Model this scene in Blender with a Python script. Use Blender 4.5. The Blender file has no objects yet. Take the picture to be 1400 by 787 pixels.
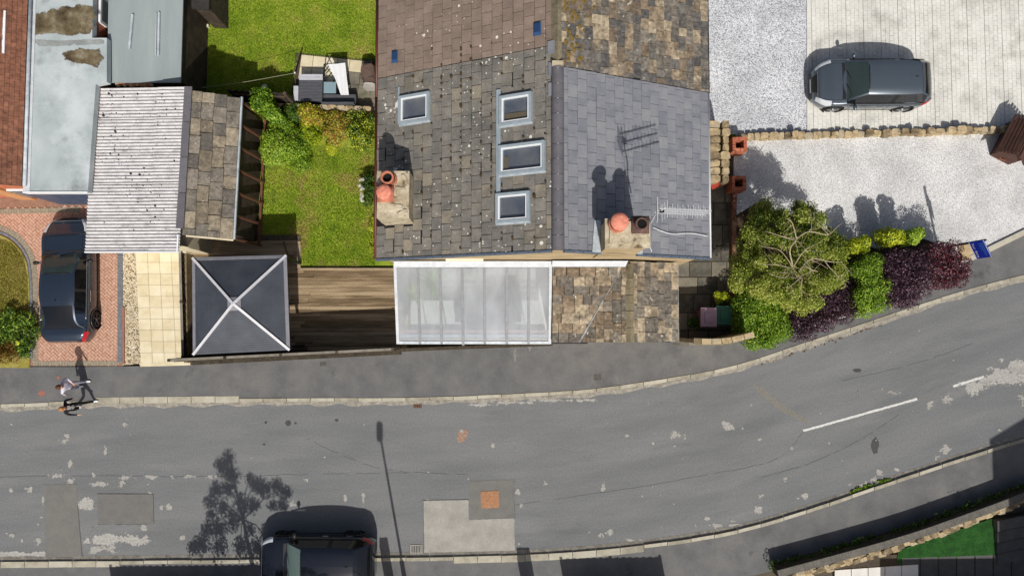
import bpy, math, random
from mathutils import Vector, Matrix, noise as mnoise
R = random.Random(7)
rad = math.radians
S = bpy.context.scene
COL = S.collection

# ------------------------------------------------------------------ camera, sky, sun, exposure
FPX, CX, CY = 1030.0, 700.0, 393.5          # focal length and centre, in pixels of a 1400 px wide picture
HC, TILT = 29.0, rad(2.89)
cam = bpy.data.cameras.new('camera'); cam.sensor_width = 36; cam.sensor_fit = 'HORIZONTAL'
cam.lens = FPX / 1400 * 36; cam.clip_end = 3000; cam.clip_start = 0.5
camo = bpy.data.objects.new('camera', cam); COL.objects.link(camo)
camo.location = (0, 0, HC); camo.rotation_euler = (TILT, 0, 0)
S.camera = camo

SUN_EL, SUN_AZ = rad(50), rad(169.5)        # azimuth clockwise from +Y
sdir = Vector((math.sin(SUN_AZ) * math.cos(SUN_EL), math.cos(SUN_AZ) * math.cos(SUN_EL), math.sin(SUN_EL)))
w = bpy.data.worlds.new('World'); S.world = w; w.use_nodes = True
nt = w.node_tree; bg = nt.nodes['Background']
sky = nt.nodes.new('ShaderNodeTexSky'); sky.sky_type = 'NISHITA'; sky.sun_disc = False
sky.sun_elevation = SUN_EL; sky.sun_rotation = SUN_AZ; sky.air_density = 1.0; sky.dust_density = 4.0; sky.ozone_density = 0.6
nt.links.new(sky.outputs[0], bg.inputs[0]); bg.inputs[1].default_value = 0.074
sl = bpy.data.lights.new('sun', 'SUN'); sl.energy = 4.25; sl.angle = rad(0.55); sl.color = (1.0, 0.955, 0.89)
so = bpy.data.objects.new('sun', sl); COL.objects.link(so); so.location = (8, -30, 40)
so.rotation_euler = (-sdir).to_track_quat('-Z', 'Y').to_euler()
S.view_settings.view_transform = 'Standard'; S.view_settings.look = 'None'
S.view_settings.exposure = 0.0; S.view_settings.gamma = 1.0
S.render.engine = 'CYCLES'

# ------------------------------------------------------------------ helpers
def ray(px, py):
    cx, cy = (px - CX) / FPX, (CY - py) / FPX
    return Vector((cx, cy * math.cos(TILT) + math.sin(TILT), cy * math.sin(TILT) - math.cos(TILT)))
def P(px, py, z=0.0):
    d = ray(px, py); t = (z - HC) / d.z
    return Vector((d.x * t, d.y * t, z))
def PP(px, py, o, n):                        # the point of a plane (o, n) seen at a pixel
    d = ray(px, py); c = Vector((0, 0, HC)); t = (o - c).dot(n) / d.dot(n)
    return c + d * t
def smooth(pts, n=8):
    pts = [tuple(p) for p in pts]; out = []
    for i in range(len(pts) - 1):
        p0 = pts[max(i - 1, 0)]; p1 = pts[i]; p2 = pts[i + 1]; p3 = pts[min(i + 2, len(pts) - 1)]
        for k in range(n):
            t = k / n
            out.append(tuple(0.5 * (2 * b + (c - a) * t + (2 * a - 5 * b + 4 * c - d) * t * t + (3 * b - a - 3 * c + d) * t ** 3)
                             for a, b, c, d in zip(p0, p1, p2, p3)))
    out.append(pts[-1]); return out
def inside(p, poly):
    x, y = p[0], p[1]; r = False; n = len(poly)
    for i in range(n):
        x1, y1 = poly[i][0], poly[i][1]; x2, y2 = poly[i - 1][0], poly[i - 1][1]
        if (y1 > y) != (y2 > y) and x < (x2 - x1) * (y - y1) / (y2 - y1) + x1: r = not r
    return r
def clip_half(poly, a, b):                   # keep what lies left of a->b
    out = []; n = len(poly)
    def sd(p): return (b[0] - a[0]) * (p[1] - a[1]) - (b[1] - a[1]) * (p[0] - a[0])
    for i in range(n):
        p, q = poly[i], poly[(i + 1) % n]; dp, dq = sd(p), sd(q)
        if dp >= 0: out.append(p)
        if (dp >= 0) != (dq >= 0):
            t = dp / (dp - dq); out.append((p[0] + (q[0] - p[0]) * t, p[1] + (q[1] - p[1]) * t))
    return out

LOC = {}
def adopt(o, parent):
    if parent is not None:
        o.parent = parent; o.matrix_parent_inverse = Matrix.Translation(-LOC[parent.name])
def tag(o, label=None, cat=None, group=None, kind=None):
    if label: o['label'] = label
    if cat: o['category'] = cat
    if group: o['group'] = group
    if kind: o['kind'] = kind
    return o
def thing(name, label, cat, loc=(0, 0, 0), group=None):
    o = bpy.data.objects.new(name, None); COL.objects.link(o); o.location = loc; o.empty_display_size = 0.2
    LOC[o.name] = Vector(loc); return tag(o, label, cat, group)
class MB:
    def __init__(s, M=None): s.v = []; s.f = []; s.m = []; s.M = M; s.uv = None; s.tint = None; s.mid = None
    def add(s, vs, fs, mi=0):
        b = len(s.v)
        for p in vs:
            p = Vector(p); s.v.append(s.M @ p if s.M else p)
        for f in fs: s.f.append([i + b for i in f]); s.m.append(mi)
        return s
    def quad(s, a, b, c, d, mi=0): return s.add([a, b, c, d], [(0, 1, 2, 3)], mi)
    def box(s, x0, x1, y0, y1, z0, z1, mi=0):
        return s.add([(x0, y0, z0), (x1, y0, z0), (x1, y1, z0), (x0, y1, z0), (x0, y0, z1), (x1, y0, z1), (x1, y1, z1), (x0, y1, z1)],
                     [(0, 3, 2, 1), (4, 5, 6, 7), (0, 1, 5, 4), (1, 2, 6, 5), (2, 3, 7, 6), (3, 0, 4, 7)], mi)
    def prism(s, poly, z0, z1, mi=0):        # poly of 2d points, ccw or cw, extruded up
        a = sum(poly[i][0] * poly[(i + 1) % len(poly)][1] - poly[(i + 1) % len(poly)][0] * poly[i][1] for i in range(len(poly)))
        if a < 0: poly = poly[::-1]
        n = len(poly)
        return s.add([(p[0], p[1], z0) for p in poly] + [(p[0], p[1], z1) for p in poly],
                     [list(range(n - 1, -1, -1)), list(range(n, 2 * n))] + [(i, (i + 1) % n, n + (i + 1) % n, n + i) for i in range(n)], mi)
    def slab(s, top, th, mi=0):              # 3d polygon, thickened downwards
        n = len(top); top = [Vector(p) for p in top]
        nn = (top[1] - top[0]).cross(top[2] - top[0])
        if nn.z < 0: top = top[::-1]
        bot = [p - Vector((0, 0, th)) for p in top]
        return s.add(bot + top, [list(range(n - 1, -1, -1)), list(range(n, 2 * n))] + [(i, (i + 1) % n, n + (i + 1) % n, n + i) for i in range(n)], mi)
    def bar(s, a, b, wd, h, mi=0, up=(0, 0, 1)):   # rectangular bar from a to b, width wd, height h, centred
        a = Vector(a); b = Vector(b); d = (b - a).normalized(); up = Vector(up)
        sd = d.cross(up)
        if sd.length < 1e-4: sd = d.cross(Vector((1, 0, 0)))
        sd.normalize(); u = sd.cross(d); sd = sd * wd / 2; u = u * h / 2
        return s.add([a - sd - u, a + sd - u, a + sd + u, a - sd + u, b - sd - u, b + sd - u, b + sd + u, b - sd + u],
                     [(0, 1, 2, 3), (7, 6, 5, 4), (0, 4, 5, 1), (1, 5, 6, 2), (2, 6, 7, 3), (3, 7, 4, 0)], mi)
    def tube(s, pts, rs, n=8, mi=0, caps=True):
        pts = [Vector(p) for p in pts]
        if not hasattr(rs, '__len__'): rs = [rs] * len(pts)
        vs = []; prev = None
        for i, p in enumerate(pts):
            d = (pts[min(i + 1, len(pts) - 1)] - pts[max(i - 1, 0)]).normalized()
            a = d.cross(Vector((0, 0, 1))) if prev is None else prev - d * prev.dot(d)
            if a.length < 1e-3: a = d.cross(Vector((1, 0, 0)))
            a.normalize(); prev = a; b = d.cross(a)
            for k in range(n):
                t = 2 * math.pi * k / n; vs.append(p + (a * math.cos(t) + b * math.sin(t)) * rs[i])
        fs = [(i * n + k, i * n + (k + 1) % n, (i + 1) * n + (k + 1) % n, (i + 1) * n + k) for i in range(len(pts) - 1) for k in range(n)]
        if caps: fs += [tuple(range(n - 1, -1, -1)), tuple(range((len(pts) - 1) * n, len(pts) * n))]
        return s.add(vs, fs, mi)
    def lathe(s, prof, c=(0, 0, 0), n=20, mi=0, axis='z'):   # prof: (r, z) list
        vs = []
        for r, z in prof:
            for k in range(n):
                t = 2 * math.pi * k / n; x, y = r * math.cos(t), r * math.sin(t)
                vs.append((c[0] + x, c[1] + y, c[2] + z) if axis == 'z' else (c[0] + x, c[1] + z, c[2] + y))
        m = len(prof)
        return s.add(vs, [(i * n + k, i * n + (k + 1) % n, (i + 1) * n + (k + 1) % n, (i + 1) * n + k) for i in range(m - 1) for k in range(n)], mi)
    def ball(s, c, rx, ry, rz, mi=0, n=10, m=7):
        prof = [(math.sin(math.pi * i / m), -math.cos(math.pi * i / m)) for i in range(m + 1)]
        vs = []
        for r, z in prof:
            for k in range(n):
                t = 2 * math.pi * k / n; vs.append((c[0] + rx * r * math.cos(t), c[1] + ry * r * math.sin(t), c[2] + rz * z))
        return s.add(vs, [(i * n + k, i * n + (k + 1) % n, (i + 1) * n + (k + 1) % n, (i + 1) * n + k) for i in range(m) for k in range(n)], mi)
    def rock(s, c, sx, sy, sz, ang=0, mi=0, rr=R, ch=.78, wob=.09):           # an uneven, chamfered block
        vs = []; ca, sa = math.cos(ang), math.sin(ang)
        for z, k in ((0, 1.0), (0.72 if ch < .85 else 1 - .04 / sz, 1.0), (1.0, ch)):
            for x, y in ((-1, -.62), (-.66, -1), (.66, -1), (1, -.62), (1, .62), (.66, 1), (-.66, 1), (-1, .62)):
                X = x * sx * k * rr.uniform(1 - wob, 1 + wob * .8); Y = y * sy * k * rr.uniform(1 - wob, 1 + wob * .8)
                vs.append((c[0] + X * ca - Y * sa, c[1] + X * sa + Y * ca, c[2] + z * sz + min(sz, .3) * z * rr.uniform(-.1, .1)))
        fs = [tuple(range(16, 24))] + [(i * 8 + k, i * 8 + (k + 1) % 8, (i + 1) * 8 + (k + 1) % 8, (i + 1) * 8 + k) for i in range(2) for k in range(8)]
        return s.add(vs, fs, mi)
    def build(s, name, mat, parent=None, sm=False, label=None, cat=None, group=None, kind=None, base=None):
        vs = s.v
        if base is None:
            xs = [p.x for p in vs]; ys = [p.y for p in vs]; zs = [p.z for p in vs]
            base = Vector(((min(xs) + max(xs)) / 2, (min(ys) + max(ys)) / 2, min(zs)))
        base = Vector(base)
        me = bpy.data.meshes.new(name); me.from_pydata([p - base for p in vs], [], s.f)
        for mt in (mat if isinstance(mat, (list, tuple)) else [mat]): me.materials.append(mt)
        if any(s.m): me.polygons.foreach_set('material_index', s.m)
        if sm: me.polygons.foreach_set('use_smooth', [True] * len(s.f))
        if s.uv:
            l = me.uv_layers.new(name='uv')
            for lp in me.loops: l.data[lp.index].uv = s.uv[lp.vertex_index]
        if s.tint:
            a = me.attributes.new('tint', 'FLOAT', 'FACE'); a.data.foreach_set('value', s.tint)
        if s.mid:
            a = me.attributes.new('mid', 'FLOAT', 'POINT'); a.data.foreach_set('value', s.mid)
        me.update()
        o = bpy.data.objects.new(name, me); COL.objects.link(o); o.location = base
        LOC[o.name] = base; adopt(o, parent)
        return tag(o, label, cat, group, kind)
def struct(name, mb, mat, label=None, parent=None, sm=False):
    return mb.build(name, mat, parent, sm, kind=None if parent else 'structure', label=label)

# ------------------------------------------------------------------ materials
def lin(r, g, b, k=0.86):
    f = lambda c: (c / 255 / 12.92 if c <= 10 else ((c / 255 + .055) / 1.055) ** 2.4)
    return (min(f(r) * k, .85), min(f(g) * k, .85), min(f(b) * k, .85), 1)
def mat(name, cols, scale=6, rough=.85, bump=0.0, bscale=40, rand=0.0, detail=5, dist=0.0, specks=(), metal=0.0, spec=0.35,
        stretch=None, uv=False, hue=0.0, coat=0.0, fine=None, blotch=None):
    """cols: colours spread over a noise ramp; rand: brightness change per object; specks: (colour, scale, size);
    fine: (scale, amount) grain; blotch: (colour, scale, lo, hi) large stains"""
    m = bpy.data.materials.new(name); m.use_nodes = True; n = m.node_tree.nodes; L = m.node_tree.links
    b = n['Principled BSDF']; b.inputs['Roughness'].default_value = rough; b.inputs['Metallic'].default_value = metal
    b.inputs['Specular IOR Level'].default_value = spec
    if coat: b.inputs['Coat Weight'].default_value = coat; b.inputs['Coat Roughness'].default_value = .04
    if uv: co = n.new('ShaderNodeUVMap').outputs[0]
    else: co = n.new('ShaderNodeNewGeometry').outputs['Position']
    if stretch:
        mp = n.new('ShaderNodeMapping'); mp.inputs['Scale'].default_value = stretch; L.new(co, mp.inputs[0]); co2 = mp.outputs[0]
    else: co2 = co
    if len(cols) == 1: cols = [cols[0], cols[0]]
    oi = n.new('ShaderNodeObjectInfo')
    tex = n.new('ShaderNodeTexNoise'); tex.inputs['Scale'].default_value = scale; tex.inputs['Detail'].default_value = detail
    tex.inputs['Roughness'].default_value = .62; tex.inputs['Distortion'].default_value = dist
    L.new(co2, tex.inputs['Vector'])
    rp = n.new('ShaderNodeValToRGB'); els = rp.color_ramp.elements
    while len(els) < len(cols): els.new(.5)
    for i, c in enumerate(cols): els[i].position = .3 + .4 * i / (len(cols) - 1); els[i].color = c
    if rand:                                  # each piece starts elsewhere on the ramp
        ma = n.new('ShaderNodeMath'); ma.operation = 'MULTIPLY_ADD'; L.new(oi.outputs['Random'], ma.inputs[0])
        ma.inputs[1].default_value = rand; ma2 = n.new('ShaderNodeMath'); ma2.operation = 'SUBTRACT'; ma2.inputs[1].default_value = rand / 2
        L.new(tex.outputs[0], ma2.inputs[0]); L.new(ma2.outputs[0], ma.inputs[2]); L.new(ma.outputs[0], rp.inputs[0])
    else: L.new(tex.outputs[0], rp.inputs[0])
    cur = rp.outputs[0]
    def mix(fac, col, cur, blend='MIX'):
        x = n.new('ShaderNodeMixRGB'); x.blend_type = blend
        if hasattr(fac, 'default_value') and not isinstance(fac, float): L.new(fac, x.inputs[0])
        else: x.inputs[0].default_value = fac
        L.new(cur, x.inputs[1])
        if isinstance(col, tuple): x.inputs[2].default_value = col
        else: L.new(col, x.inputs[2])
        return x.outputs[0]
    if blotch:
        for col, sc, lo, hi in (blotch if isinstance(blotch, list) else [blotch]):
            t = n.new('ShaderNodeTexNoise'); t.inputs['Scale'].default_value = sc; t.inputs['Detail'].default_value = 6; t.inputs['Roughness'].default_value = .65
            L.new(co2, t.inputs['Vector']); mr = n.new('ShaderNodeMapRange'); mr.inputs[1].default_value = lo; mr.inputs[2].default_value = hi
            L.new(t.outputs[0], mr.inputs[0]); cur = mix(mr.outputs[0], col, cur)
    if fine:
        t = n.new('ShaderNodeTexNoise'); t.inputs['Scale'].default_value = fine[0]; t.inputs['Detail'].default_value = 2; L.new(co, t.inputs['Vector'])
        mr = n.new('ShaderNodeMapRange'); mr.inputs[1].default_value = .3; mr.inputs[2].default_value = .7
        mr.inputs[3].default_value = 1 - fine[1]; mr.inputs[4].default_value = 1 + fine[1]; L.new(t.outputs[0], mr.inputs[0])
        cur = mix(1.0, mr.outputs[0], cur, 'MULTIPLY')
    for col, sc, size in specks:
        t = n.new('ShaderNodeTexVoronoi'); t.inputs['Scale'].default_value = sc; L.new(co, t.inputs['Vector'])
        sep = n.new('ShaderNodeSeparateColor'); L.new(t.outputs['Color'], sep.inputs[0])
        pw = n.new('ShaderNodeMath'); pw.operation = 'POWER'; pw.inputs[1].default_value = 3; L.new(sep.outputs[0], pw.inputs[0])
        mu = n.new('ShaderNodeMath'); mu.operation = 'MULTIPLY'; mu.inputs[1].default_value = size; L.new(pw.outputs[0], mu.inputs[0])
        cn = n.new('ShaderNodeTexNoise'); cn.inputs['Scale'].default_value = .55; cn.inputs['Detail'].default_value = 4; L.new(co, cn.inputs['Vector'])
        cm = n.new('ShaderNodeMapRange'); cm.inputs[1].default_value = .4; cm.inputs[2].default_value = .66; cm.inputs[3].default_value = .25; cm.inputs[4].default_value = 1.25; L.new(cn.outputs[0], cm.inputs[0])
        mu2 = n.new('ShaderNodeMath'); mu2.operation = 'MULTIPLY'; L.new(mu.outputs[0], mu2.inputs[0]); L.new(cm.outputs[0], mu2.inputs[1]); mu = mu2
        lt = n.new('ShaderNodeMath'); lt.operation = 'LESS_THAN'; L.new(t.outputs['Distance'], lt.inputs[0]); L.new(mu.outputs[0], lt.inputs[1])
        cur = mix(lt.outputs[0], col, cur)
    L.new(cur, b.inputs['Base Color'])
    if bump:
        t = n.new('ShaderNodeTexNoise'); t.inputs['Scale'].default_value = bscale; t.inputs['Detail'].default_value = 4; L.new(co, t.inputs['Vector'])
        bp = n.new('ShaderNodeBump'); bp.inputs['Strength'].default_value = min(bump * 10, 1); bp.inputs['Distance'].default_value = bump * .1
        L.new(t.outputs[0], bp.inputs['Height']); L.new(bp.outputs[0], b.inputs['Normal'])
    return m
def plain(name, c, rough=.6, metal=0, spec=.4, coat=0): return mat(name, [tuple(x * .94 for x in c[:3]) + (1,), c], 9, rough, metal=metal, spec=spec, coat=coat)
def gravel_mat(name, cols, scale, bump=.05):
    m = bpy.data.materials.new(name); m.use_nodes = True; n = m.node_tree.nodes; L = m.node_tree.links; b = n['Principled BSDF']
    b.inputs['Roughness'].default_value = .9; co = n.new('ShaderNodeNewGeometry').outputs['Position']
    v = n.new('ShaderNodeTexVoronoi'); v.inputs['Scale'].default_value = scale; L.new(co, v.inputs['Vector'])
    sep = n.new('ShaderNodeSeparateColor'); L.new(v.outputs['Color'], sep.inputs[0])
    rp = n.new('ShaderNodeValToRGB'); els = rp.color_ramp.elements
    while len(els) < len(cols): els.new(.5)
    for i, c in enumerate(cols): els[i].position = i / (len(cols) - 1); els[i].color = c
    L.new(sep.outputs[0], rp.inputs[0])
    t = n.new('ShaderNodeTexNoise'); t.inputs['Scale'].default_value = .7; t.inputs['Detail'].default_value = 6; L.new(co, t.inputs['Vector'])
    mr = n.new('ShaderNodeMapRange'); mr.inputs[1].default_value = .3; mr.inputs[2].default_value = .7; mr.inputs[3].default_value = .78; mr.inputs[4].default_value = 1.1
    L.new(t.outputs[0], mr.inputs[0])
    x = n.new('ShaderNodeMixRGB'); x.blend_type = 'MULTIPLY'; x.inputs[0].default_value = 1; L.new(rp.outputs[0], x.inputs[1]); L.new(mr.outputs[0], x.inputs[2])
    L.new(x.outputs[0], b.inputs['Base Color'])
    bp = n.new('ShaderNodeBump'); bp.inputs['Strength'].default_value = .9; bp.inputs['Distance'].default_value = bump; bp.invert = True
    L.new(v.outputs['Distance'], bp.inputs['Height']); L.new(bp.outputs[0], b.inputs['Normal'])
    return m
def leaf_mat(name, cols, trans=.35, rough=.5):
    m = bpy.data.materials.new(name); m.use_nodes = True; n = m.node_tree.nodes; L = m.node_tree.links; b = n['Principled BSDF']
    a = n.new('ShaderNodeAttribute'); a.attribute_name = 'tint'
    rp = n.new('ShaderNodeValToRGB'); els = rp.color_ramp.elements
    while len(els) < len(cols): els.new(.5)
    for i, c in enumerate(cols): els[i].position = i / (len(cols) - 1); els[i].color = c
    L.new(a.outputs['Fac'], rp.inputs[0]); L.new(rp.outputs[0], b.inputs['Base Color']); b.inputs['Roughness'].default_value = rough
    b.inputs['Specular IOR Level'].default_value = .3
    tr = n.new('ShaderNodeBsdfTranslucent'); L.new(rp.outputs[0], tr.inputs[0])
    mx = n.new('ShaderNodeMixShader'); mx.inputs[0].default_value = trans; L.new(b.outputs[0], mx.inputs[1]); L.new(tr.outputs[0], mx.inputs[2])
    L.new(mx.outputs[0], n['Material Output'].inputs['Surface'])
    return m
def worn_mat(name, cols, scale=14, lo=.36, hi=.62, rough=.95, csc=12):
    """a film that breaks up in a ragged, grainy way towards its rim (point attribute 'mid': 1 inside, 0 at the rim)"""
    m = mat(name, cols, csc, rough, .03, 80, fine=(30, .2)); n = m.node_tree.nodes; L = m.node_tree.links; out = n['Material Output']; b = n['Principled BSDF']
    co = n.new('ShaderNodeNewGeometry').outputs['Position']; t = n.new('ShaderNodeTexNoise'); t.inputs['Scale'].default_value = scale; t.inputs['Detail'].default_value = 9; t.inputs['Roughness'].default_value = .7; L.new(co, t.inputs['Vector'])
    t2 = n.new('ShaderNodeTexNoise'); t2.inputs['Scale'].default_value = scale * .3; t2.inputs['Detail'].default_value = 3; L.new(co, t2.inputs['Vector'])
    av = n.new('ShaderNodeMath'); av.operation = 'ADD'; L.new(t.outputs[0], av.inputs[0]); L.new(t2.outputs[0], av.inputs[1]); hf = n.new('ShaderNodeMath'); hf.operation = 'MULTIPLY'; hf.inputs[1].default_value = .5; L.new(av.outputs[0], hf.inputs[0])
    a = n.new('ShaderNodeAttribute'); a.attribute_name = 'mid'; mr = n.new('ShaderNodeMapRange'); mr.inputs[3].default_value = hi; mr.inputs[4].default_value = lo; L.new(a.outputs['Fac'], mr.inputs[0])
    gt = n.new('ShaderNodeMath'); gt.operation = 'SUBTRACT'; L.new(hf.outputs[0], gt.inputs[0]); L.new(mr.outputs[0], gt.inputs[1])
    sm_ = n.new('ShaderNodeMapRange'); sm_.inputs[1].default_value = -.012; sm_.inputs[2].default_value = .03; L.new(gt.outputs[0], sm_.inputs[0])
    tr = n.new('ShaderNodeBsdfTransparent'); mx = n.new('ShaderNodeMixShader'); L.new(sm_.outputs[0], mx.inputs[0]); L.new(tr.outputs[0], mx.inputs[1]); L.new(b.outputs[0], mx.inputs[2]); L.new(mx.outputs[0], out.inputs['Surface'])
    return m
def glass_mat(name, tint, clear, rough=.06, haze=None):
    """clear: how much passes straight through; the rest is the glossy tinted pane (haze = film colour for dirt and sky reflections)"""
    m = bpy.data.materials.new(name); m.use_nodes = True; n = m.node_tree.nodes; L = m.node_tree.links; b = n['Principled BSDF']
    b.inputs['Base Color'].default_value = tint; b.inputs['Roughness'].default_value = rough; b.inputs['Specular IOR Level'].default_value = .6
    t = n.new('ShaderNodeBsdfTransparent'); t.inputs[0].default_value = (.89, .92, .93, 1)
    mx = n.new('ShaderNodeMixShader')
    if haze:
        co = n.new('ShaderNodeNewGeometry').outputs['Position']; mp = n.new('ShaderNodeMapping'); mp.inputs['Scale'].default_value = (1.4, .55, 1); L.new(co, mp.inputs[0])
        x = n.new('ShaderNodeTexNoise'); x.inputs['Scale'].default_value = .7; x.inputs['Detail'].default_value = 3; x.inputs['Distortion'].default_value = .3; L.new(mp.outputs[0], x.inputs['Vector'])
        mr = n.new('ShaderNodeMapRange'); mr.inputs[1].default_value = .3; mr.inputs[2].default_value = .68
        mr.inputs[3].default_value = clear + .1; mr.inputs[4].default_value = clear - .16; L.new(x.outputs[0], mr.inputs[0]); L.new(mr.outputs[0], mx.inputs[0])
        b.inputs['Base Color'].default_value = haze
        tl = n.new('ShaderNodeBsdfTranslucent'); tl.inputs[0].default_value = haze
        m2 = n.new('ShaderNodeMixShader'); m2.inputs[0].default_value = .5; L.new(b.outputs[0], m2.inputs[1]); L.new(tl.outputs[0], m2.inputs[2])
        L.new(m2.outputs[0], mx.inputs[1])
    else:
        mx.inputs[0].default_value = clear; L.new(b.outputs[0], mx.inputs[1])
    L.new(t.outputs[0], mx.inputs[2]); L.new(mx.outputs[0], n['Material Output'].inputs['Surface'])
    return m
m_ground = mat('packed_earth', [lin(70, 64, 54), lin(96, 88, 74)], 2, fine=(60, .3))
m_road = mat('worn_asphalt', [lin(108, 110, 111), lin(116, 118, 119), lin(124, 125, 125)], 1.0, .9, .05, 70, stretch=(.22, 1.1, 1), uv=True, detail=8,
             specks=[(lin(150, 149, 144), 5, .12), (lin(72, 72, 72), 4, .10)],
             blotch=[(lin(134, 135, 134), .6, .54, .82), (lin(98, 101, 103), .9, .56, .82)], fine=(17, .13))
m_pave = mat('pavement_asphalt', [lin(94, 94, 95), lin(106, 106, 106), lin(116, 115, 113)], 1.2, .9, .03, 90, detail=6,
             specks=[(lin(215, 212, 205), 1.6, .03)], blotch=[(lin(126, 124, 120), .45, .58, .8), (lin(78, 78, 79), .7, .64, .74)], fine=(34, .12))
m_kerb = mat('kerb_concrete', [lin(148, 143, 127), lin(174, 168, 150), lin(188, 183, 167)], 3, .9, .03, 60, rand=.35, fine=(45, .14))
m_channel = mat('channel_grit', [lin(112, 108, 100), lin(160, 155, 144)], 5, .95, .04, 60, fine=(30, .25))
m_patch_dark = mat('asphalt_repair', [lin(110, 109, 106), lin(122, 120, 115)], 2, .9, .03, 90, fine=(40, .12), rand=.2)
m_patch_pale = mat('concrete_repair', [lin(146, 143, 136), lin(170, 167, 159)], 1.6, .9, .03, 60, fine=(30, .12), blotch=(lin(112, 106, 98), 1.2, .64, .8))
m_worn = mat('exposed_pale_aggregate', [lin(160, 158, 152), lin(192, 190, 184)], 12, .95, .03, 80, fine=(30, .2))
m_paint = mat('road_paint', [lin(190, 190, 186), lin(226, 226, 222)], 14, .8, fine=(30, .2), blotch=(lin(130, 131, 130), 6, .6, .66))
m_rust = mat('rusty_iron', [lin(150, 104, 74), lin(180, 136, 100)], 20, .8, .05, 60, fine=(40, .2))
m_iron = mat('cast_iron', [lin(70, 68, 64), lin(96, 92, 86)], 20, .7, .04, 60)
m_lawn = mat('lawn', [lin(96, 118, 20), lin(132, 152, 36), lin(170, 174, 68)], .9, .95, .06, 60, detail=8, blotch=[(lin(150, 128, 74), 1.1, .56, .74), (lin(70, 100, 16), .9, .56, .72)], fine=(20, .28))
m_lawn_dry = mat('dry_lawn', [lin(124, 120, 48), lin(150, 142, 66), lin(168, 156, 92)], 1.2, .95, .06, 60, detail=8, fine=(20, .25))
m_turf = mat('artificial_turf', [lin(20, 58, 16), lin(30, 78, 24), lin(44, 92, 34)], 3, .95, .05, 60, fine=(18, .35))
m_gravel_grey = gravel_mat('silver_gravel', [lin(124, 128, 134), lin(190, 195, 202), lin(214, 217, 222), lin(240, 240, 242)], 30, .02)
m_gravel_pale = gravel_mat('cream_gravel', [lin(168, 166, 162), lin(208, 208, 206), lin(222, 223, 223), lin(238, 239, 240)], 42, .014)
m_gravel_tan = gravel_mat('tan_pebbles', [lin(96, 82, 62), lin(196, 176, 140), lin(222, 206, 172), lin(240, 232, 214)], 22)
m_block_pale = mat('pale_block_paving', [lin(186, 185, 178), lin(214, 213, 206), lin(226, 225, 219)], 1.3, .9, .02, 60, fine=(14, .07), blotch=(lin(168, 164, 152), .6, .62, .8))
m_joint_pale = mat('sandy_joint', [lin(168, 165, 156), lin(190, 187, 178)], 6, .95)
m_brick_pave = mat('red_block_paving', [lin(176, 132, 110), lin(198, 156, 134), lin(204, 170, 148)], 7, .9, .02, 60, fine=(9, .14))
m_sett = mat('grey_setts', [lin(136, 128, 110), lin(160, 150, 132)], 10, .9, .02, fine=(9, .12))
m_sett_blue = mat('blue_grey_setts', [lin(104, 108, 116), lin(128, 132, 138)], 10, .9, .02, fine=(9, .12))
m_joint_red = mat('red_sand_joint', [lin(136, 104, 88), lin(158, 124, 104)], 8, .95)
m_joint = mat('dark_joint', [lin(66, 58, 50), lin(90, 80, 68)], 8, .95)
m_slab_cream = mat('cream_paving_slab', [lin(210, 197, 163), lin(222, 211, 180), lin(229, 220, 193)], 2.5, .9, .02, rand=.35, fine=(30, .05))
m_slab_grey = mat('old_stone_flag', [lin(84, 82, 74), lin(110, 106, 95), lin(130, 123, 107)], 2.6, .9, .04, 30, rand=.4, fine=(25, .16), blotch=(lin(76, 84, 56), 1.6, .6, .8))
m_slab_dark = mat('shade_dark_slab', [lin(84, 84, 84), lin(100, 99, 98)], 3, .9, .02, rand=.3, fine=(30, .1))  # shade lying on the terrace is put into this dark slab colour
m_slab_white = mat('white_paving_slab', [lin(214, 212, 206), lin(232, 230, 226)], 3, .9, .02, rand=.2, fine=(30, .06))
STONE = [lin(122, 108, 84), lin(160, 142, 110), lin(188, 168, 132), lin(170, 158, 134)]
m_stone = mat('sandstone', STONE, 3, .92, .06, 26, rand=.45, fine=(20, .2), blotch=(lin(84, 74, 60), 2.2, .6, .72))
m_stonewall = mat('coursed_sandstone', [lin(150, 130, 98), lin(186, 164, 126), lin(206, 188, 152)], 2.4, .92, .06, 26, stretch=(.5, 1, 3), fine=(18, .18))

def sheet(name, pts, z, m, label=None, parent=None, sm=False):
    mb = MB(); vs = [P(x, y, z) for x, y in pts]; a = sum(vs[i].x * vs[i - 1].y - vs[i - 1].x * vs[i].y for i in range(len(vs)))
    if a > 0: vs = vs[::-1]
    mb.add(vs, [list(range(len(vs)))]); return struct(name, mb, m, label, parent, sm)
def strip(A, B, z, nb=1, z2=None):
    """mesh between two pixel curves of the same count, with uv in metres along and across"""
    mb = MB(); uv = []; d = 0; fs = []; vs = []; prev = None
    for i, (a, b) in enumerate(zip(A, B)):
        pa, pb = P(a[0], a[1], z), P(b[0], b[1], z if z2 is None else z2); mid = (pa + pb) / 2
        if prev is not None: d += (mid - prev).length
        prev = mid; wd = (pb - pa).length
        for k in range(nb + 1): vs.append(pa.lerp(pb, k / nb)); uv.append((d, wd * k / nb))
    n = nb + 1
    for i in range(len(A) - 1):
        for k in range(nb): fs.append((i * n + k, (i + 1) * n + k, (i + 1) * n + k + 1, i * n + k + 1))
    mb.add(vs, fs); mb.uv = uv
    f0 = fs[0]; nn = (vs[f0[1]] - vs[f0[0]]).cross(vs[f0[2]] - vs[f0[0]])
    if nn.z < 0: mb.f = [f[::-1] for f in mb.f]
    return mb
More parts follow.
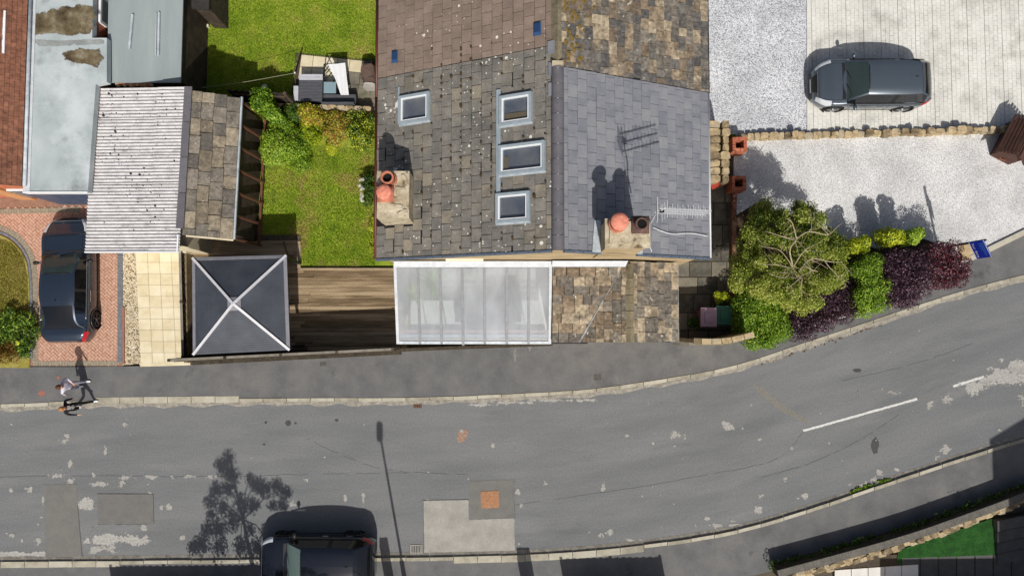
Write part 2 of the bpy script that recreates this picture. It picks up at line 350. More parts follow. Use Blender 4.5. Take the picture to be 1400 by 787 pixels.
def resample(pts, n):
    ls = [0]
    for a, b in zip(pts, pts[1:]): ls.append(ls[-1] + math.dist(a, b))
    out = []; j = 0
    for i in range(n + 1):
        t = ls[-1] * i / n
        while j < len(pts) - 2 and ls[j + 1] < t: j += 1
        u = (t - ls[j]) / max(ls[j + 1] - ls[j], 1e-9); out.append(tuple(a + (b - a) * u for a, b in zip(pts[j], pts[j + 1])))
    return out

# ------------------------------------------------------------------ ground, road, pavements, kerbs
g = MB(); g.quad((-600, -600, -.06), (600, -600, -.06), (600, 600, -.06), (-600, 600, -.06)); struct('ground', g, m_ground)
UP = smooth([(-260, 560), (-100, 558), (0, 557), (130, 552), (330, 549.5), (460, 548.5), (560, 548), (700, 543), (800, 537), (900, 523.5), (1000, 505), (1100, 473), (1200, 440), (1300, 407), (1400, 380), (1520, 352), (1700, 318)], 6)
LO = smooth([(-260, 769), (-100, 768), (0, 767.5), (200, 766), (440, 763.5), (610, 761), (760, 756), (890, 743.5), (1000, 726), (1100, 698), (1200, 664), (1300, 631), (1400, 599), (1520, 562), (1700, 512)], 6)
UPr, LOr = resample(UP, 120), resample(LO, 120)
road = struct('road', strip(UPr, LOr, 0.0, 10), m_road)
# back edges of the two pavements
UB = smooth([(-260, 497), (0, 501), (170, 500.5), (262, 497), (295, 490), (545, 477.5), (740, 469), (930, 465), (1000, 461), (1040, 470), (1090, 452), (1180, 428), (1250, 398), (1325, 357), (1400, 320), (1520, 268), (1700, 190)], 6)
LB = smooth([(-260, 829), (0, 828), (200, 827), (440, 826), (760, 823), (900, 812), (1000, 793), (1100, 768), (1230, 732), (1310, 705), (1400, 672), (1520, 624), (1700, 552)], 6)
KW = 4.6
def off(c, d): return [(x + 0, y + d) for x, y in c]
struct('pavement', strip(resample(UB, 120), resample(off(UP, -KW), 120), .1, 4), m_pave)
struct('pavement', strip(resample(off(LO, KW), 120), resample(LB, 120), .1, 4), m_pave)
def kerb(curve, sgn, wide, name):
    k = struct('kerb', strip(resample(curve, 120), resample(off(curve, sgn * KW * .9), 120), .03), m_joint)
    L = [0]
    for a, b in zip(curve, curve[1:]): L.append(L[-1] + math.dist(a, b))
    t = 0; j = 0
    def at(t):
        for j in range(len(curve) - 1):
            if L[j + 1] >= t: break
        u = (t - L[j]) / (L[j + 1] - L[j]); a, b = curve[j], curve[j + 1]
        return (a[0] + (b[0] - a[0]) * u, a[1] + (b[1] - a[1]) * u)
    while t < L[-1] - 34:
        a, b = at(t + .35), at(t + 32.2); t += 32.6
        if a[0] > 1490 or b[0] < -70: continue
        wd = KW; zt = .122
        for x0, x1, ww in wide:
            if x0 <= (a[0] + b[0]) / 2 <= x1: wd, zt = ww, .112
        dy = R.uniform(-.25, .25)
        q = [(a[0], a[1] + dy), (b[0], b[1] + dy), (b[0], b[1] + sgn * wd + dy), (a[0], a[1] + sgn * wd + dy)]
        MB().slab([P(x, y, zt + R.uniform(-.004, .004)) for x, y in q], .125).build('kerb_stone', m_kerb, k)
    return k
kerb(UP, -1, [(128, 328, 8.6)], 'kerb'); kerb(LO, 1, [(-50, 150, 8), (606, 745, 9), (745, 890, 9)], 'kerb')
struct('gutter_channel', strip(resample(UP, 140), [(x, y + 5 + 1.6 * math.sin(i * 1.7) + R.uniform(-1.2, 1.2)) for i, (x, y) in enumerate(resample(UP, 140))], .055, 1, .004), m_channel)
struct('gutter_channel', strip(resample(off(LO, -7.5), 140), resample(LO, 140), .004, 1, .06), m_channel)

# repairs, covers, grates and paint, all laid on the road
def lay(name, pts, z, m, parent=road, kind=None):
    mb = MB(); vs = [P(x, y, z) for x, y in pts]
    if sum(vs[i].x * vs[i - 1].y - vs[i - 1].x * vs[i].y for i in range(len(vs))) > 0: vs = vs[::-1]
    mb.add(vs, [list(range(len(vs)))]); return mb.build(name, m, parent, kind=kind)
def rough_edge(pts, step=3.5, amp=.5):
    out = []
    for a, b in zip(pts, pts[1:] + pts[:1]):
        n = max(1, int(math.dist(a, b) / step))
        for i in range(n): out.append((a[0] + (b[0] - a[0]) * i / n + R.uniform(-amp, amp), a[1] + (b[1] - a[1]) * i / n + R.uniform(-amp, amp)))
    return out
lay('repair_patch', rough_edge([(61, 662), (105, 662), (112, 762), (62, 763)]), .008, m_patch_dark)
lay('repair_patch', rough_edge([(133, 675), (209, 675), (210, 716), (134, 716)]), .008, m_patch_dark)
lay('repair_patch', rough_edge([(641, 657), (702, 655), (703, 707), (642, 709)]), .008, m_patch_dark)
lay('repair_patch', rough_edge([(579, 684), (640.5, 683), (641, 710), (703, 708), (704, 757), (580, 759)], 3.5, .35), .009, m_patch_pale)
for a, b in (((133, 674.6), (209, 674.8)), ((579, 683.6), (641, 682.6)), ((578.6, 684), (579.6, 758)), ((209.6, 675), (210.4, 715)), ((106, 690), (112.5, 762))):
    MB().bar(P(*a, .011), P(*b, .011), .016, .008).build('tar_joint', m_iron, road)
MB().slab([P(657, 671.5, .022), P(681.5, 670.5, .022), P(682.5, 693.5, .022), P(658, 694.5, .022)], .02).build('manhole_cover', m_rust, road)
mh = MB()
for i in range(4):
    for j in range(4):
        a = P(659.5 + i * 5.4, 673.5 + j * 5.2, .022); mh.box(a.x, a.x + .10, a.y - .1, a.y, .0225, .028)
mh.build('manhole_tread', m_rust, road)
def gully(x0, y0, x1, y1, n, m):
    a, b = P(x0, y1, 0), P(x1, y0, 0)
    gr = MB(); fr = .035
    gr.box(a.x, b.x, a.y, a.y + fr, .004, .02); gr.box(a.x, b.x, b.y - fr, b.y, .004, .02); gr.box(a.x, a.x + fr, a.y + fr, b.y - fr, .004, .02); gr.box(b.x - fr, b.x, a.y + fr, b.y - fr, .004, .02)
    for i in range(n):
        x = a.x + fr + (b.x - a.x - 2 * fr) * (i + .5) / n; gr.box(x - .016, x + .016, a.y + fr, b.y - fr, .006, .018)
    d = MB().box(a.x + .01, b.x - .01, a.y + .01, b.y - .01, .001, .005).build('drain_pit', plain('drain_black', (.008, .008, .008, 1), .9), road)
    gr.build('drain_grate', m, road)
gully(561, 744, 577.5, 757, 6, m_patch_pale); gully(565, 548.5, 577, 557.5, 4, mat('brown_iron', [lin(104, 78, 66), lin(126, 96, 80)], 20, .8))
# a worn brick-coloured scar in the carriageway
lay('worn_scar', rough_edge([(627, 588), (634, 585), (640, 590), (637, 600), (631, 605), (625, 603)], 3, 1.2), .006, mat('brick_scar', [lin(140, 112, 96), lin(164, 138, 120)], 8, .95, fine=(20, .3)))
# spots where the top dressing has come away: (x, y, rx, ry, count)
m_film = worn_mat('worn_dressing', [lin(146, 145, 140), lin(176, 174, 168)], 8, .40, .60)
worn = MB(); worn.mid = []; worn2 = MB(); worn2.mid = []; m_film2 = worn_mat('worn_through_dressing', [lin(150, 149, 144), lin(184, 182, 176)], 6, .33, .60)
def film(mb, cx, cy, rx, ry, z, n=16):
    c = P(cx, cy, z); pts = [c] + [P(cx + rx * math.cos(6.2832 * i / n), cy + ry * math.sin(6.2832 * i / n), z) for i in range(n)]
    mb.add(pts, [(0, 1 + (i + 1) % n, 1 + i) for i in range(n)]); mb.mid += [1.0] + [0.0] * n
for cx, cy, rx, ry, n in [(171, 579, 6, 7, 4), (88, 602, 15, 4, 6), (92, 596, 9, 2, 2), (96, 634, 4, 7, 4), (144, 617, 2, 6, 3), (75, 650, 14, 3, 5), (98, 658, 8, 4, 4),
                          (41, 670, 6, 4, 4), (16, 670, 5, 3, 3), (58, 690, 2.5, 9, 4), (118, 688, 13, 8, 16), (160, 737, 48, 7, 46), (140, 750, 28, 5, 10), (131, 662, 22, 3, 14), (170, 652, 18, 3, 10), (166, 663, 4, 6, 4),
                          (205, 652, 10, 2.5, 5), (260, 651, 9, 2, 3), (285, 651, 5, 2, 2), (235, 651, 3, 3, 2), (196, 722, 6, 4, 3), (220, 693, 3, 4, 2), (232, 693, 4, 4, 3), (200, 735, 4, 4, 3),
                          (52, 740, 6, 4, 4), (16, 731, 5, 3, 3), (30, 738, 3, 3, 2), (40, 757, 40, 3, 18), (8, 759, 20, 3, 8), (249, 735, 4, 4, 3), (128, 649, 4, 4, 2), (472, 680, 2, 6, 3), (497, 684, 2.4, 9, 4),
                          (420, 656, 6, 3, 3), (403, 687, 6, 5, 5), (205, 674, 5, 2, 3), (674, 609, 3, 2.5, 2), (632, 588, 4, 2, 2), (709, 674, 4, 5, 3), (712, 690, 2, 8, 4), (637, 655, 4, 2, 2), (585, 684, 4, 2, 2),
                          (928, 595, 12, 6, 12), (1000, 583, 16, 6, 14), (855, 595, 6, 4, 4), (892, 605, 4, 3, 2), (825, 666, 3, 5, 3), (745, 660, 4, 3, 2), (964, 709, 7, 3, 3), (1035, 696, 6, 5, 3), (1055, 698, 5, 2, 2),
                          (1100, 678, 10, 5, 6), (1178, 662, 18, 3, 10), (1203, 645, 5, 3, 2), (1224, 641, 4, 2, 2), (1195, 655, 6, 3, 3), (1295, 614, 10, 4, 5), (1280, 627, 3, 5, 3), (1340, 600, 4, 3, 2), (1364, 588, 4, 3, 2),
                          (1272, 553, 7, 4, 4), (1298, 545, 16, 6, 12), (1330, 528, 20, 9, 30), (1372, 514, 36, 12, 80), (1392, 508, 26, 16, 80), (1345, 520, 20, 8, 30), (1398, 545, 6, 8, 6), (1268, 587, 2, 4, 2), (1225, 537, 10, 2, 3), (1082, 611, 4, 3, 2), (1073, 654, 4, 3, 2), (1040, 678, 5, 3, 3),
                          (765, 760, 60, 1.6, 14), (900, 738, 60, 2, 18), (1010, 718, 50, 2.5, 18), (1000, 712, 6, 3, 3), (820, 733, 5, 4, 3), (835, 728, 4, 4, 2), (700, 550, 60, 1.8, 20), (760, 547, 60, 2, 24), (660, 553, 40, 1.6, 12)]:
    film(worn2 if n >= 16 and ry > 2.6 else worn, cx, cy, rx * 1.35 + 1.2, ry * 1.5 + 1.2, .0052 + R.random() * .003)
for i in range(50):
    x = R.uniform(0, 1400); t = R.uniform(.1, .95); i0 = min(range(len(UP)), key=lambda k: abs(UP[k][0] - x)); j0 = min(range(len(LO)), key=lambda k: abs(LO[k][0] - x))
    film(worn, x, UP[i0][1] * (1 - t) + LO[j0][1] * t, R.uniform(1, 4.2), R.uniform(1, 3), .0048 + R.random() * .003, 8)
worn.build('worn_spots', m_film, road, kind='stuff'); worn2.build('worn_spots', m_film2, road, kind='stuff')
m_oil = mat('oil_stain', [lin(62, 62, 64), lin(78, 78, 80)], 8, .7)
for cx, cy, rx, ry in [(394, 578, 4.6, 4), (363.5, 577, 2, 2), (404, 578, 2, 1.6), (460.5, 574, 2.6, 2.4), (361, 607, 2.4, 1.6), (1196, 609, 6, 12), (1172, 506, 7, 3)]:
    lay('oil_stain', [(cx + rx * R.uniform(.75, 1.1) * math.cos(t * .45), cy + ry * R.uniform(.75, 1.1) * math.sin(t * .45)) for t in range(14)], .0047, m_oil)
def dash(a, b, wd=3.4):
    pa, pb = P(*a, .009), P(*b, .009); d = (pb - pa).normalized(); s = Vector((-d.y, d.x, 0)) * wd / 2 / 35.5; n = int((pb - pa).length / .07); mb = MB(); vs = []
    for i in range(n + 1):
        p = pa.lerp(pb, i / n); vs += [p - s * R.uniform(.75, 1.12), p + s * R.uniform(.75, 1.12)]
    mb.add(vs, [(2 * i, 2 * i + 2, 2 * i + 3, 2 * i + 1) for i in range(n)]); mb.build('white_line', m_paint, road)
dash((1098, 588.5), (1254, 545)); dash((1303, 528), (1345, 514.5))
m_crack = mat('filled_crack', [lin(88, 89, 90), lin(100, 100, 100)], 8, .9)
def crack(pts, wd=.01):
    mb = MB(); pts = smooth(pts, 14); v = [P(x + R.uniform(-.7, .7), y + R.uniform(-.7, .7), .006) for x, y in pts]
    for a, b in zip(v, v[1:]):
        if R.random() > .12: mb.bar(a, b, wd * R.uniform(.5, 1.3), .003)
    mb.build('crack', m_crack, road, kind='stuff')
crack([(-20, 652), (120, 650), (290, 651), (420, 648), (560, 646)]); crack([(1040, 652), (1110, 632), (1170, 604), (1230, 566)]); crack([(700, 690), (830, 672), (960, 650), (1060, 628), (1098, 590)], .008); crack([(420, 600), (520, 640), (640, 648)], .01); crack([(1150, 520), (1240, 500), (1330, 470)], .01)
for a in ([(206, 716), (134, 717)], [(62, 664), (63, 762)], [(703, 656), (704, 708)]): crack(a, .02)
# stains and an old trench scar on the road and pavement
lay('trench_scar', [(1028, 524), (1040, 528), (1075, 556), (1108, 576), (1104, 579), (1068, 562), (1036, 536)], .0035, mat('trench_tan', [lin(120, 117, 108), lin(128, 126, 120)], 5, .95, fine=(20, .2)))

pv = bpy.data.objects['pavement']; mk = MB(); mk.mid = []
for x, y, rx, ry in ((80, 516, 3, 4), (57, 537, 5, 4)): film(mk, x, y, rx * 1.3, ry * 1.3, .104)
mk.build('spray_mark', worn_mat('orange_spray', [lin(150, 96, 82), lin(166, 112, 96)], 8, .36, .6), pv)
sp = MB(); sp.mid = []
for x, y, rx, ry in ((704, 492, 4, 30), (724, 478, 6, 12)): film(sp, x, y, rx, ry, .103)
sp.build('pale_scuffs', worn_mat('dusty_scuff', [lin(124, 123, 120), lin(134, 132, 128)], 3, .44, .66), pv, kind='stuff')
MB().slab([P(437, 495, .112), P(446, 495, .112), P(446, 500, .112), P(437, 500, .112)], .01).build('service_cover', m_iron, pv); MB().slab([P(812, 512, .112), P(822, 511.4, .112), P(822, 519, .112), P(812, 519.6, .112)], .01).build('service_cover', m_iron, pv)
# ------------------------------------------------------------------ yards and gardens
def herring(poly, z, ang, bl, bw, gap, m, parent, joint, name):
    w2 = [P(x, y, z) for x, y in poly]; cx = sum(p.x for p in w2) / len(w2); cy = sum(p.y for p in w2) / len(w2); mb = MB(); N = 60
    ca, sa = math.cos(ang), math.sin(ang)
    for i in range(-N, N):
        for j in range(-N, N):
            for k in (0, 1):       # unit: one lying, one standing
                ox, oy = i * bw * 1 + j * bl * 1, i * bw - j * bl
                if k == 0: x0, y0, x1, y1 = ox, oy, ox + bl, oy + bw
                else: x0, y0, x1, y1 = ox + bl, oy + bw - bl, ox + bl + bw, oy + bw
                mx, my = (x0 + x1) / 2, (y0 + y1) / 2; X, Y = cx + mx * ca - my * sa, cy + mx * sa + my * ca
                if not inside((X, Y), w2): continue
                zz = z + R.uniform(-.003, .003); h = gap / 2; q = [(x0 + h, y0 + h), (x1 - h, y0 + h), (x1 - h, y1 - h), (x0 + h, y1 - h)]
                top = [(cx + a * ca - b * sa, cy + a * sa + b * ca, zz) for a, b in q]; bot = [(a, b, zz - .02) for a, b, _ in top]
                mb.add(top + bot, [(0, 1, 2, 3), (0, 4, 5, 1), (1, 5, 6, 2), (2, 6, 7, 3), (3, 7, 4, 0)])
    return mb.build(name, m, parent, kind='stuff')
def setts(path, depth, z, m, parent, wpx=3.6, name='sett_border'):
    """row of blocks along a pixel path; depth in pixels to the right-hand side of travel"""
    pts = path; mb = MB(); L = [0]
    for a, b in zip(pts, pts[1:]): L.append(L[-1] + math.dist(a, b))
    t = 0
    while t < L[-1] - wpx:
        r = []
        for tt in (t + .2, t + wpx - .2):
            j = max(k for k in range(len(pts) - 1) if L[k] <= tt); u = (tt - L[j]) / (L[j + 1] - L[j]); a, b = pts[j], pts[j + 1]; d = ((b[0] - a[0]) / (L[j + 1] - L[j]), (b[1] - a[1]) / (L[j + 1] - L[j]))
            p = (a[0] + (b[0] - a[0]) * u, a[1] + (b[1] - a[1]) * u); r += [p, (p[0] - d[1] * depth, p[1] + d[0] * depth)]
        mb.slab([P(*r[0], z + R.uniform(-.002, .003)), P(*r[2], z), P(*r[3], z), P(*r[1], z)], .03); t += wpx
    return mb.build(name, m, parent, kind='stuff')
# red block drive of the house on the left, with its curved lawn
drive = sheet('driveway', [(-150, 270), (180, 270), (180, 340), (167, 345), (168, 500), (-150, 500)], .085, m_joint_red)
ARC = smooth([(-120, 302), (-40, 306), (0, 316), (22, 328), (38, 350), (43, 378), (44, 420), (44, 499)], 6)
herring([(-60, 288), (112, 282), (150, 282), (150, 340), (164, 344), (164, 497), (48, 497), (48, 370), (40, 340), (18, 316), (0, 308), (-60, 300)], .11, rad(45), .2, .1, .012, m_brick_pave, drive, m_joint, 'brick_paving')
setts(ARC, -8, .122, m_sett, drive); setts([(45, 500), (161, 499.5)], -6.5, .12, m_sett, drive); setts([(-60, 287), (112, 283)], 7, .12, m_sett, drive)
setts([(160.5, 345), (160.5, 499)], -7, .121, m_sett_blue, drive)
setts(off(ARC, 0), 3.2, .15, m_sett_blue, drive, 9)
sheet('lawn', [(p[0] - 3.5, p[1] + 4) for p in ARC] + [(-120, 500)], .13, m_lawn_dry)
sheet('gravel_bed', [(168, 345), (186, 345), (193, 497), (168, 499)], .094, m_gravel_tan)
MB().bar(P(169, 420, .12), P(169.5, 497, .12), .06, .08).build('edging', mat('brick_edge', [lin(150, 96, 76), lin(170, 116, 92)], 8, .9), drive)
path = sheet('path', [(184, 330), (258, 330), (258, 498), (192, 500)], .075, m_joint)
for r in range(11):
    for c_ in range(5):
        x0 = 184.5 + r * .75 + c_ * 16.2 - 9 * 0; y0 = 328 + r * 15.4
        x1, y1 = min(x0 + 15.8, 256.5), y0 + 15.1
        if x1 - x0 < 4 or x0 < 184: continue
        s = .6; MB().slab([P(x0, y0, .105 + R.uniform(-.003, .003)), P(x1, y0, .105), P(x1 + s, y1, .105), P(x0 + s, y1, .105)], .04).build('paving_slab', m_slab_cream, path)
lay('slab_edge', [(190, 496), (262, 494), (294, 488), (285, 494), (262, 499), (192, 501)], .108, m_slab_cream, path)
# back lawns
sheet('lawn', [(255, -120), (560, -120), (560, 150), (262, 150)], .1, m_lawn)
sheet('lawn', [(318, 130), (560, 130), (560, 372), (318, 372)], .112, m_lawn)
# decking
deck = struct('decking', MB().prism([P(258, 322)[:2], P(412, 322)[:2], P(412, 365)[:2], P(560, 365)[:2], P(560, 476)[:2], P(258, 484)[:2]], 0, .17), m_joint)
m_plank = mat('weathered_deck_board', [lin(106, 88, 64), lin(144, 124, 96), lin(170, 150, 120)], 1.6, .85, .03, 40, rand=.4, stretch=(.5, 6, 1), fine=(20, .14),
              blotch=[(lin(128, 94, 58), .9, .62, .78), (lin(74, 58, 42), 1.1, .62, .74)])
yy = 329.0
while yy < 478:
    rows = ([(262, 411)] if yy < 366 else [(262, R.uniform(380, 440)), (0, 556)])
    if len(rows) == 2: rows[1] = (rows[0][1] + .5, 556)
    for x0, x1 in rows:
        z = .2 + R.uniform(-.003, .003); MB().slab([P(x0, yy, z), P(x1, yy - (x1 - x0) * .004, z), P(x1, yy + 4.75 - (x1 - x0) * .004, z), P(x0, yy + 4.75, z)], .03).build('plank', m_plank, deck)
    yy += 5.0
MB().bar(P(408.5, 330, .215), P(408.5, 366, .215), .15, .05).build('edge_board', m_plank, deck)
for x in (386, 396): MB().slab([P(x, 330, .213), P(x + 3, 330, .213), P(x + 10, 352, .213), P(x + 6.5, 352, .213)], .01).build('diagonal_board', m_plank, deck)
MB().slab([P(408, 366.2, .24), P(556, 366.2, .24), P(556, 369.5, .24), P(408, 369.5, .24)], .2).build('edge_board', m_plank, deck)
# patio of the upper garden
patio = sheet('patio', [(404, 72), (520, 82), (520, 152), (396, 150)], .105, m_joint)
for r in range(5):
    for c_ in range(7):
        x0, y0 = 412.5 - r * 2.3 + c_ * 16.6, 75 + c_ * 1.7 + r * 16.4
        if x0 > 512: continue
        MB().slab([P(x0, y0, .14 + R.uniform(-.004, .004)), P(x0 + 15.9, y0 + 1.6, .14), P(x0 + 13.7, y0 + 17.3, .14), P(x0 - 2.2, y0 + 15.7, .14)], .05).build('paving_slab', m_slab_cream if r < 2 and not (r == 1 and c_ > 3) else m_slab_grey, patio)
# yards on the right
sheet('gravel_bed', [(940, -160), (1106, -160), (1104, 190), (940, 190)], .09, m_gravel_grey)
MB().bar(P(1103.5, -120, .1), P(1104.5, 183, .1), .07, .06).build('edging', m_block_pale, None, kind='structure')
drv2 = sheet('driveway', [(1104, -160), (1560, -160), (1560, 192), (1104, 192)], .085, m_joint_pale)
bp = MB(); a, b = P(1105, 185), P(1470, -60); x = a.x; i = 0
while x < b.x:
    y = a.y - .1 * (i % 2)
    while y < b.y:
        zz = .108 + R.uniform(-.0025, .0025); u = .0025 if R.random() > .15 else .006
        top = [(x + u, y + u, zz), (x + .166 - u, y + u, zz), (x + .166 - u, y + .2 - u, zz), (x + u, y + .2 - u, zz)]
        bp.add(top + [(p[0], p[1], zz - .02) for p in top], [(0, 1, 2, 3), (0, 4, 5, 1), (1, 5, 6, 2), (2, 6, 7, 3), (3, 7, 4, 0)]); y += .2
    x += .166 + (.012 if i % 4 == 0 else 0); i += 1
bp.build('block_paving', m_block_pale, drv2, kind='stuff')
sheet('gravel_bed', [(1003, 186), (1560, 176), (1560, 262), (1404, 318), (1325, 356), (1250, 397), (1180, 427), (1090, 451), (1038, 469), (1003, 460)], .094, m_gravel_pale)
MB().bar(P(1327, 353, .13), P(1403, 316, .13), .2, .1).build('edging', m_kerb, None, kind='structure')
alley = sheet('path', [(905, 150), (1006, 150), (1004, 463), (905, 463)], .08, m_joint)
y = 250.0
while y < 452:
    h = R.uniform(20, 30); x = 921 + R.uniform(-6, 4)
    while x < 998:
        wd = R.uniform(19, 31); x1 = min(x + wd, 1002)
        if x1 - x > 7: MB().slab([P(x + .8, y + .8, .11 + R.uniform(-.006, .008)), P(x1 - .6, y + .8, .11), P(x1 - .6, y + h - .6, .11), P(x + .8, y + h - .6, .11)], .05).build('stone_flag', m_slab_grey, alley)
        x = x1
    y += h
# the garden below on the right corner
soil = sheet('planting_bed', [(1004, 296), (1030, 280), (1100, 300), (1160, 330), (1200, 340), (1262, 326), (1300, 340), (1316, 356), (1250, 395), (1180, 425), (1090, 449), (1038, 466), (1004, 456)], .104, mat('dark_soil', [lin(50, 40, 30), lin(76, 62, 46)], 4, .98, .05, 30, fine=(20, .25)))
sheet('lawn', [(1228, 752), (1310, 724), (1357, 708), (1361, 758), (1290, 765), (1226, 770)], .06, m_turf)
terr = sheet('terrace', [(1140, 762), (1232, 757), (1420, 745), (1460, 700), (1460, 860), (1140, 860)], .03, m_joint)
for i in range(7):
    for j in range(3):
        x0, y0 = 1233 + i * 25 - j * 1, 762 + j * 38 - i * .9
        MB().slab([P(x0 + .8, y0 + .6, .062), P(x0 + 24, y0 - .4, .06), P(x0 + 24, y0 + 36.5, .064), P(x0 + .8, y0 + 37, .06)], .05).build('paving_slab', m_slab_dark, terr)
for i in range(5):
    x0 = 1141 + i * 23; MB().slab([P(x0 + .4, 779 - i * 1.6, .064), P(x0 + 22.4, 777.5 - i * 1.6, .064), P(x0 + 22.4, 815, .064), P(x0 + .4, 815, .064)], .05).build('paving_slab', m_slab_white, terr)
# ------------------------------------------------------------------ roofs made of single pieces
UNIT = {}
def unit_slab(m):
    if m.name not in UNIT:
        me = bpy.data.meshes.new('roof_piece'); e = .012
        me.from_pydata([(0, 0, 0), (1, 0, 0), (1, 1, 0), (0, 1, 0), (e, 0, 1), (1 - e, 0, 1), (1 - e, 1, 1), (e, 1, 1)], [],
                       [(0, 3, 2, 1), (4, 5, 6, 7), (0, 1, 5, 4), (1, 2, 6, 5), (2, 3, 7, 6), (3, 0, 4, 7)]); me.materials.append(m); UNIT[m.name] = me
    return UNIT[m.name]
def tile_field(parent, name, mats, O, U, V, gauge, tlen, thick=.018, gap=.008, jit=.1, holes=(), clips=(), joined=False, wild=0.0, bond=.5, lift=.0, flat=None, wild2=0.0):
    """pieces on the plane through O: U runs along a course, V runs up the slope from the eaves; lengths are real.
    clips: half planes (a, b) in (u, v), keep left; holes: (u0, v0, u1, v1) left free"""
    O = Vector(O); ul, vl = Vector(U).length, Vector(V).length; u, v = Vector(U).normalized(), Vector(V).normalized(); nrm = u.cross(v)
    if nrm.z < 0: nrm = -nrm
    flip = u.cross(v).dot(nrm) < 0
    J = MB(); nr = max(1, round(vl / gauge)); g = vl / nr; made = []
    for j in range(nr):
        v0 = j * g; x = -tlen * (bond if j % 2 else 0) - (R.random() * tlen * .6 if wild else 0)
        while x < ul:
            L = tlen * (1 + R.uniform(-wild, wild) + R.uniform(-wild2, wild2)); x0, x1 = max(x, 0), min(x + L, ul); x += L
            if x1 - x0 < .06: continue
            dv = R.uniform(-1, 1) * g * .03 if (wild or jit) else 0; dv2 = R.uniform(0, g * .12) if wild else 0
            a0, a1 = v0 + (dv + dv2 if j else 0), min(v0 + g * 1.12, vl)
            if flat: a0, a1 = v0 + R.uniform(0, .008), min(v0 + g - flat, vl)
            if wild2 and R.random() < .04: sl_ = R.uniform(.02, .06); a0 -= sl_; a1 -= sl_
            skip = False
            for h in holes:
                cu, cv = (x0 + x1) / 2, v0 + g / 2
                if h[0] < x1 and h[2] > x0 and h[1] < v0 + g and h[3] > v0:
                    if h[0] < cu < h[2] and h[1] < cv < h[3]: skip = True
                    elif h[1] < cv < h[3]:
                        if x0 < h[0]: x1 = min(x1, h[0])
                        else: x0 = max(x0, h[2])
                    elif h[0] < cu < h[2]:
                        if v0 < h[1]: a1 = min(a1, h[1])
                        else: a0 = max(a0, h[3])
            if skip or x1 - x0 < .05 or a1 - a0 < .05: continue
            poly = [(x0 + gap / 2, a0), (x1 - gap / 2, a0), (x1 - gap / 2, a1), (x0 + gap / 2, a1)]
            n0 = len(poly); cut = False
            for a, b in clips:
                p2 = clip_half(poly, a, b)
                if p2 != poly: cut = True
                poly = p2
                if len(poly) < 3: break
            if len(poly) < 3: continue
            th = thick * R.uniform(.8, 1.35); t0 = thick * 1.35 + R.uniform(0, thick * .4) * (1 if wild else .5) + lift
            if flat: t0 = lift + .006 + R.uniform(0, .008)
            m = mats[min(int(R.random() * len(mats)), len(mats) - 1)]
            sl = (t0 - lift) / g
            if cut or joined:
                top = [O + u * p[0] + v * p[1] + nrm * (lift + th + max(0, t0 - lift - sl * (p[1] - v0))) for p in poly]
                if flip: top = top[::-1]
                bot = [p - nrm * th for p in top]; k = len(top)
                fs = [list(range(k, 2 * k)), list(range(k - 1, -1, -1))] + [(i, (i + 1) % k, k + (i + 1) % k, k + i) for i in range(k)]
                if joined: J.add(bot + top, fs)
                else: MB().add(bot + top, fs).build(name, m, parent)
            else:
                tv = (v - nrm * sl).normalized(); tn = u.cross(tv) * (-1 if flip else 1)
                yaw = R.uniform(-jit, jit) * .12
                uu = u * math.cos(yaw) + tv * math.sin(yaw); vv = tv * math.cos(yaw) - u * math.sin(yaw)
                o0 = O + u * poly[0][0] + v * poly[0][1] + nrm * t0
                if flip: o0 = o0 + uu * (x1 - x0 - gap); uu = -uu
                W = Matrix(((uu.x * (x1 - x0 - gap), vv.x * (a1 - a0), tn.x * th, o0.x), (uu.y * (x1 - x0 - gap), vv.y * (a1 - a0), tn.y * th, o0.y), (uu.z * (x1 - x0 - gap), vv.z * (a1 - a0), tn.z * th, o0.z), (0, 0, 0, 1)))
                o = bpy.data.objects.new(name, unit_slab(m)); COL.objects.link(o); o.matrix_world = W; adopt(o, parent)
    if joined: return J.build(name, mats[0], parent, kind='stuff')
def deckplane(parent, corners, m, name='roof_slope', th=.08, drop=.004):
    return MB().slab([Vector(c) - Vector((0, 0, drop)) for c in corners], th).build(name, m, parent)

m_under = plain('roofing_felt', (.012, .012, .012, 1), .95)
m_slate_w = mat('weathered_slate', [lin(108, 106, 101), lin(124, 120, 113), lin(140, 135, 126)], 3, .85, .03, 40, rand=.2, fine=(22, .14),
                specks=[(lin(226, 224, 214), 5.2, .30), (lin(214, 214, 204), 10, .34)], blotch=[(lin(92, 90, 86), .5, .55, .75), (lin(134, 126, 108), .9, .58, .8)])
m_slate_moss = mat('mossy_slate', [lin(116, 110, 98), lin(134, 127, 114), lin(148, 140, 124)], 3, .9, .03, 40, rand=.34, fine=(22, .16),
                   specks=[(lin(226, 224, 214), 3.4, .22)])
m_tile_b = mat('brown_concrete_tile', [lin(126, 110, 99), lin(138, 121, 109), lin(150, 132, 119)], 2, .88, .03, 40, rand=.26, fine=(26, .12),
               specks=[(lin(232, 226, 214), 4.2, .26), (lin(226, 220, 208), 8, .22)])
m_slate_d = mat('dark_slate', [lin(118, 121, 129), lin(130, 132, 139), lin(140, 142, 146)], 2.5, .55, .015, 40, rand=.3, fine=(18, .06), spec=.5)
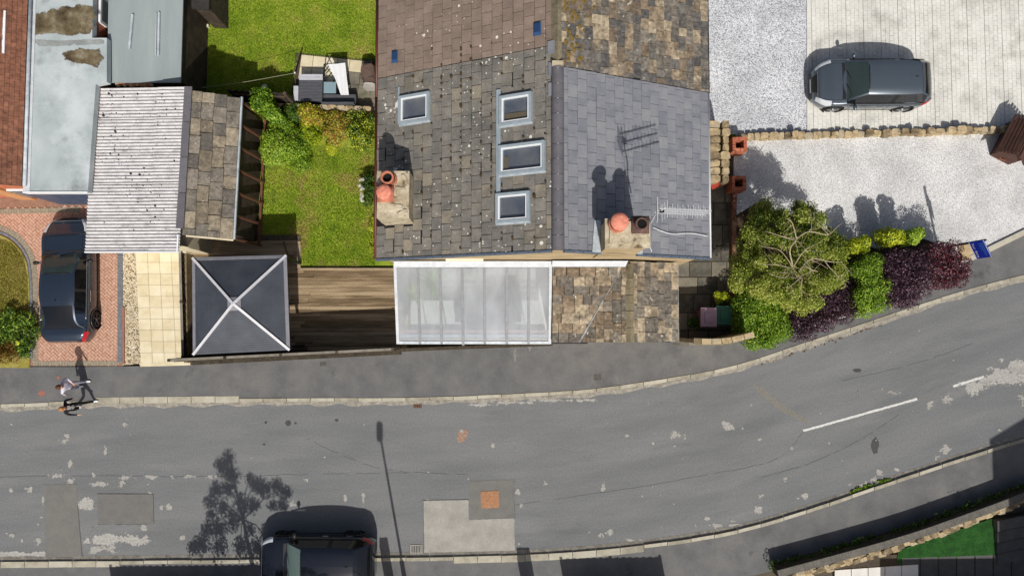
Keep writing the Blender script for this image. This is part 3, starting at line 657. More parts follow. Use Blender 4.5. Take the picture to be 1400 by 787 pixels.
m_sslate = [mat('stone_slate_%s' % n, c, 4, .93, .05, 24, rand=.4, fine=(9, .38), blotch=[bl, (lin(92, 86, 78), 1.3, .5, .72), (lin(186, 178, 160), 4.5, .64, .7)]) for n, c, bl in (
    ('tan', [lin(130, 117, 98), lin(154, 140, 118), lin(176, 162, 138)], (lin(100, 92, 80), 2.6, .58, .72)),
    ('grey', [lin(96, 91, 84), lin(114, 108, 99), lin(134, 126, 114)], (lin(150, 142, 124), 3, .62, .74)),
    ('brown', [lin(108, 95, 80), lin(134, 118, 98), lin(152, 136, 114)], (lin(90, 84, 74), 2.4, .58, .72)),
    ('dark', [lin(80, 79, 78), lin(96, 93, 90), lin(114, 110, 104)], (lin(140, 130, 108), 3.2, .66, .76)))]
m_garslate = [mat('garage_slate_%s' % n, c, 4, .93, .05, 24, rand=.4, fine=(12, .26), blotch=[(lin(88, 82, 74), 2.2, .54, .72), (lin(178, 170, 152), 5, .64, .7)]) for n, c in (
    ('buff', [lin(112, 103, 88), lin(138, 127, 109), lin(156, 145, 126)]), ('grey', [lin(94, 90, 84), lin(116, 110, 100), lin(136, 128, 116)]))]
m_ridge = mat('ridge_tile_grey', [lin(96, 94, 100), lin(110, 108, 112)], 3, .7, .01, rand=.3, fine=(18, .08))
m_ridge_stone = mat('ridge_stone', [lin(92, 86, 68), lin(122, 114, 92), lin(140, 130, 106)], 3, .92, .05, 24, rand=.4, fine=(16, .18))
m_lead = mat('lead_flashing', [lin(150, 160, 168), lin(178, 186, 192), lin(196, 202, 206)], 4, .5, .02, 20, fine=(12, .06), spec=.5)
m_lead_w = mat('pale_lead', [lin(184, 190, 196), lin(208, 212, 216)], 4, .6, .02, 20, fine=(12, .06))
m_alu = mat('grey_aluminium', [lin(150, 164, 172), lin(172, 184, 190)], 5, .4, 0, metal=.1)
m_verge = mat('verge_plastic', [lin(84, 96, 112), lin(104, 116, 130)], 4, .5)
m_white = plain('white_plastic', lin(236, 238, 240, .9), .35)
m_black = plain('black_plastic', (.012, .012, .013, 1), .5)
m_brown = plain('brown_gutter', lin(88, 46, 32), .5)
m_mortar = mat('mortar', [lin(150, 136, 110), lin(184, 172, 146), lin(206, 197, 174)], 3, .95, .06, 20, fine=(18, .16), blotch=[(lin(104, 88, 64), 2.4, .54, .66), (lin(70, 60, 46), 4.5, .62, .7)])
m_terra = mat('terracotta', [lin(170, 104, 80), lin(196, 126, 100)], 6, .85, .02, fine=(10, .25), blotch=(lin(110, 70, 56), 5, .56, .72))
m_terra_p = mat('pink_terracotta', [lin(214, 130, 108), lin(226, 146, 124)], 6, .8, .01, fine=(10, .2), blotch=(lin(150, 96, 80), 6, .58, .75))
m_clay_d = mat('sooted_clay', [lin(84, 64, 58), lin(112, 86, 78)], 6, .85, .01, fine=(12, .15))
m_soot_black = plain('soot_black', (.004, .004, .004, 1), 1)
m_galv = plain('galvanised_steel', lin(196, 198, 202), .45, .15)
m_pane = glass_mat('window_glass', (.02, .028, .04, 1), .72, .05)
m_blind = plain('blind_fabric', lin(220, 186, 140), .9)
m_room = mat('room_and_sky_sheen', [lin(150, 158, 178), lin(196, 192, 202), lin(226, 218, 214)], 1.1, .9)  # room colours, paled to stand in for sky reflected in the panes

EW, ER, EE = 3.9, 7.0, 4.4                                         # west eaves, ridge, east eaves
XW, XR, XE = P(515, 355, EW).x, P(763, 342, ER).x, P(970, 350, EE).x
YS = P(763, 341.5, ER).y; YB_W, YB_E, YN = P(765, 62, ER).y, P(765, 90, ER).y, P(765, -70, ER).y
YB_W = 8.35
house = thing('house', 'house with grey slate roof, four skylights and two chimneys beside the glazed conservatory', 'house', ((XW + XE) / 2, 5, 0))
nhouse = thing('house', 'adjoining house with brown tiled and mossy stone roof slopes', 'house', ((XW + XE) / 2, 10, 0))
def gable_block(h, y0, y1, inset=.22):
    x0, x1 = XW + inset, XE - inset; zw, ze, zr = EW - .12 + .1, EE - .12 + .1, ER - .16
    vs = []
    for y in (y0, y1): vs += [(x0, y, 0), (x1, y, 0), (x1, y, ze), (XR, y, zr), (x0, y, zw)]
    return MB().add(vs, [(0, 1, 2, 3, 4), (9, 8, 7, 6, 5), (1, 6, 7, 2), (0, 4, 9, 5), (4, 3, 8, 9), (3, 2, 7, 8)]).build('wall', m_stonewall, h)
gable_block(house, YS + .05, YB_E - .01); gable_block(nhouse, YB_E + .01, YN - .05)
# slopes: v runs up from the eaves
def slope(h, xe, ze, y0, y1): return deckplane(h, [(xe, y0, ze), (xe, y1, ze), (XR, y1, ER), (XR, y0, ER)], m_under)
slW = slope(house, XW, EW, YS, YB_W); slE = slope(house, XE, EE, YS, YB_E); slWn = slope(nhouse, XW, EW, YB_W + .002, YN); slEn = slope(nhouse, XE, EE, YB_E + .002, YN)
oW, vW = Vector((XW, YS, EW)), Vector((XR - XW, 0, ER - EW)); oE, vE = Vector((XE, YS, EE)), Vector((XR - XE, 0, ER - EE))
nW = Vector((0, 1, 0)).cross(vW).normalized(); nE = Vector((0, 1, 0)).cross(vE).normalized()
if nW.z < 0: nW = -nW
if nE.z < 0: nE = -nE
def uvW(px, py): p = PP(px, py, oW + nW * .05, nW) - oW; return (p.y, p.dot(vW.normalized()))
def uvE(px, py): p = PP(px, py, oE + nE * .05, nE) - oE; return (p.y, p.dot(vE.normalized()))
def rectW(x0, y0, x1, y1):
    a = [uvW(x, y) for x, y in ((x0, y0), (x1, y0), (x1, y1), (x0, y1))]; return (min(p[0] for p in a[2:]) * .5 + max(p[0] for p in a[2:]) * .5, (a[0][1] + a[3][1]) / 2, (a[0][0] + a[1][0]) / 2, (a[1][1] + a[2][1]) / 2)
SKY = [rectW(547, 129, 588, 168), rectW(684, 129, 728, 170), rectW(683, 196, 746, 237), rectW(679, 263, 725, 304)]
cW = (Vector((-4.2, 3.33, 0)), Vector((-3.2, 4.82, 0)))             # west chimney footprint
chW_hole = (cW[0].y - YS, -.1, cW[1].y - YS, (cW[1].x - XW) / (vW.normalized().x))
chE = (2.62, 3.9, YS - .03, YS + .8)
chE_hole = (chE[2] - YS - .2, (XE - chE[1]) / -vE.normalized().x, chE[3] - YS, (XE - chE[0]) / -vE.normalized().x)
tile_field(slW, 'weathered_slate', [m_slate_w] * 9 + [m_slate_moss], oW, (0, YB_W - YS, 0), vW, .37, .41, .016, .017, .12, flat=.016, wild2=.07, holes=[(s[0] - .02, s[1] - .02, s[2] + .02, s[3] + .02) for s in SKY] + [chW_hole])
tile_field(slWn, 'brown_tile', [m_tile_b], (XW, YB_W + .01, EW), (0, YN - YB_W, 0), vW, .37, .41, .018, .014, .08, flat=.016)
tile_field(slE, 'dark_slate', [m_slate_d], oE, (0, YB_E - YS, 0), vE, .335, .40, .014, .009, .02, flat=.009, holes=[chE_hole])
tile_field(slEn, 'stone_slate', m_sslate, (XE, YB_E + .01, EE), (0, YN - YB_E, 0), vE, .30, .37, .03, .012, .25, wild=.35)
# a few dark replacement slates and moss cushions
for px, py in ((749, 75), (750, 104), (750, 132)):
    u, v = uvW(px, py); o = oW + Vector((0, u, 0)) + vW.normalized() * v + nW * .075
    MB().slab([o, o + Vector((0, .4, 0)), o + Vector((0, .4, 0)) + vW.normalized() * .3, o + vW.normalized() * .3], .012).build('replacement_slate', m_slate_d, slW)
moss = MB(); m_moss = mat('moss', [lin(58, 46, 30), lin(84, 70, 40)], 20, .98, .05, 60)
for i in range(150):
    px, py = R.choice([(R.uniform(518, 760), R.uniform(95, 240)), (R.uniform(590, 690), R.uniform(60, 345)), (R.uniform(520, 760), R.uniform(60, 345))]); u, v = uvW(px, py)
    j = round(v / (vW.length / 18)); v = j * vW.length / 18 - .01
    if any(s[0] - .1 < u < s[2] + .1 and s[1] - .1 < v < s[3] + .1 for s in SKY) or (chW_hole[0] < u < chW_hole[2] and v < chW_hole[3]): continue
    u = (round(u / .41 * 2) / 2) * .41 + R.uniform(-.02, .02)
    o = oW + Vector((0, u, 0)) + vW.normalized() * v + nW * .045; r = R.uniform(.02, .055)
    moss.ball(o, r * R.uniform(.5, 1), r * R.uniform(.6, 1.7), r * .55, n=7, m=4)
moss.build('moss', m_moss, slW, kind='stuff')
mo2 = MB()
for i in range(120):
    y = R.uniform(YB_E + .05, YN); d = abs(R.gauss(0, .35)) + .2; o = Vector((XR + d, y, ER - d * (ER - EE) / (XE - XR) + .06)); r = R.uniform(.03, .08); mo2.ball(o, r, r * 1.3, r * .4, n=7, m=4)
mo2.build('moss', mat('golden_moss', [lin(96, 78, 34), lin(132, 110, 58)], 12, .98, .05, 60), slEn, kind='stuff')
# ridge
y = YS - .02
while y < YB_E - .1:
    L = min(.45, YB_E - y); mb = MB(); n = 15; vs = []
    for yy_ in (y + .006, y + L - .006):
        for r in (.19, .165):
            for k in range(n): t = math.pi * (k / (n - 1)); vs.append((XR + r * math.cos(t), yy_, ER - .06 + r * .95 * math.sin(t)))
    fs = []
    for k in range(n - 1): fs += [(k + 1, k, 2 * n + k, 2 * n + k + 1), (n + k, n + k + 1, 3 * n + k + 1, 3 * n + k), (k, k + 1, n + k + 1, n + k), (2 * n + k + 1, 2 * n + k, 3 * n + k, 3 * n + k + 1)]
    mb.add(vs, fs); rt = mb.build('ridge_tile', m_ridge, house)
    c2 = MB(); c2.box(XR - .018, XR + .018, y + L - .008, y + L + .008, ER + .115, ER + .135); c2.build('clip', m_galv, rt); y += .45
MB().box(XR - .17, XR + .17, YB_E - .02, YB_E + .1, ER - .1, ER + .16).build('ridge_end', m_mortar, house)
y = YB_E + .12
while y < YN:
    L = R.uniform(.5, .62); MB().add([(XR - .2, y, ER - .09), (XR, y, ER + .14), (XR + .2, y, ER - .09), (XR - .2, y + L - .015, ER - .09), (XR, y + L - .015, ER + .14), (XR + .2, y + L - .015, ER - .09)],
        [(0, 1, 4, 3), (1, 2, 5, 4), (0, 2, 1), (3, 4, 5)]).build('ridge_stone', m_ridge_stone, nhouse); y += L
# verges, gutters, lintel
for xe, ze in ((XW, EW), (XE, EE)):
    a, b = Vector((xe, YS - .03, ze + .01)), Vector((XR - .16 * (1 if xe < XR else -1), YS - .03, ER - .08)); n = 17
    if xe < XR or True:
        for i in range(n):
            p, q = a.lerp(b, i / n), a.lerp(b, (i + .94) / n)
            if xe > XR and chE[0] - .05 < (p.x + q.x) / 2 < chE[1] + .05: continue
            MB().bar(p, q, .07, .1).build('verge_unit', m_verge, house)
MB().tube([(XW - .06, YS, EW - .03), (XW - .06, YB_E, EW - .03)], .055, 10).build('gutter', m_brown, house, True); MB().tube([(XW - .06, YB_E + .01, EW - .03), (XW - .06, YN, EW - .03)], .055, 10).build('gutter', m_brown, nhouse, True)
MB().tube([(XE + .04, YS, EE - .03), (XE + .04, YB_E, EE - .03)], .04, 10).build('gutter', m_galv, house, True); MB().tube([(XE + .04, YB_E + .01, EE - .03), (XE + .04, YN, EE - .03)], .05, 10).build('gutter', m_black, nhouse, True)
a, b = P(610, 356.5, 3.35), P(661, 356.5, 3.35); MB().box(a.x, b.x, YS - .02, YS + .055, 3.3, 3.56).build('lintel', mat('cream_lintel', [lin(232, 222, 196), lin(240, 232, 210)], 5, .9), house)
# skylights
def skylight(s, blind):
    v_, up = vW.normalized(), Vector((0, 1, 0)); o = oW + nW * .03; u0, v0, u1, v1 = s
    def fr(mb, a0, b0, a1, b1, h0, h1):
        c = [o + up * x + v_ * y for x, y in ((a0, b0), (a1, b0), (a1, b1), (a0, b1))]
        mb.add([p + nW * h0 for p in c] + [p + nW * h1 for p in c], [(3, 2, 1, 0) if False else (0, 1, 2, 3), (4, 7, 6, 5), (0, 4, 5, 1), (1, 5, 6, 2), (2, 6, 7, 3), (3, 7, 4, 0)])
    def ring(name, e, wd, h0, h1, m, par):
        mb = MB(); a0, b0, a1, b1 = u0 + e, v0 + e, u1 - e, v1 - e
        fr(mb, a0, b0, a1, b0 + wd, h0, h1); fr(mb, a0, b1 - wd, a1, b1, h0, h1); fr(mb, a0, b0 + wd, a0 + wd, b1 - wd, h0, h1); fr(mb, a1 - wd, b0 + wd, a1, b1 - wd, h0, h1)
        return mb.build(name, m, par)
    mb = MB(); fr(mb, u0 - .22, v0 - .24, u1 + .26, v1 + .28, -.03, -.022); mb.build('collar', m_slate_w, house)
    f = ring('skylight', 0, .085, 0, .11, m_alu, house)
    ring('sash', .08, .055, -.02, .09, m_white, f)
    mb = MB(); fr(mb, u0 + .13, v0 + .13, u1 - .13, v1 - .13, .045, .055); mb.build('pane', m_pane, f)
    mb = MB(); fr(mb, u0 + .13, v0 + .13, u1 - .13, v1 - .13, -.028, -.02); mb.build('reveal', m_room, f)
    if blind:
        mb = MB(); fr(mb, u0 + .17, v0 + .17 + (v1 - v0) * blind[0], u0 + .17 + (u1 - u0 - .34) * blind[2], v0 + (v1 - v0) * blind[1] - .17, .0, .01); mb.build('blind', m_blind, f)
    mb = MB(); fr(mb, u0 - .06, v0 - .02, u0, v1 + .02, .02, .05); mb.build('apron', m_lead, f)
for s, bl in zip(SKY, (None, (.0, .95, .34), (0, .3, .7), None)): skylight(s, bl)
vv = vW.normalized()
uA, uB, vA = uvW(679, 308)[0], uvW(680, 123)[0], SKY[1][1] - .13
o = oW + nW * .075 + vv * vA; MB().slab([o + Vector((0, uA, 0)), o + Vector((0, uB, 0)), o + Vector((0, uB, 0)) + vv * .15, o + Vector((0, uA, 0)) + vv * .15], .02).build('flashing', m_alu, house)
u, v = uvW(545, 168); o = oW + nW * .07 + vv * (SKY[0][1] - .08); MB().slab([o + Vector((0, u - .05, 0)), o + Vector((0, u + 1.2, 0)), o + Vector((0, u + 1.2, 0)) + vv * .07, o + Vector((0, u - .05, 0)) + vv * .07], .02).build('flashing', m_alu, house)
m_bluevent = plain('blue_plastic', lin(58, 92, 136), .5)
for px, py in ((540, 78), (735, 40)):
    u, v = uvW(px, py); o = oW + Vector((0, u, 0)) + vv * v + nW * .07; y_ = Vector((0, 1, 0))
    vt = MB().slab([o - y_ * .2 - vv * .13, o + y_ * .2 - vv * .13, o + y_ * .2 + vv * .13, o - y_ * .2 + vv * .13], .02).build('vent_tile', m_bluevent, nhouse)
    MB().slab([o - y_ * .1 - vv * .08 + nW * .05, o + y_ * .16 - vv * .08 + nW * .05, o + y_ * .16 + vv * .11 + nW * .05, o - y_ * .1 + vv * .11 + nW * .05], .06).build('hood', plain('dark_blue_plastic', lin(40, 66, 104), .5), vt)
# chimneys
def pot(ch, c, z, r, h, m, cap, square=False):
    mb = MB()
    if square: mb.box(c[0] - r * 1.35, c[0] + r * 1.35, c[1] - r * 1.35, c[1] + r * 1.35, z, z + .1)
    else: mb.lathe([(r * 1.25, 0), (r * 1.25, .05), (r, .08)], (c[0], c[1], z))
    mb.lathe([(r * .95, .05), (r * .9, h - .1), (r * 1.02, h - .08), (r * 1.02, h), (r * .74, h), (r * .7, .08)], (c[0], c[1], z)); p = mb.build('chimney_pot', m, ch, True)
    if cap: MB().lathe([(r * 1.22, h + .02), (r * 1.26, h + .05), (r * 1.2, h + .09), (r * .6, h + .12), (.001, h + .13)], (c[0], c[1], z)).build('pot_cap', cap, p, True)
    else: MB().lathe([(r * .73, .3), (.001, .3)], (c[0], c[1], z)).build('flue', m_soot_black, p)
def rough_block(x0, x1, y0, y1, z0, z1, amp=.02, n=(4, 5, 5)):
    mb = MB(); nx, ny, nz = n; idx = {}; vs = []; fs = []
    def vid(i, j, k):
        if (i, j, k) not in idx:
            p = Vector((x0 + (x1 - x0) * i / nx, y0 + (y1 - y0) * j / ny, z0 + (z1 - z0) * k / nz)); idx[(i, j, k)] = len(vs); vs.append(p + mnoise.noise_vector(p * 3.1) * amp)
        return idx[(i, j, k)]
    for i in range(nx):
        for j in range(ny): fs.append((vid(i, j, nz), vid(i + 1, j, nz), vid(i + 1, j + 1, nz), vid(i, j + 1, nz)))
    for k in range(nz):
        for i in range(nx): fs += [(vid(i, 0, k), vid(i + 1, 0, k), vid(i + 1, 0, k + 1), vid(i, 0, k + 1)), (vid(i + 1, ny, k), vid(i, ny, k), vid(i, ny, k + 1), vid(i + 1, ny, k + 1))]
        for j in range(ny): fs += [(vid(0, j + 1, k), vid(0, j, k), vid(0, j, k + 1), vid(0, j + 1, k + 1)), (vid(nx, j, k), vid(nx, j + 1, k), vid(nx, j + 1, k + 1), vid(nx, j, k + 1))]
    return mb.add(vs, fs)
ch = rough_block(cW[0].x, cW[1].x, cW[0].y, cW[1].y, 3.2, 5.75).build('chimney', m_mortar, house, label='squat mortar-topped chimney with orange and pink pots at the lawn side eaves')
tp = MB()
for i in range(9):
    t = R.random(); tp.rock((cW[0].x + R.uniform(.15, .85), cW[0].y + R.uniform(.1, 1.4), 5.74), R.uniform(.06, .16), R.uniform(.08, .22), .05, R.random() * 3)
tp.build('mortar_cap', m_mortar, ch)
pot(ch, P(529, 242, 6.2)[:2], 5.74, .2, .46, m_terra, None); pot(ch, P(524.5, 262, 6.2)[:2], 5.74, .19, .36, m_terra, m_terra_p, True)
MB().box(cW[0].x + .02, cW[1].x + .12, cW[0].y - .1, cW[0].y - .005, 3.86, 4.0).build('flashing', m_lead_w, ch)
ch = rough_block(chE[0] + .06, chE[1] - .06, chE[2] + .03, chE[3] - .03, 4.2, 7.72, .012).build('chimney', m_stonewall, house, label='tall stone chimney with stone cap, orange and black pots on the gable')
MB().box(chE[0], chE[1], chE[2], chE[3], 7.72, 7.86).build('chimney_cap', m_mortar, ch)
fl = rough_block(chE[0] + .12, chE[1] - .12, chE[2] + .1, chE[3] - .08, 7.86, 7.93, .02).build('flaunching', m_mortar, ch)
pot(ch, P(846, 304, 8.3)[:2], 7.92, .2, .5, m_terra, m_terra_p); pot(ch, P(876.5, 306.5, 8.1)[:2], 7.92, .18, .34, m_clay_d, None, True)
zr = lambda x: ER - (x - XR) * (ER - EE) / (XE - XR)
MB().slab([(chE[0] - .22, YS - .02, zr(chE[0] - .22) + .07), (chE[0] + .05, YS - .02, zr(chE[0]) + .1), (chE[0] + .05, chE[3] + .15, zr(chE[0]) + .1), (chE[0] - .14, chE[3] + .15, zr(chE[0] - .14) + .07)], .02).build('flashing', m_lead, ch)
MB().slab([(chE[1] - .05, YS, zr(chE[1]) + .1), (chE[1] + .16, YS, zr(chE[1] + .16) + .06), (chE[1] + .16, chE[3] + .1, zr(chE[1] + .16) + .06), (chE[1] - .05, chE[3] + .1, zr(chE[1]) + .1)], .02).build('flashing', m_lead, ch)
# aerial on its mast
ax, ay = P(906, 286, 9.4)[:2]; mx_, my_ = chE[1] - .02, chE[3] - .12
aer = thing('aerial', 'silver television aerial with three booms on a mast beside the tall chimney', 'aerial', (mx_, my_, 7.3))
MB().tube([(mx_ + .03, my_, 7.3), (mx_ + .03, my_, 8.0), (ax, ay, 8.35), (ax, ay, 9.75)], .022, 8).build('mast', m_galv, aer, True)
for k, z in enumerate((8.8, 9.15, 9.5)):
    b = MB().bar((ax - .1, ay, z), (ax + 1.25, ay - .06, z + (1 - k) * .0), .035, .03).build('boom', m_galv, aer)
    e = MB()
    for i in range(9): x = ax + .1 + i * .135; e.bar((x, ay - .13 - (.1 if i == 0 else 0) - .005 * i, z + .02), (x, ay + .12 + (.1 if i == 0 else 0) - .005 * i, z + .02), .015, .014)
    e.build('director', m_galv, b)
rf = MB()
for i in range(5): rf.bar((ax - .08 - .02 * i, ay - .3, 9.0 + i * .13), (ax - .08 - .02 * i, ay + .3, 9.0 + i * .13), .022, .022)
rf.build('reflector', m_galv, aer); MB().box(ax - .03, ax + .08, ay - .05, ay + .05, 9.08, 9.22).build('junction_box', m_black, aer)
cab = [PP(x, y, oE + nE * .09, nE) for x, y in ((893, 311), (905, 316), (920, 320), (945, 319), (968, 323))]; MB().tube(smooth(cab, 6), .012, 6).build('cable', m_white, house, True)
cab = [PP(x, y, oE + nE * .09, nE) for x, y in ((886, 330), (889, 338), (891, 344))]; MB().tube(smooth(cab, 6), .012, 6).build('cable', m_white, house, True)

# ------------------------------------------------------------------ conservatory
x0, x1 = P(540, 358, 3.2).x, P(753, 358, 3.2).x; yT, yB = YS - .01, P(650, 469, 2.35).y; zT, zB = 3.2, 2.35
cons = thing('conservatory', 'lean-to conservatory with seven hazy roof panes against the gable wall', 'conservatory', ((x0 + x1) / 2, (yT + yB) / 2, 0))
m_haze = glass_mat('hazy_polycarbonate', (.7, .75, .8, 1), .64, .10, haze=(.82, .86, .92, 1))  # pale film colour holds both dirt and the sky's cloudy reflections
zat = lambda y: zB + (zT - zB) * (y - yB) / (yT - yB)
MB().box(x0 + .05, x1, yB + .06, yB + .16, 0, .75).build('front_wall', m_stonewall, cons)
m_clear = glass_mat('clear_glazing', (.05, .07, .08, 1), .88, .04)
for k in range(7): xa_ = x0 + .06 + (x1 - x0 - .06) * k / 7; xb_ = x0 + .06 + (x1 - x0 - .06) * (k + 1) / 7; MB().box(xa_ + .05, xb_, yB + .1, yB + .115, .76, 2.0).build('front_pane', m_clear, cons); MB().box(xa_ - .0, xa_ + .049, yB + .07, yB + .15, .755, 2.015).build('front_mullion', m_white, cons)
MB().box(x0 + .03, x0 + .13, yB + .17, yT - .02, 0, .8).build('side_wall', m_stonewall, cons)
MB().add([(x0 + .06, yB + .17, .8), (x0 + .06, yT - .02, .8), (x0 + .06, yT - .02, zT - .12), (x0 + .06, yB + .17, zB - .1)], [(0, 1, 2, 3)]).build('side_glass', m_haze, cons)
MB().box(x0 + .02, x1, yB + .02, yB + .1, 2.02, zB - .03).build('eaves_beam', m_white, cons)
xs = [x0 + (x1 - x0) * k for k in (0.0, .145, .288, .43, .573, .717, .86, 1.0)]
for i in range(7):
    MB().slab([(xs[i] + .035, yB, zB + .0), (xs[i + 1] - .035, yB, zB), (xs[i + 1] - .035, yT - .16, zat(yT - .16)), (xs[i] + .035, yT - .16, zat(yT - .16))], .016).build('roof_pane', m_haze, cons)
m_bar = mat('grey_glazing_bar', [lin(112, 114, 120), lin(134, 136, 140)], 6, .5)
for i, x in enumerate(xs):
    e = i in (0, 7); MB().bar((x, yB - (.02 if i != 3 else .07), zB + .01), (x, yT - .1, zat(yT - .1) + .01), .1 if e else .085, .06).build('glazing_bar', m_lead_w if e else m_bar, cons)
MB().slab([(x0 - .03, yT - .2, zat(yT - .2) + .045), (x1 + .02, yT - .2, zat(yT - .2) + .045), (x1 + .02, yT - .005, zT + .09), (x0 - .03, yT - .005, zT + .09)], .02).build('flashing', m_lead_w, cons)
MB().slab([(x0, yB - .03, zB + .02), (x1, yB - .03, zB + .02), (x1, yB + .07, zB + .05), (x0, yB + .07, zB + .05)], .015).build('eaves_trim', m_lead, cons)
for k, yy_ in enumerate((.42, .26)): MB().bar((x0 + .1, yB + yy_, zat(yB + yy_) - .07 - k * .02), (x1 - .05, yB + yy_, zat(yB + yy_) - .07 - k * .02), .09, .06).build('purlin', (plain('pink_beam', lin(176, 140, 140), .7), m_lead)[k], cons)
struct('conservatory_floor', MB().box(x0 + .14, x1, yB + .17, yT - .01, .0, .12), mat('pale_floor', [lin(206, 202, 196), lin(222, 218, 212)], 2, .8))
m_sofa = mat('dark_upholstery', [lin(20, 22, 38), lin(32, 32, 50)], 5, .95, .03)
sx, sy = P(668, 415, .4)[:2]
sf = thing('sofa', 'dark blue sofa dimly visible under the conservatory roof', 'sofa', (sx, sy, .12))
MB().box(sx - 1.0, sx + 1.0, sy - .5, sy + .35, .12, .55).build('seat', m_sofa, sf); MB().box(sx - 1.0, sx + 1.0, sy - .78, sy - .51, .12, .95).build('backrest', m_sofa, sf)
for s in (-1, 1): MB().box(sx + s * 1.13 - .12, sx + s * 1.13 + .12, sy - .7, sy + .35, .12, .7).build('armrest', m_sofa, sf)
for s in (-.5, .5): MB().ball((sx + s, sy - .3, .6), .3, .14, .22).build('cushion', mat('cushion_mauve', [lin(150, 110, 110), lin(180, 140, 120)], 8, .95), sf, True)
tx, ty = P(690, 396, .5)[:2]
tb = thing('coffee_table', 'low dark table behind the sofa in the conservatory', 'table', (tx, ty, .12)); MB().box(tx - .55, tx + .55, ty - .25, ty + .25, .5, .54).build('table_top', m_sofa, tb)
for a in (-.48, .48):
    for b_ in (-.2, .2): MB().box(tx + a - .03, tx + a + .03, ty + b_ - .03, ty + b_ + .03, .12, .5).build('leg', m_sofa, tb)

# ------------------------------------------------------------------ porch with stone slates
zp = 3.35; xr_ = P(861, 362, zp).x; ypB = P(861, 468, zp - .1).y; xe_ = P(926, 410, 2.62).x; xl_ = x1 + .06
sl_e = (zp - 2.62) / (xe_ - xr_)
porch = thing('porch', 'stone slated porch with a gable and valley next to the conservatory', 'porch', ((xl_ + xe_) / 2, (yT + ypB) / 2, 0))
MB().prism([(xl_ + .02, ypB + .12), (xe_ - .1, ypB + .12), (xe_ - .1, yT), (xl_ + .02, yT)], 0, 2.4).build('wall', m_stonewall, porch)
MB().add([(P(800, 467, 2.5).x, ypB + .1, 2.4), (xe_ - .1, ypB + .1, 2.4), (xe_ - .1, ypB + .1, 2.58), (xr_, ypB + .1, zp - .06), (P(800, 467, 2.5).x, ypB + .1, 2.5)], [(0, 1, 2, 3, 4)]).build('gable_wall', m_stonewall, porch)
# valley: from the top of the ridge to the foot of the lean-to
vt_, vb_ = Vector((xr_ - .12, yT, zp - .05)), P(791, 467, 2.5); vb_.y = ypB; vb_.z = zp - sl_e * (xr_ - vb_.x)
zlB = vb_.z; zl = lambda y: zlB + (zp - .05 - zlB) * (y - ypB) / (yT - ypB)
s1 = deckplane(porch, [(xl_, ypB, zlB), (vb_.x, ypB, zlB), (vt_.x, yT, zp - .05), (xl_, yT, zp - .05)], m_under)
s2 = deckplane(porch, [(vb_.x, ypB, zlB), (xr_, ypB, zp), (xr_, yT, zp), (vt_.x, yT, zp - .05)], m_under)
s3 = deckplane(porch, [(xr_, ypB, zp), (xe_, ypB, 2.62), (xe_, yT, 2.62), (xr_, yT, zp)], m_under)
Vl = Vector((0, yT - .2 - ypB, zl(yT - .2) - zlB)); Wl = xr_ - xl_
sc = Vl.length / (yT - .2 - ypB)
tile_field(s1, 'stone_slate', m_sslate[:3], (xl_, ypB, zlB), (Wl, 0, 0), Vl, .33, .48, .028, .012, .2, wild=.4, clips=[((vb_.x - xl_ - .03, 0), (vt_.x - xl_ - .03, (yT - ypB) * sc))])
# west side of the gable: v up from a level line left of the valley foot
Vg = Vector((xr_ - vb_.x, 0, zp - zlB)); sg = Vg.length / (xr_ - vb_.x)
tile_field(s2, 'stone_slate', m_sslate[:3], (vb_.x, ypB, zlB), (0, yT - ypB, 0), Vg, .32, .42, .028, .012, .2, wild=.35, clips=[((yT - ypB, (vt_.x - vb_.x + .03) * sg), (0, .03))] if False else [((0, .03), (yT - ypB, (vt_.x - vb_.x + .03) * sg))])
tile_field(s3, 'stone_slate', m_sslate[:2] + m_sslate[1:2], (xe_, ypB, 2.62), (0, yT - ypB, 0), (xr_ - xe_, 0, zp - 2.62), .29, .44, .028, .012, .2, wild=.35)
y = ypB
while y < yT - .1:
    L = min(R.uniform(.5, .62), yT - y); MB().add([(xr_ - .17, y, zp - .03), (xr_, y, zp + .11), (xr_ + .17, y, zp - .03), (xr_ - .17, y + L - .02, zp - .03), (xr_, y + L - .02, zp + .11), (xr_ + .17, y + L - .02, zp - .03)],
        [(0, 1, 4, 3), (1, 2, 5, 4), (0, 2, 1), (3, 4, 5)]).build('ridge_stone', m_ridge_stone, porch); y += L
m_valley = mat('dull_lead', [lin(120, 122, 122), lin(170, 174, 176)], 3, .7, .03, 20, fine=(9, .25))
MB().tube([vt_ + Vector((.035, -.02, .035)), vt_.lerp(vb_, .5) + Vector((.04, 0, .03)), vb_ + Vector((.045, 0, .03))], [.02, .022, .02], 6).build('valley_shadow', m_black, porch)  # black tube draws the shadow line beside the valley lead
MB().tube([vt_ + Vector((-.02, -.02, .05)), vt_.lerp(vb_, .45) + Vector((0, 0, .045)), vb_ + Vector((0, 0, .05))], [.018, .026, .042], 8).build('valley_flashing', m_valley, porch, True)
MB().slab([(xl_ - .02, yT - .2, zl(yT - .2) + .09), (vt_.x - .03, yT - .2, zl(yT - .2) + .09), (vt_.x + .05, yT - .005, zp + .1), (xl_ - .02, yT - .005, zp + .1)], .02).build('flashing', m_lead_w, porch)
MB().bar((xe_ + .03, ypB, 2.6), (xe_ + .03, yT, 2.6), .03, .05).build('gutter', m_galv, porch)
MB().tube([PP(866.5, 363, Vector((xr_, 0, zp + .03)), Vector((sl_e, 0, 1))), PP(866.5, 466, Vector((xr_, 0, zp + .03)), Vector((sl_e, 0, 1)))], .011, 6).build('cable', m_white, porch)
MB().bar((xl_, ypB - .03, zlB + .0), (vb_.x + .3, ypB - .03, zlB), .05, .07).build('gutter', m_black, porch)
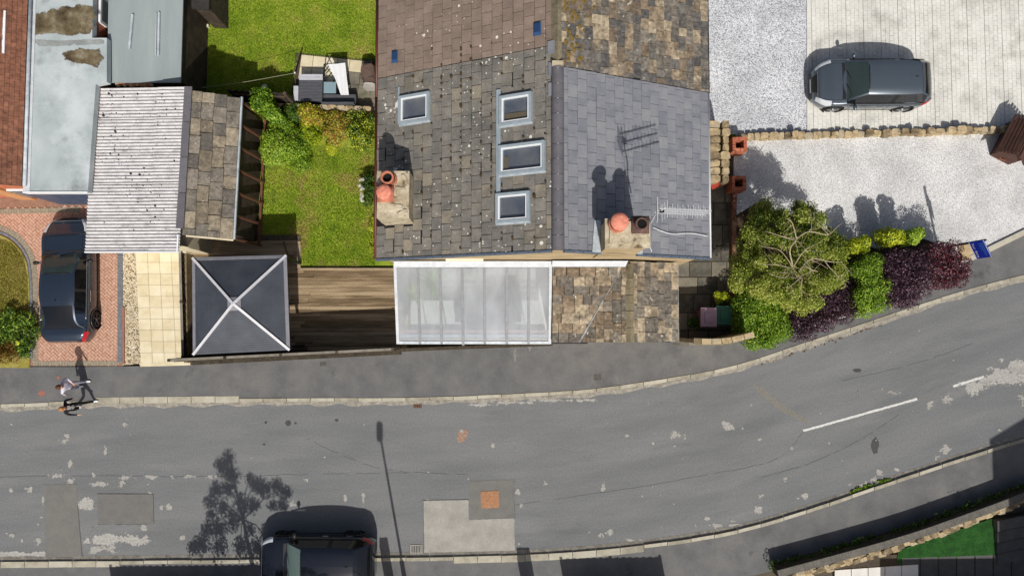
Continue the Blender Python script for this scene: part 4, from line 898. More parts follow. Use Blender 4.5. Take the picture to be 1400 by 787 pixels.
# ------------------------------------------------------------------ garage with corrugated sheets and stone slates
m_corr = mat('weathered_corrugated_cement', [lin(178, 176, 175), lin(202, 200, 200), lin(216, 215, 215)], 2.5, .9, .02, 60, fine=(16, .1),
             specks=[(lin(40, 36, 32), 6, .3), (lin(60, 54, 50), 11, .3)], blotch=[(lin(112, 106, 100), 1.6, .60, .76), (lin(66, 60, 52), 2.4, .70, .76)], stretch=(1, 2.5, 1))
m_felt = mat('grey_felt', [lin(150, 160, 162), lin(170, 180, 182), lin(184, 192, 194)], .9, .85, .02, 40, fine=(30, .06), detail=7,
             blotch=[(lin(196, 204, 206), .5, .52, .7), (lin(128, 134, 134), .8, .58, .74), (lin(70, 58, 42), .55, .70, .76)])
m_felt2 = mat('grey_board_roof', [lin(138, 148, 150), lin(154, 164, 164)], .8, .85, .02, 40, fine=(30, .05), stretch=(2, .3, 1))
m_moss_b = mat('roof_moss', [lin(70, 58, 38), lin(110, 96, 70), lin(140, 128, 100)], 3, .98, .06, 30, fine=(20, .3))
m_redbrick = mat('red_brick', [lin(172, 94, 66), lin(196, 118, 86), lin(206, 136, 104)], 6, .9, .03, 30, fine=(14, .18))
m_timber = mat('brown_timber', [lin(92, 58, 44), lin(122, 80, 60)], 4, .7, .02, stretch=(1, 1, .2), fine=(20, .12))
m_darkwood = mat('dark_timber', [lin(44, 38, 32), lin(66, 56, 46), lin(84, 72, 58)], 3, .85, .03, rand=.3, fine=(20, .2))
m_redtile = mat('red_brown_tile', [lin(106, 70, 54), lin(132, 88, 68), lin(148, 104, 82)], 5, .85, .02, 30, fine=(7, .25), blotch=(lin(96, 62, 50), .7, .58, .74))
m_cream = mat('cream_render', [lin(206, 194, 164), lin(224, 214, 186)], 2, .9, .02, fine=(20, .08))

A_, B_, C_, D_ = P(130, 121.5, 2.5), P(258, 119.5, 3.3), P(245.5, 343, 3.3), P(117, 343.5, 2.5)
E_, F_, G_, H_ = P(261, 124.5, 3.27), P(329, 133, 2.75), P(318.5, 327, 2.75), P(249.5, 321, 3.27)
gar = thing('garage', 'garage with white corrugated roof and stone slated lean side between the drives', 'garage', ((A_ + C_) / 2)[:2] + (0,))
def inset(ps, k): c = sum((Vector((p.x, p.y, 0)) for p in ps), Vector()) / len(ps); return [((p.x - c.x) * k + c.x, (p.y - c.y) * k + c.y) for p in ps]
MB().prism(inset([A_, B_, C_, D_], .93), 0, 2.42).build('wall', m_cream, gar)
for a, b in ((A_, B_), (D_, C_)):
    q = (Vector((0, 0.2, 0)) if a is D_ else Vector((0, -.2, 0)))
    MB().add([Vector((a.x + .25, a.y, 2.42)) + q, Vector((b.x, b.y, 2.42)) + q, Vector((b.x, b.y, 3.2)) + q], [(0, 1, 2)]).build('gable_wall', m_cream, gar)
NB, NS = 5, 2
for i in range(NB):
    for j in range(NS):
        t0, t1 = i / NB, (i + 1) / NB; s0, s1_ = (0, .70) if j == 0 else (.68, 1.0)
        nc = 10; nn = nc * 6; vs = []; lift = .03 * j + .012 * (i % 2)
        for k in range(nn + 1):
            t = t0 + (t1 - t0 + .006) * k / nn
            L_, R_ = A_.lerp(D_, t), B_.lerp(C_, t); z = .026 * math.cos(2 * math.pi * k / 6) + lift
            e = R.uniform(-.012, .012) if k % 6 == 0 else 0
            for s in (s0 - (.006 if j == 0 else 0) + e * .2, s1_): vs.append(L_.lerp(R_, s) + Vector((0, 0, z)))
        n0 = len(vs); vs2 = [p - Vector((0, 0, .012)) for p in vs]
        fs = [(2 * k, 2 * k + 2, 2 * k + 3, 2 * k + 1) for k in range(nn)] + [(n0 + 2 * k + 1, n0 + 2 * k + 3, n0 + 2 * k + 2, n0 + 2 * k) for k in range(nn)]
        fs += [(2 * k, n0 + 2 * k, n0 + 2 * k + 2, 2 * k + 2) for k in range(nn)] + [(0, 1, n0 + 1, n0), (2 * nn, n0 + 2 * nn, n0 + 2 * nn + 1, 2 * nn + 1)]
        MB().add(vs + vs2, fs).build('corrugated_sheet', m_corr, gar)
a, b = B_ + Vector((.02, 0, .06)), C_ + Vector((.02, .75, .06)); n = 4
for i in range(n):
    p, q = a.lerp(b, i / n), a.lerp(b, (i + .985) / n); MB().bar(p, q, .26, .06).build('ridge_stone', m_ridge, gar)
MB().bar(C_ + Vector((-.04, -.02, .05)), C_ + Vector((-.02, .55, .05)), .05, .12).build('barge_board', m_white, gar)
MB().bar(D_ + Vector((0, -.03, -.02)), C_ + Vector((0, -.03, -.02)), .05, .14).build('barge_board', m_white, gar)
sE = deckplane(gar, [E_, F_, G_, H_], m_under)
tile_field(sE, 'stone_slate', m_garslate, G_, F_ - G_, (H_ - G_).lerp(E_ - F_, .5), .44, .58, .04, .016, .25, wild=.3)
MB().prism(inset([E_, F_, G_, H_], .92), 0, 2.66).build('lean_side_wall', m_darkwood, gar)
MB().bar(G_ + Vector((.03, 0, .0)), F_ + Vector((.03, 0, 0)), .1, .08).build('gutter', m_lead, gar)
MB().bar(H_ + Vector((.1, -.03, -.05)), G_ + Vector((0, -.03, -.04)), .05, .12).build('barge_board', m_cream, gar)
# timber framed glazing along the garden side
ya, yb = G_.y + .05, F_.y - .1; xg = lambda y: G_.x + (F_.x - G_.x) * (y - G_.y) / (F_.y - G_.y) - .12
gl = MB(); gl.add([(xg(ya) + .02, ya, .3), (xg(yb) + .02, yb, .3), (xg(yb) - .02, yb, 2.5), (xg(ya) - .02, ya, 2.5)], [(0, 1, 2, 3)]); gl.build('glazing', m_pane, gar)
MB().bar((xg(ya) + .22, ya, .35), (xg(yb) + .22, yb, .35), .08, .1).build('sill', m_timber, gar)
for i in range(7):
    y = ya + (yb - ya) * i / 6; MB().bar((xg(y) + .08, y, 2.55), (xg(y) + .24, y, .2), .07, .08).build('mullion', m_timber, gar)
# cream post and step at the end
a = P(252, 333, .9); MB().box(a.x - .14, a.x + .12, a.y - .35, a.y + .3, 0, 1.0).build('gate_pier', m_cream, None, label='short cream pier between garage and gazebo', cat='pier')

# ------------------------------------------------------------------ brick house with a flat roofed extension on the far left
zf = 2.9; fx0, fx1 = P(34, 200, zf).x, P(145, 30, zf).x; fyS = P(80, 262, zf).y; fyN = P(80, -60, zf).y
xe2, ze2 = P(33, 150, 3.05).x, 3.05; yS2 = P(16, 254, 3.05).y
bh = thing('house', 'red tiled brick house with a stained flat grey roof over its garage', 'house', (fx0, fyS, 0))
MB().prism([(fx0 - 9, yS2 + .1), (fx0 - .02, yS2 + .1), (fx0 - .02, fyN), (fx0 - 9, fyN)], 0, 2.98).build('wall', m_redbrick, bh)
sR = deckplane(bh, [(xe2, yS2, ze2), (xe2, fyN, ze2), (xe2 - 4.5, fyN, ze2 + 2.6), (xe2 - 4.5, yS2, ze2 + 2.6)], m_under)
tile_field(sR, 'roof_tiles', [m_redtile], (xe2, yS2, ze2), (0, fyN - yS2, 0), (-3.0, 0, 1.73), .15, .2, .014, .008, .1, joined=True)
MB().tube([(xe2 + .07, yS2, ze2 - .04), (xe2 + .07, fyN, ze2 - .04)], .06, 8).build('gutter', m_lead, bh, True)
a = P(4, 44, 3.4); MB().box(a.x - .3, a.x + .08, a.y - .75, a.y + .75, 3.2, 3.42).build('skylight', m_white, bh)
poly = [(fx0 + .0, fyS), (P(120, 262, zf).x, fyS), (P(131, 115, zf).x, P(131, 115, zf).y), (P(146, 112, zf).x, P(146, 112, zf).y), (P(146, 52, zf).x, P(146, 52, zf).y), (P(126, 52, zf).x, P(126, 52, zf).y), (P(128, -60, zf).x, fyN), (fx0, fyN)]
MB().prism(poly, 2.62, zf).build('flat_roof', m_felt, bh)
MB().prism(inset([Vector((x, y, 0)) for x, y in poly[:3] + poly[5:]], .955), 0, 2.62).build('extension_wall', m_redbrick, bh)
MB().box(fx0, P(120, 262, zf).x, fyS - .05, fyS - .004, 2.66, 2.94).build('fascia', m_white, bh)
MB().bar((fx0 + .12, fyS, zf + .015), (fx0 + .12, fyN, zf + .015), .24, .03).build('lead_edge', m_lead_w, bh)
st = MB()
m_stain = worn_mat('moss_film', [lin(60, 50, 34), lin(104, 92, 68), lin(150, 142, 122)], 3.2, .34, .62, csc=2.2)
m_stain_g = worn_mat('wet_film', [lin(126, 130, 128), lin(158, 164, 162)], 2.5, .40, .62, csc=2.2)
def stain(pts, name='moss_stain', m=m_stain, z=zf + .006):
    cx = sum(p[0] for p in pts) / len(pts); cy = sum(p[1] for p in pts) / len(pts); n = len(pts); mb = MB(); q = lambda k: [P(cx + (x - cx) * k, cy + (y - cy) * k, z) for x, y in pts]
    mb.add([P(cx, cy, z)] + q(.7) + q(1.25), [(0, 1 + (i + 1) % n, 1 + i) for i in range(n)] + [(1 + i, 1 + (i + 1) % n, 1 + n + (i + 1) % n, 1 + n + i) for i in range(n)]); mb.mid = [1.0] + [.95] * n + [0.0] * n
    mb.build(name, m, bh)
stain([(44, 20), (72, 12), (98, 8), (124, 8), (125, 44), (100, 50), (70, 48), (44, 50)])
stain([(88, 72), (110, 66), (138, 66), (140, 80), (130, 90), (104, 86), (90, 82)], z=zf + .008)
stain([(46, 54), (80, 56), (110, 54), (140, 54), (144, 60), (100, 64), (56, 62)], m=m_stain_g, z=zf + .004)
a, b = P(64, 272, 1.0), P(122, 272, 1.0); MB().box(a.x, b.x + 1.2, fyS + .0, fyS + .13, 0, 2.3).build('garage_door', mat('dark_blue_door', [lin(62, 72, 96), lin(84, 96, 120)], 3, .5), bh)
yw = yS2 + .06
a = P(42, 270, .5).x; wn = MB().box(a - .0, a + .8, yw - .03, yw + .05, .6, 1.9).build('window', m_white, bh); MB().box(a + .07, a + .73, yw - .045, yw - .031, .67, 1.83).build('pane', m_pane, wn)
a = P(19, 270, .5).x; MB().box(a, a + .62, yw - .05, yw + .05, 0, 2.2).build('brick_pier', mat('yellow_brick', [lin(196, 140, 92), lin(214, 160, 112)], 6, .9, fine=(14, .15)), bh)
wf = fx1 - .35
for k, (p0, p1) in enumerate(((-40, 6), (8, 44))):
    ya_, yb_ = P(132, p1, 1.6).y, P(132, p0, 1.6).y; w_ = MB().box(P(128, 20, zf).x - .06, P(128, 20, zf).x + .02, ya_, yb_, .9, 2.5).build('window', m_white, bh); MB().box(P(128, 20, zf).x + .021, P(128, 20, zf).x + .03, ya_ + .1, yb_ - .1, 1.0, 2.4).build('pane', m_pane, w_)

# ------------------------------------------------------------------ sheds at the back
zs = 2.6; q = [P(149, -60, zs), P(252, -60, zs), P(245.5, 112, zs), P(145, 112, zs)]
sh = thing('shed', 'shed with smooth pale grey board roof and two thin battens', 'shed', ((q[2] + q[3]) / 2)[:2] + (0,))
MB().slab([q[0], q[1], q[2] - Vector((0, 0, .08)), q[3] - Vector((0, 0, .08))], .06).build('roof', m_felt2, sh); MB().prism(inset(q, .94), 0, 2.44).build('wall', m_darkwood, sh)
for p0, p1 in (((181.5, 20), (177, 67)), ((217.5, 17), (216.5, 76))): MB().bar(P(*p0, zs + .02), P(*p1, zs - .01), .07, .07).build('batten', m_lead, sh)
MB().bar(P(214, 18, zs + .015), P(213, 76, zs - .01), .04, .04).build('batten', m_felt, sh)
for i in range(16):
    t = i / 15; a = P(160 + 46 * t, 115 + R.uniform(-2, 2), 2.4); MB().rock((a.x, a.y, 2.3), R.uniform(.05, .1), R.uniform(.05, .12), .1, R.random()).build('broken_brick', m_redbrick if i % 3 else m_mortar, sh)
q = [P(258, -60, 2.1), P(286, -60, 2.1), P(285.5, 14, 2.1), P(262, 12, 2.1)]
s2_ = thing('shed', 'small black roofed shed at the edge of the upper lawn', 'shed', ((q[2] + q[3]) / 2)[:2] + (0,))
MB().slab(q, .08).build('roof', mat('black_felt', [lin(40, 38, 36), lin(58, 56, 52)], 3, .9, .02, fine=(16, .15)), s2_); MB().prism(inset(q, .9), 0, 2.0).build('wall', m_darkwood, s2_)
MB().bar(P(272, 36, .2), P(286, 36, .2), .1, .16).build('plinth', m_cream, s2_)
# low walls beside the upper lawn
MB().bar(P(269, 38, .35), P(267, 66, .35), .14, .7).build('low_wall', m_cream, None, label='short cream wall end beside the black roofed shed', cat='wall')
MB().bar(P(262, 70, .4), P(262, 125, .4), .3, .8).build('garden_wall', m_darkwood, None, label='dark timber wall running along the upper lawn by the grey shed', cat='wall')
# fence across the gardens: casts the long shadow over the upper lawn
a, b = P(340, 150, 0), P(512, 156, 0)
gf = thing('garden_fence', 'low stone garden wall between the patio and the lower shrubs', 'wall', (a + b) / 2)
n = 15
for i in range(n):
    p = a.lerp(b, (i + .5) / n); MB().rock((p.x, p.y, .66), .17, .09, .09 + R.uniform(-.02, .03), rad(-2), ch=.9).build('coping_stone', m_stone, gf)
MB().bar(a + Vector((0, 0, .37)), b + Vector((0, 0, .37)), .16, .6).build('wall', m_stonewall, gf)
cl = [P(276, 120, 2.0), P(330, 113, 1.8), P(403, 100, 2.1)]; MB().tube(smooth(cl, 8), .009, 5).build('washing_line', plain('line_cord', lin(150, 146, 120), .7), None, label='thin washing line strung across the upper lawn', cat='washing line')
MB().tube([P(403.5, 101, 0), P(403, 99.5, 2.15)], .03, 8).build('line_post', m_galv, None, label='slim metal post holding the washing line by the patio', cat='post')

# ------------------------------------------------------------------ gazebo
ze, zA = 2.3, 2.98; q = [P(263.5, 352.5, ze), P(391.5, 349, ze), P(396, 478, ze), P(264.5, 484.5, ze)]; ap = sum(q, Vector()) / 4; ap.z = zA
gz = thing('gazebo', 'square gazebo with dark hipped canopy roof and white ribs on the decking', 'gazebo', (ap.x, ap.y, .2))
m_can = mat('charcoal_panel', [lin(58, 63, 72), lin(68, 73, 82), lin(78, 83, 92)], 1.2, .55, .01, 60, fine=(40, .06))
m_edge = mat('grey_trim', [lin(124, 124, 132), lin(142, 142, 148)], 4, .5); m_rib = mat('white_rib', [lin(200, 200, 204), lin(218, 218, 222)], 4, .5)
for i in range(4):
    a, b = q[i], q[(i + 1) % 4]; MB().slab([a, b, ap], .02).build('canopy_panel', m_can, gz)
    n_ = (b - a).cross(ap - a).normalized(); n_ = n_ if n_.z > 0 else -n_
    for k in range(1, 22):
        t = k / 22; p1, p2 = a.lerp(ap, t), b.lerp(ap, t)
        if i == 0 or k % 1 == 0: MB().bar(p1.lerp(p2, .02) + n_ * .006, p1.lerp(p2, .98) + n_ * .006, .008, .008).build('panel_rib', m_can, gz)
    if i != 2:
        c2 = (ap - (a + b) / 2).normalized() * .1; MB().bar(a + c2 * .5 + n_ * .01, b + c2 * .5 + n_ * .01, .12, .02, up=n_).build('edge_trim', m_edge, gz)
    MB().bar(a + Vector((0, 0, .025)), ap + Vector((0, 0, .025)), .085, .06).build('hip_rib', m_rib, gz)
    c = a.lerp(ap, .06); MB().box(c.x - .05, c.x + .05, c.y - .05, c.y + .05, .2, ze - .01).build('post', m_black, gz)
    MB().slab([ap.lerp(a, .13) + n_ * .03, ap.lerp(b, .13) + n_ * .03, ap + n_ * .03], .01).build('vent_panel', m_edge, gz)
    MB().bar(a - Vector((0, 0, .04)), b - Vector((0, 0, .04)), .04, .08).build('eaves_rail', m_black, gz)

# ------------------------------------------------------------------ timber fences along the pavement and the slab path
def fence(a, b, h, name, label, z0=.1, cap=True, grp=None):
    a, b = Vector(a), Vector(b); d = (b - a); L = d.length; d.normalize(); s = Vector((-d.y, d.x, 0))
    f = thing(name, label, 'fence', ((a + b) / 2)[:2] + (z0,), grp); n = max(1, round(L / 1.8)); st_ = L / n
    for i in range(n + 1):
        p = a + d * st_ * i; MB().box(p.x - .05, p.x + .05, p.y - .05, p.y + .05, 0, h + .06).build('post', m_darkwood, f)
    for i in range(n):
        mb = MB(); k = int(st_ / .125)
        for j in range(k):
            t0, t1 = .06 + (st_ - .12) * j / k, .06 + (st_ - .12) * (j + 1.06) / k; p, r = a + d * (st_ * i + t0), a + d * (st_ * i + t1); sd = s * (.02 if j % 2 else -.005)
            o = s * .011; mb.add([p + sd - o + Vector((0, 0, .05)), r + sd - o + Vector((0, 0, .05)), r + sd + o + Vector((0, 0, .05)), p + sd + o + Vector((0, 0, .05)), p + sd - o + Vector((0, 0, h)), r + sd - o + Vector((0, 0, h)), r + sd + o + Vector((0, 0, h)), p + sd + o + Vector((0, 0, h))],
                   [(4, 5, 6, 7), (0, 1, 5, 4), (1, 2, 6, 5), (2, 3, 7, 6), (3, 0, 4, 7)])
        mb.build('fence_panel', m_darkwood, f)
        for z in (.4, h - .25): MB().bar(a + d * (st_ * i + .06) - s * .05 + Vector((0, 0, z)), a + d * (st_ * (i + 1) - .06) - s * .05 + Vector((0, 0, z)), .05, .08).build('rail', m_darkwood, f)
    if cap: MB().bar(a + Vector((0, 0, h + .02)), b + Vector((0, 0, h + .02)), .09, .03).build('capping', mat(name + '_cap', [lin(110, 104, 94), lin(144, 138, 126)], 3, .8), f)
    return f
m_plinth = mat('dark_stone', [lin(52, 46, 38), lin(80, 72, 58)], 4, .95, .05, 24, fine=(16, .25))
fence(P(263, 489, 0), P(548, 475, 0), 1.95, 'timber_fence', 'tall dark board fence between the decking and the pavement')
fence(P(336, 143, 0), P(408, 147, 0), 1.75, 'timber_fence', 'dark board fence behind the leafy green shrub by the patio', cap=False)
fence(P(264, 342, 0), P(268, 486, 0), 1.15, 'timber_fence', 'low dark board fence between the cream slabs and the gazebo')
MB().bar(P(258.5, 345, .45), P(260.5, 495, .45), .14, .8).build('boundary_wall', m_stone, None, label='thin mossy stone wall along the edge of the cream slab path', cat='wall')
MB().bar(P(262, 494, .2), P(548, 479.5, .2), .26, .26).build('boundary_wall', m_plinth, None, label='low dark stone plinth at the foot of the tall board fence', cat='wall')
MB().bar(P(548, 478, .25), P(755, 470, .25), .12, .5).build('boundary_wall', m_plinth, None, label='low stone plinth in front of the conservatory', cat='wall')
# curved stone wall behind the bins
cw = smooth([(927, 464), (950, 465), (975, 463), (1003, 456)], 4); bw = thing('boundary_wall', 'tall curved stone wall hiding the bins from the pavement', 'wall', P(965, 462, 0))
for a, b in zip(cw[::2], cw[2::2]):
    p, r = P(*a, 0), P(*b, 0); MB().bar(p + Vector((0, 0, 1.25)), r + Vector((0, 0, 1.25)), .14, 2.3).build('wall', m_stonewall, bw); p2 = p.lerp(r, .03); r2 = p.lerp(r, .97); MB().bar(p2 + Vector((0, 0, 2.44)), r2 + Vector((0, 0, 2.44)), .2, .07).build('coping_stone', m_stone, bw)

# ------------------------------------------------------------------ bins, plants in the alley
def wheelie(px, py, label, m, ml, rot=0):
    c = P(px, py, 1.0); T = Matrix.Translation((c.x, c.y, .11)) @ Matrix.Rotation(rot, 4, 'Z'); b = thing('wheelie_bin', label, 'bin', (c.x, c.y, .11))
    mb = MB(T); mb.add([(-.22, -.26, .04), (.22, -.26, .04), (.22, .26, .04), (-.22, .26, .04), (-.28, -.33, .95), (.28, -.33, .95), (.28, .33, .95), (-.28, .33, .95)], [(3, 2, 1, 0), (4, 5, 6, 7), (0, 1, 5, 4), (1, 2, 6, 5), (2, 3, 7, 6), (3, 0, 4, 7)]); mb.build('body', m, b)
    l = MB(T); l.add([(-.3, -.36, .96), (.3, -.36, .96), (.3, .36, .98), (-.3, .36, .98), (-.29, -.34, 1.0), (.29, -.34, 1.0), (.29, .35, 1.03), (-.29, .35, 1.03)], [(3, 2, 1, 0), (4, 5, 6, 7), (0, 1, 5, 4), (1, 2, 6, 5), (2, 3, 7, 6), (3, 0, 4, 7)]); ld = l.build('lid', ml, b)
    MB(T).box(-.15, .15, -.19, .17, 1.012, 1.045).build('lid_panel', ml, ld); f = MB(T); f.box(-.16, .16, -.2, .18, 1.011, 1.03); f.build('lid_groove', m, ld)
    MB(T).bar((-.27, -.4, .93), (.27, -.4, .93), .04, .04).build('handle', m_black, b)
    for s in (-1, 1): MB(T).lathe([(.001, -.025), (.1, -.025), (.1, .025), (.001, .025)], (s * .2, -.27, .1), 12, axis='y').build('wheel', m_black, b)
wheelie(968, 433.5, 'pink lidded wheelie bin behind the curved wall', plain('mauve_plastic', lin(120, 88, 104), .5), plain('pink_plastic', lin(196, 160, 178), .55))
wheelie(989, 431, 'green wheelie bin beside the pink lidded bin', plain('green_plastic', lin(34, 84, 66), .5), plain('green_lid', lin(44, 104, 84), .55))

# ------------------------------------------------------------------ stone walls, brick piers on the right
sw = thing('stone_wall', 'low dry stone wall between the pale gravel and the block paved drive', 'wall', P(1200, 183, 0))
x = 1008.0
while x < 1450:
    wd = R.uniform(7, 14); t = (x - 1008) / 392; yy_ = 187 - 10.5 * t + R.uniform(-.8, .8); a = P(x + wd / 2, yy_, .3); h = R.uniform(.2, .32) if R.random() > .1 else .42
    MB().rock((a.x, a.y, .08), wd / 71 * 1.0, .125 + R.uniform(-.03, .03), h, R.uniform(-.12, .12), ch=.9).build('stone', m_stone, sw); x += wd
rw = thing('stone_wall', 'broad flat-topped stone wall beside the dark slate eaves', 'wall', P(985, 205, 0))
for r in range(8):
    for c_ in range(2):
        x0, y0 = 969.5 + c_ * R.uniform(15, 20), 164.5 + r * 10.6; x1_ = (x0 + 15 if c_ == 0 else 997 + R.uniform(-1, 1.5)); a, b = P(x0, y0 + 10.3, 1.7), P(x1_, y0, 1.7)
        MB().rock(((a.x + b.x) / 2, (a.y + b.y) / 2, 0), (b.x - a.x) / 2 * 1.1, (b.y - a.y) / 2 * 1.02, 1.65 + R.uniform(-.03, .04), R.uniform(-.02, .02), ch=.96, wob=.04).build('stone', m_stone, rw)
MB().bar(P(972, 256, 1.2), P(985, 250, 1.2), .2, .06).build('plank', plain('red_board', lin(168, 60, 40), .7), None, label='short red board at the end of the broad stone wall', cat='board')
m_oldbrick = mat('old_brick', [lin(104, 66, 52), lin(136, 92, 74), lin(160, 128, 104)], 3, .92, .03, 30, fine=(12, .25))
bwall = MB().bar(P(1003, 262, .2), P(1001, 440, .2), .16, .3).build('garden_wall', m_oldbrick, None, label='low red brick wall between the alley and the pale gravel', cat='wall')
m_brick1 = mat('orange_brick', [lin(164, 90, 64), lin(192, 118, 90)], 9, .9, .03, 30, rand=.35, fine=(14, .15))
def pier(px, py, h, label):
    c = P(px, py, h); t = thing('brick_pier', label, 'pier', (c.x, c.y, 0), 'hollow brick piers'); o, i_ = .27, .15; rows = int(h / .15)
    for r in range(rows):
        z0, z1 = r * .15, r * .15 + .14; mb = MB(); tgt = r >= rows - 1
        ring = []
        for k in range(4):
            ca, sa = (1, 0, -1, 0)[k], (0, 1, 0, -1)[k]
            for s0, s1_ in ((-o, -o + .3 - .008), (-o + .3, i_ - .004)):
                pts = [(s0 + .006 * (r % 2), -o), (s1_, -o), (s1_, -i_), (s0 + .006 * (r % 2), -i_)]; ring.append([(c.x + x_ * ca - y_ * sa, c.y + x_ * sa + y_ * ca) for x_, y_ in pts])
        if tgt:
            for p in ring: MB().prism(p, z0, z1 + R.uniform(0, .01)).build('brick', m_brick1, t)
        else:
            for p in ring: mb.prism(p, z0, z1)
            mb.build('brick_course', m_brick1, t)
    MB().box(c.x - i_, c.x + i_, c.y - i_, c.y + i_, .01, .1).build('hollow', m_soot_black, t)  # near-black block at the bottom of the hollow
pier(1011.5, 197, .9, 'hollow square brick pier at the corner of the dry stone wall'); pier(1010.5, 250, .9, 'hollow square brick pier in the shade of the tree')
# playhouse like brown store at the right edge
c = P(1385, 196, .8); T = Matrix.Translation((c.x + .18, c.y + .05, .1)) @ Matrix.Rotation(rad(-28), 4, 'Z')
m_hut = mat('dark_brown_boards', [lin(74, 50, 42), lin(98, 68, 58)], 3, .8, .02, fine=(20, .15))
hut = thing('wooden_hutch', 'brown boarded hutch with a pitched slatted roof on the pale gravel', 'hutch', (c.x, c.y, .1))
MB(T).box(-.4, .4, -.6, .8, 0, .8).build('wall', m_hut, hut); MB(T).add([(-.4, -.6, .8), (.4, -.6, .8), (0, -.6, 1.2), (-.4, .8, .8), (.4, .8, .8), (0, .8, 1.2)], [(0, 1, 2), (5, 4, 3), (0, 2, 5, 3), (1, 4, 5, 2)]).build('gable', m_hut, hut)
for s in (-1, 1):
    for k in range(6): t = k / 6; MB(T).bar((s * (.54 - .52 * t), -.72, .75 + .5 * t), (s * (.54 - .52 * t), .9, .75 + .5 * t), .088, .025, up=(s * .7, 0, .7)).build('roof_board', m_hut, hut)
a = P(1369.5, 215, .2); MB().lathe([(.1, 0), (.13, .2), (.16, .24), (.14, .24), (.11, .05), (.001, .05)], (a.x, a.y, .1), 14).build('flower_pot', m_terra, None, True, label='orange clay pot beside the brown hutch', cat='pot')
# retaining wall and its coping on the lower right
m_cope = mat('grey_coping', [lin(92, 90, 84), lin(114, 110, 102)], 3, .92, .04, 30, fine=(16, .2))
LBp = [p for p in resample(LB, 160) if 1052 < p[0] < 1480]
rt_ = thing('retaining_wall', 'long retaining wall with grey coping curving along the lower pavement', 'wall', P(1200, 745, 0))
for a, b in zip(LBp, LBp[1:]):
    p, r = P(a[0], a[1] + 6, .765), P(b[0], b[1] + 6, .765); p.z = r.z = 0; d = (r - p) * .008
    MB().bar(p + Vector((0, 0, .38)), r + Vector((0, 0, .38)), .3, .68).build('wall_block', m_plinth, rt_); MB().bar(p + d + Vector((0, 0, .765)), r - d + Vector((0, 0, .765)), .26, .08).build('coping_stone', m_cope, rt_)  # shadow on the wall's north face is put into its dark stone colour
r2 = thing('stone_wall', 'rough tan stone wall above the strip of artificial turf', 'wall', P(1290, 735, 0))
for i in range(68):
    t = (i // 2) / 33; x_ = 1090 + 300 * t; yb_ = [p for p in LBp if p[0] >= x_][0][1]
    a = P(x_ + (4 if i % 2 else 0), yb_ + (15 if i % 2 else 20) - 2 * t, .7); MB().rock((a.x, a.y, .02), R.uniform(.14, .19), R.uniform(.09, .13), (.7 if i % 2 else .6) + R.uniform(-.08, .08), R.uniform(.2, .45), ch=.88).build('stone', m_stone, r2)
ps = thing('garden_steps', 'dark stone steps beside the turf strip', 'steps', P(1385, 735, 0))
for i in range(4): MB().slab([P(1364, 712 + i * 15, .32 - i * .07), P(1420, 700 + i * 15, .32 - i * .07), P(1420, 714.5 + i * 15, .32 - i * .07), P(1364, 726.5 + i * 15, .32 - i * .07)], .3).build('step', m_slab_dark, ps)

# ------------------------------------------------------------------ sale board
tp_ = (P(1347, 328, 3.0), P(1358, 350, 3.0)); w_ = (tp_[1] - tp_[0]); w_.z = 0; w_.normalize(); nb = Vector((w_.y, -w_.x, 0));  # faces west
if nb.x > 0: nb = -nb
o0 = tp_[0]; sb = thing('sale_board', 'blue estate agent sale board on a post at the end of the purple hedge', 'sign', (o0.x, o0.y, .1))
MB().bar((o0.x, o0.y, .1), (o0.x, o0.y, 3.02), .07, .07, up=(0, 1, 0)).build('post', plain('dark_post', lin(52, 48, 46), .8), sb)
m_sblue = plain('sign_blue', lin(24, 56, 190), .5); m_swhite = plain('sign_white', lin(226, 228, 244), .5); m_slight = plain('sign_light_blue', lin(60, 104, 200), .5)
Wd = (tp_[1] - tp_[0]).length
def pt(u, z, e=0): return Vector((o0.x, o0.y, 0)) + w_ * u + Vector((0, 0, z)) + nb * (.05 + e)
def plate(u0, u1, z0, z1, e0, e1): return MB().add([pt(u0, z0, e0), pt(u1, z0, e0), pt(u1, z1, e0), pt(u0, z1, e0), pt(u0, z0, e1), pt(u1, z0, e1), pt(u1, z1, e1), pt(u0, z1, e1)], [(3, 2, 1, 0), (4, 5, 6, 7), (0, 1, 5, 4), (1, 2, 6, 5), (2, 3, 7, 6), (3, 0, 4, 7)])
bd = plate(-.03, Wd, 2.15, 3.0, -.01, .01).build('board', m_sblue, sb); plate(-.03, Wd, 2.96, 3.0, .011, .016).build('white_edge', m_swhite, bd); plate(-.03, Wd, 2.15, 2.18, .011, .016).build('white_edge', m_swhite, bd)
tc = bpy.data.curves.new('lettering', 'FONT'); tc.body = 'For Sale'; tc.size = .155; tc.extrude = .002; to = bpy.data.objects.new('tmp', tc); COL.objects.link(to)
bpy.context.view_layer.update(); me = bpy.data.meshes.new_from_object(to.evaluated_get(bpy.context.evaluated_depsgraph_get())); bpy.data.objects.remove(to)
lt = MB(); lw = max(v.co.x for v in me.vertices); kx = (Wd - .08) / lw
lt.add([pt(.03 + v.co.x * kx, 2.27 + v.co.y, .014 + v.co.z) for v in me.vertices], [tuple(p.vertices) for p in me.polygons]); lt.build('lettering', m_swhite, bd)
for k, (z, l) in enumerate(((2.86, .42), (2.8, .5), (2.74, .46), (2.66, .3))): plate(.05, .05 + l * Wd / .62, z - .018, z + .018, .011, .014).build('small_print', m_slight, bd)
a = P(1318, 345, .12); MB().slab([P(1309, 336, .16), P(1327, 333, .16), P(1335, 352, .16), P(1316, 357, .16)], .1).build('stone_base', m_stonewall, None, label='pale stone slab beneath the blue sale board', cat='stone slab')
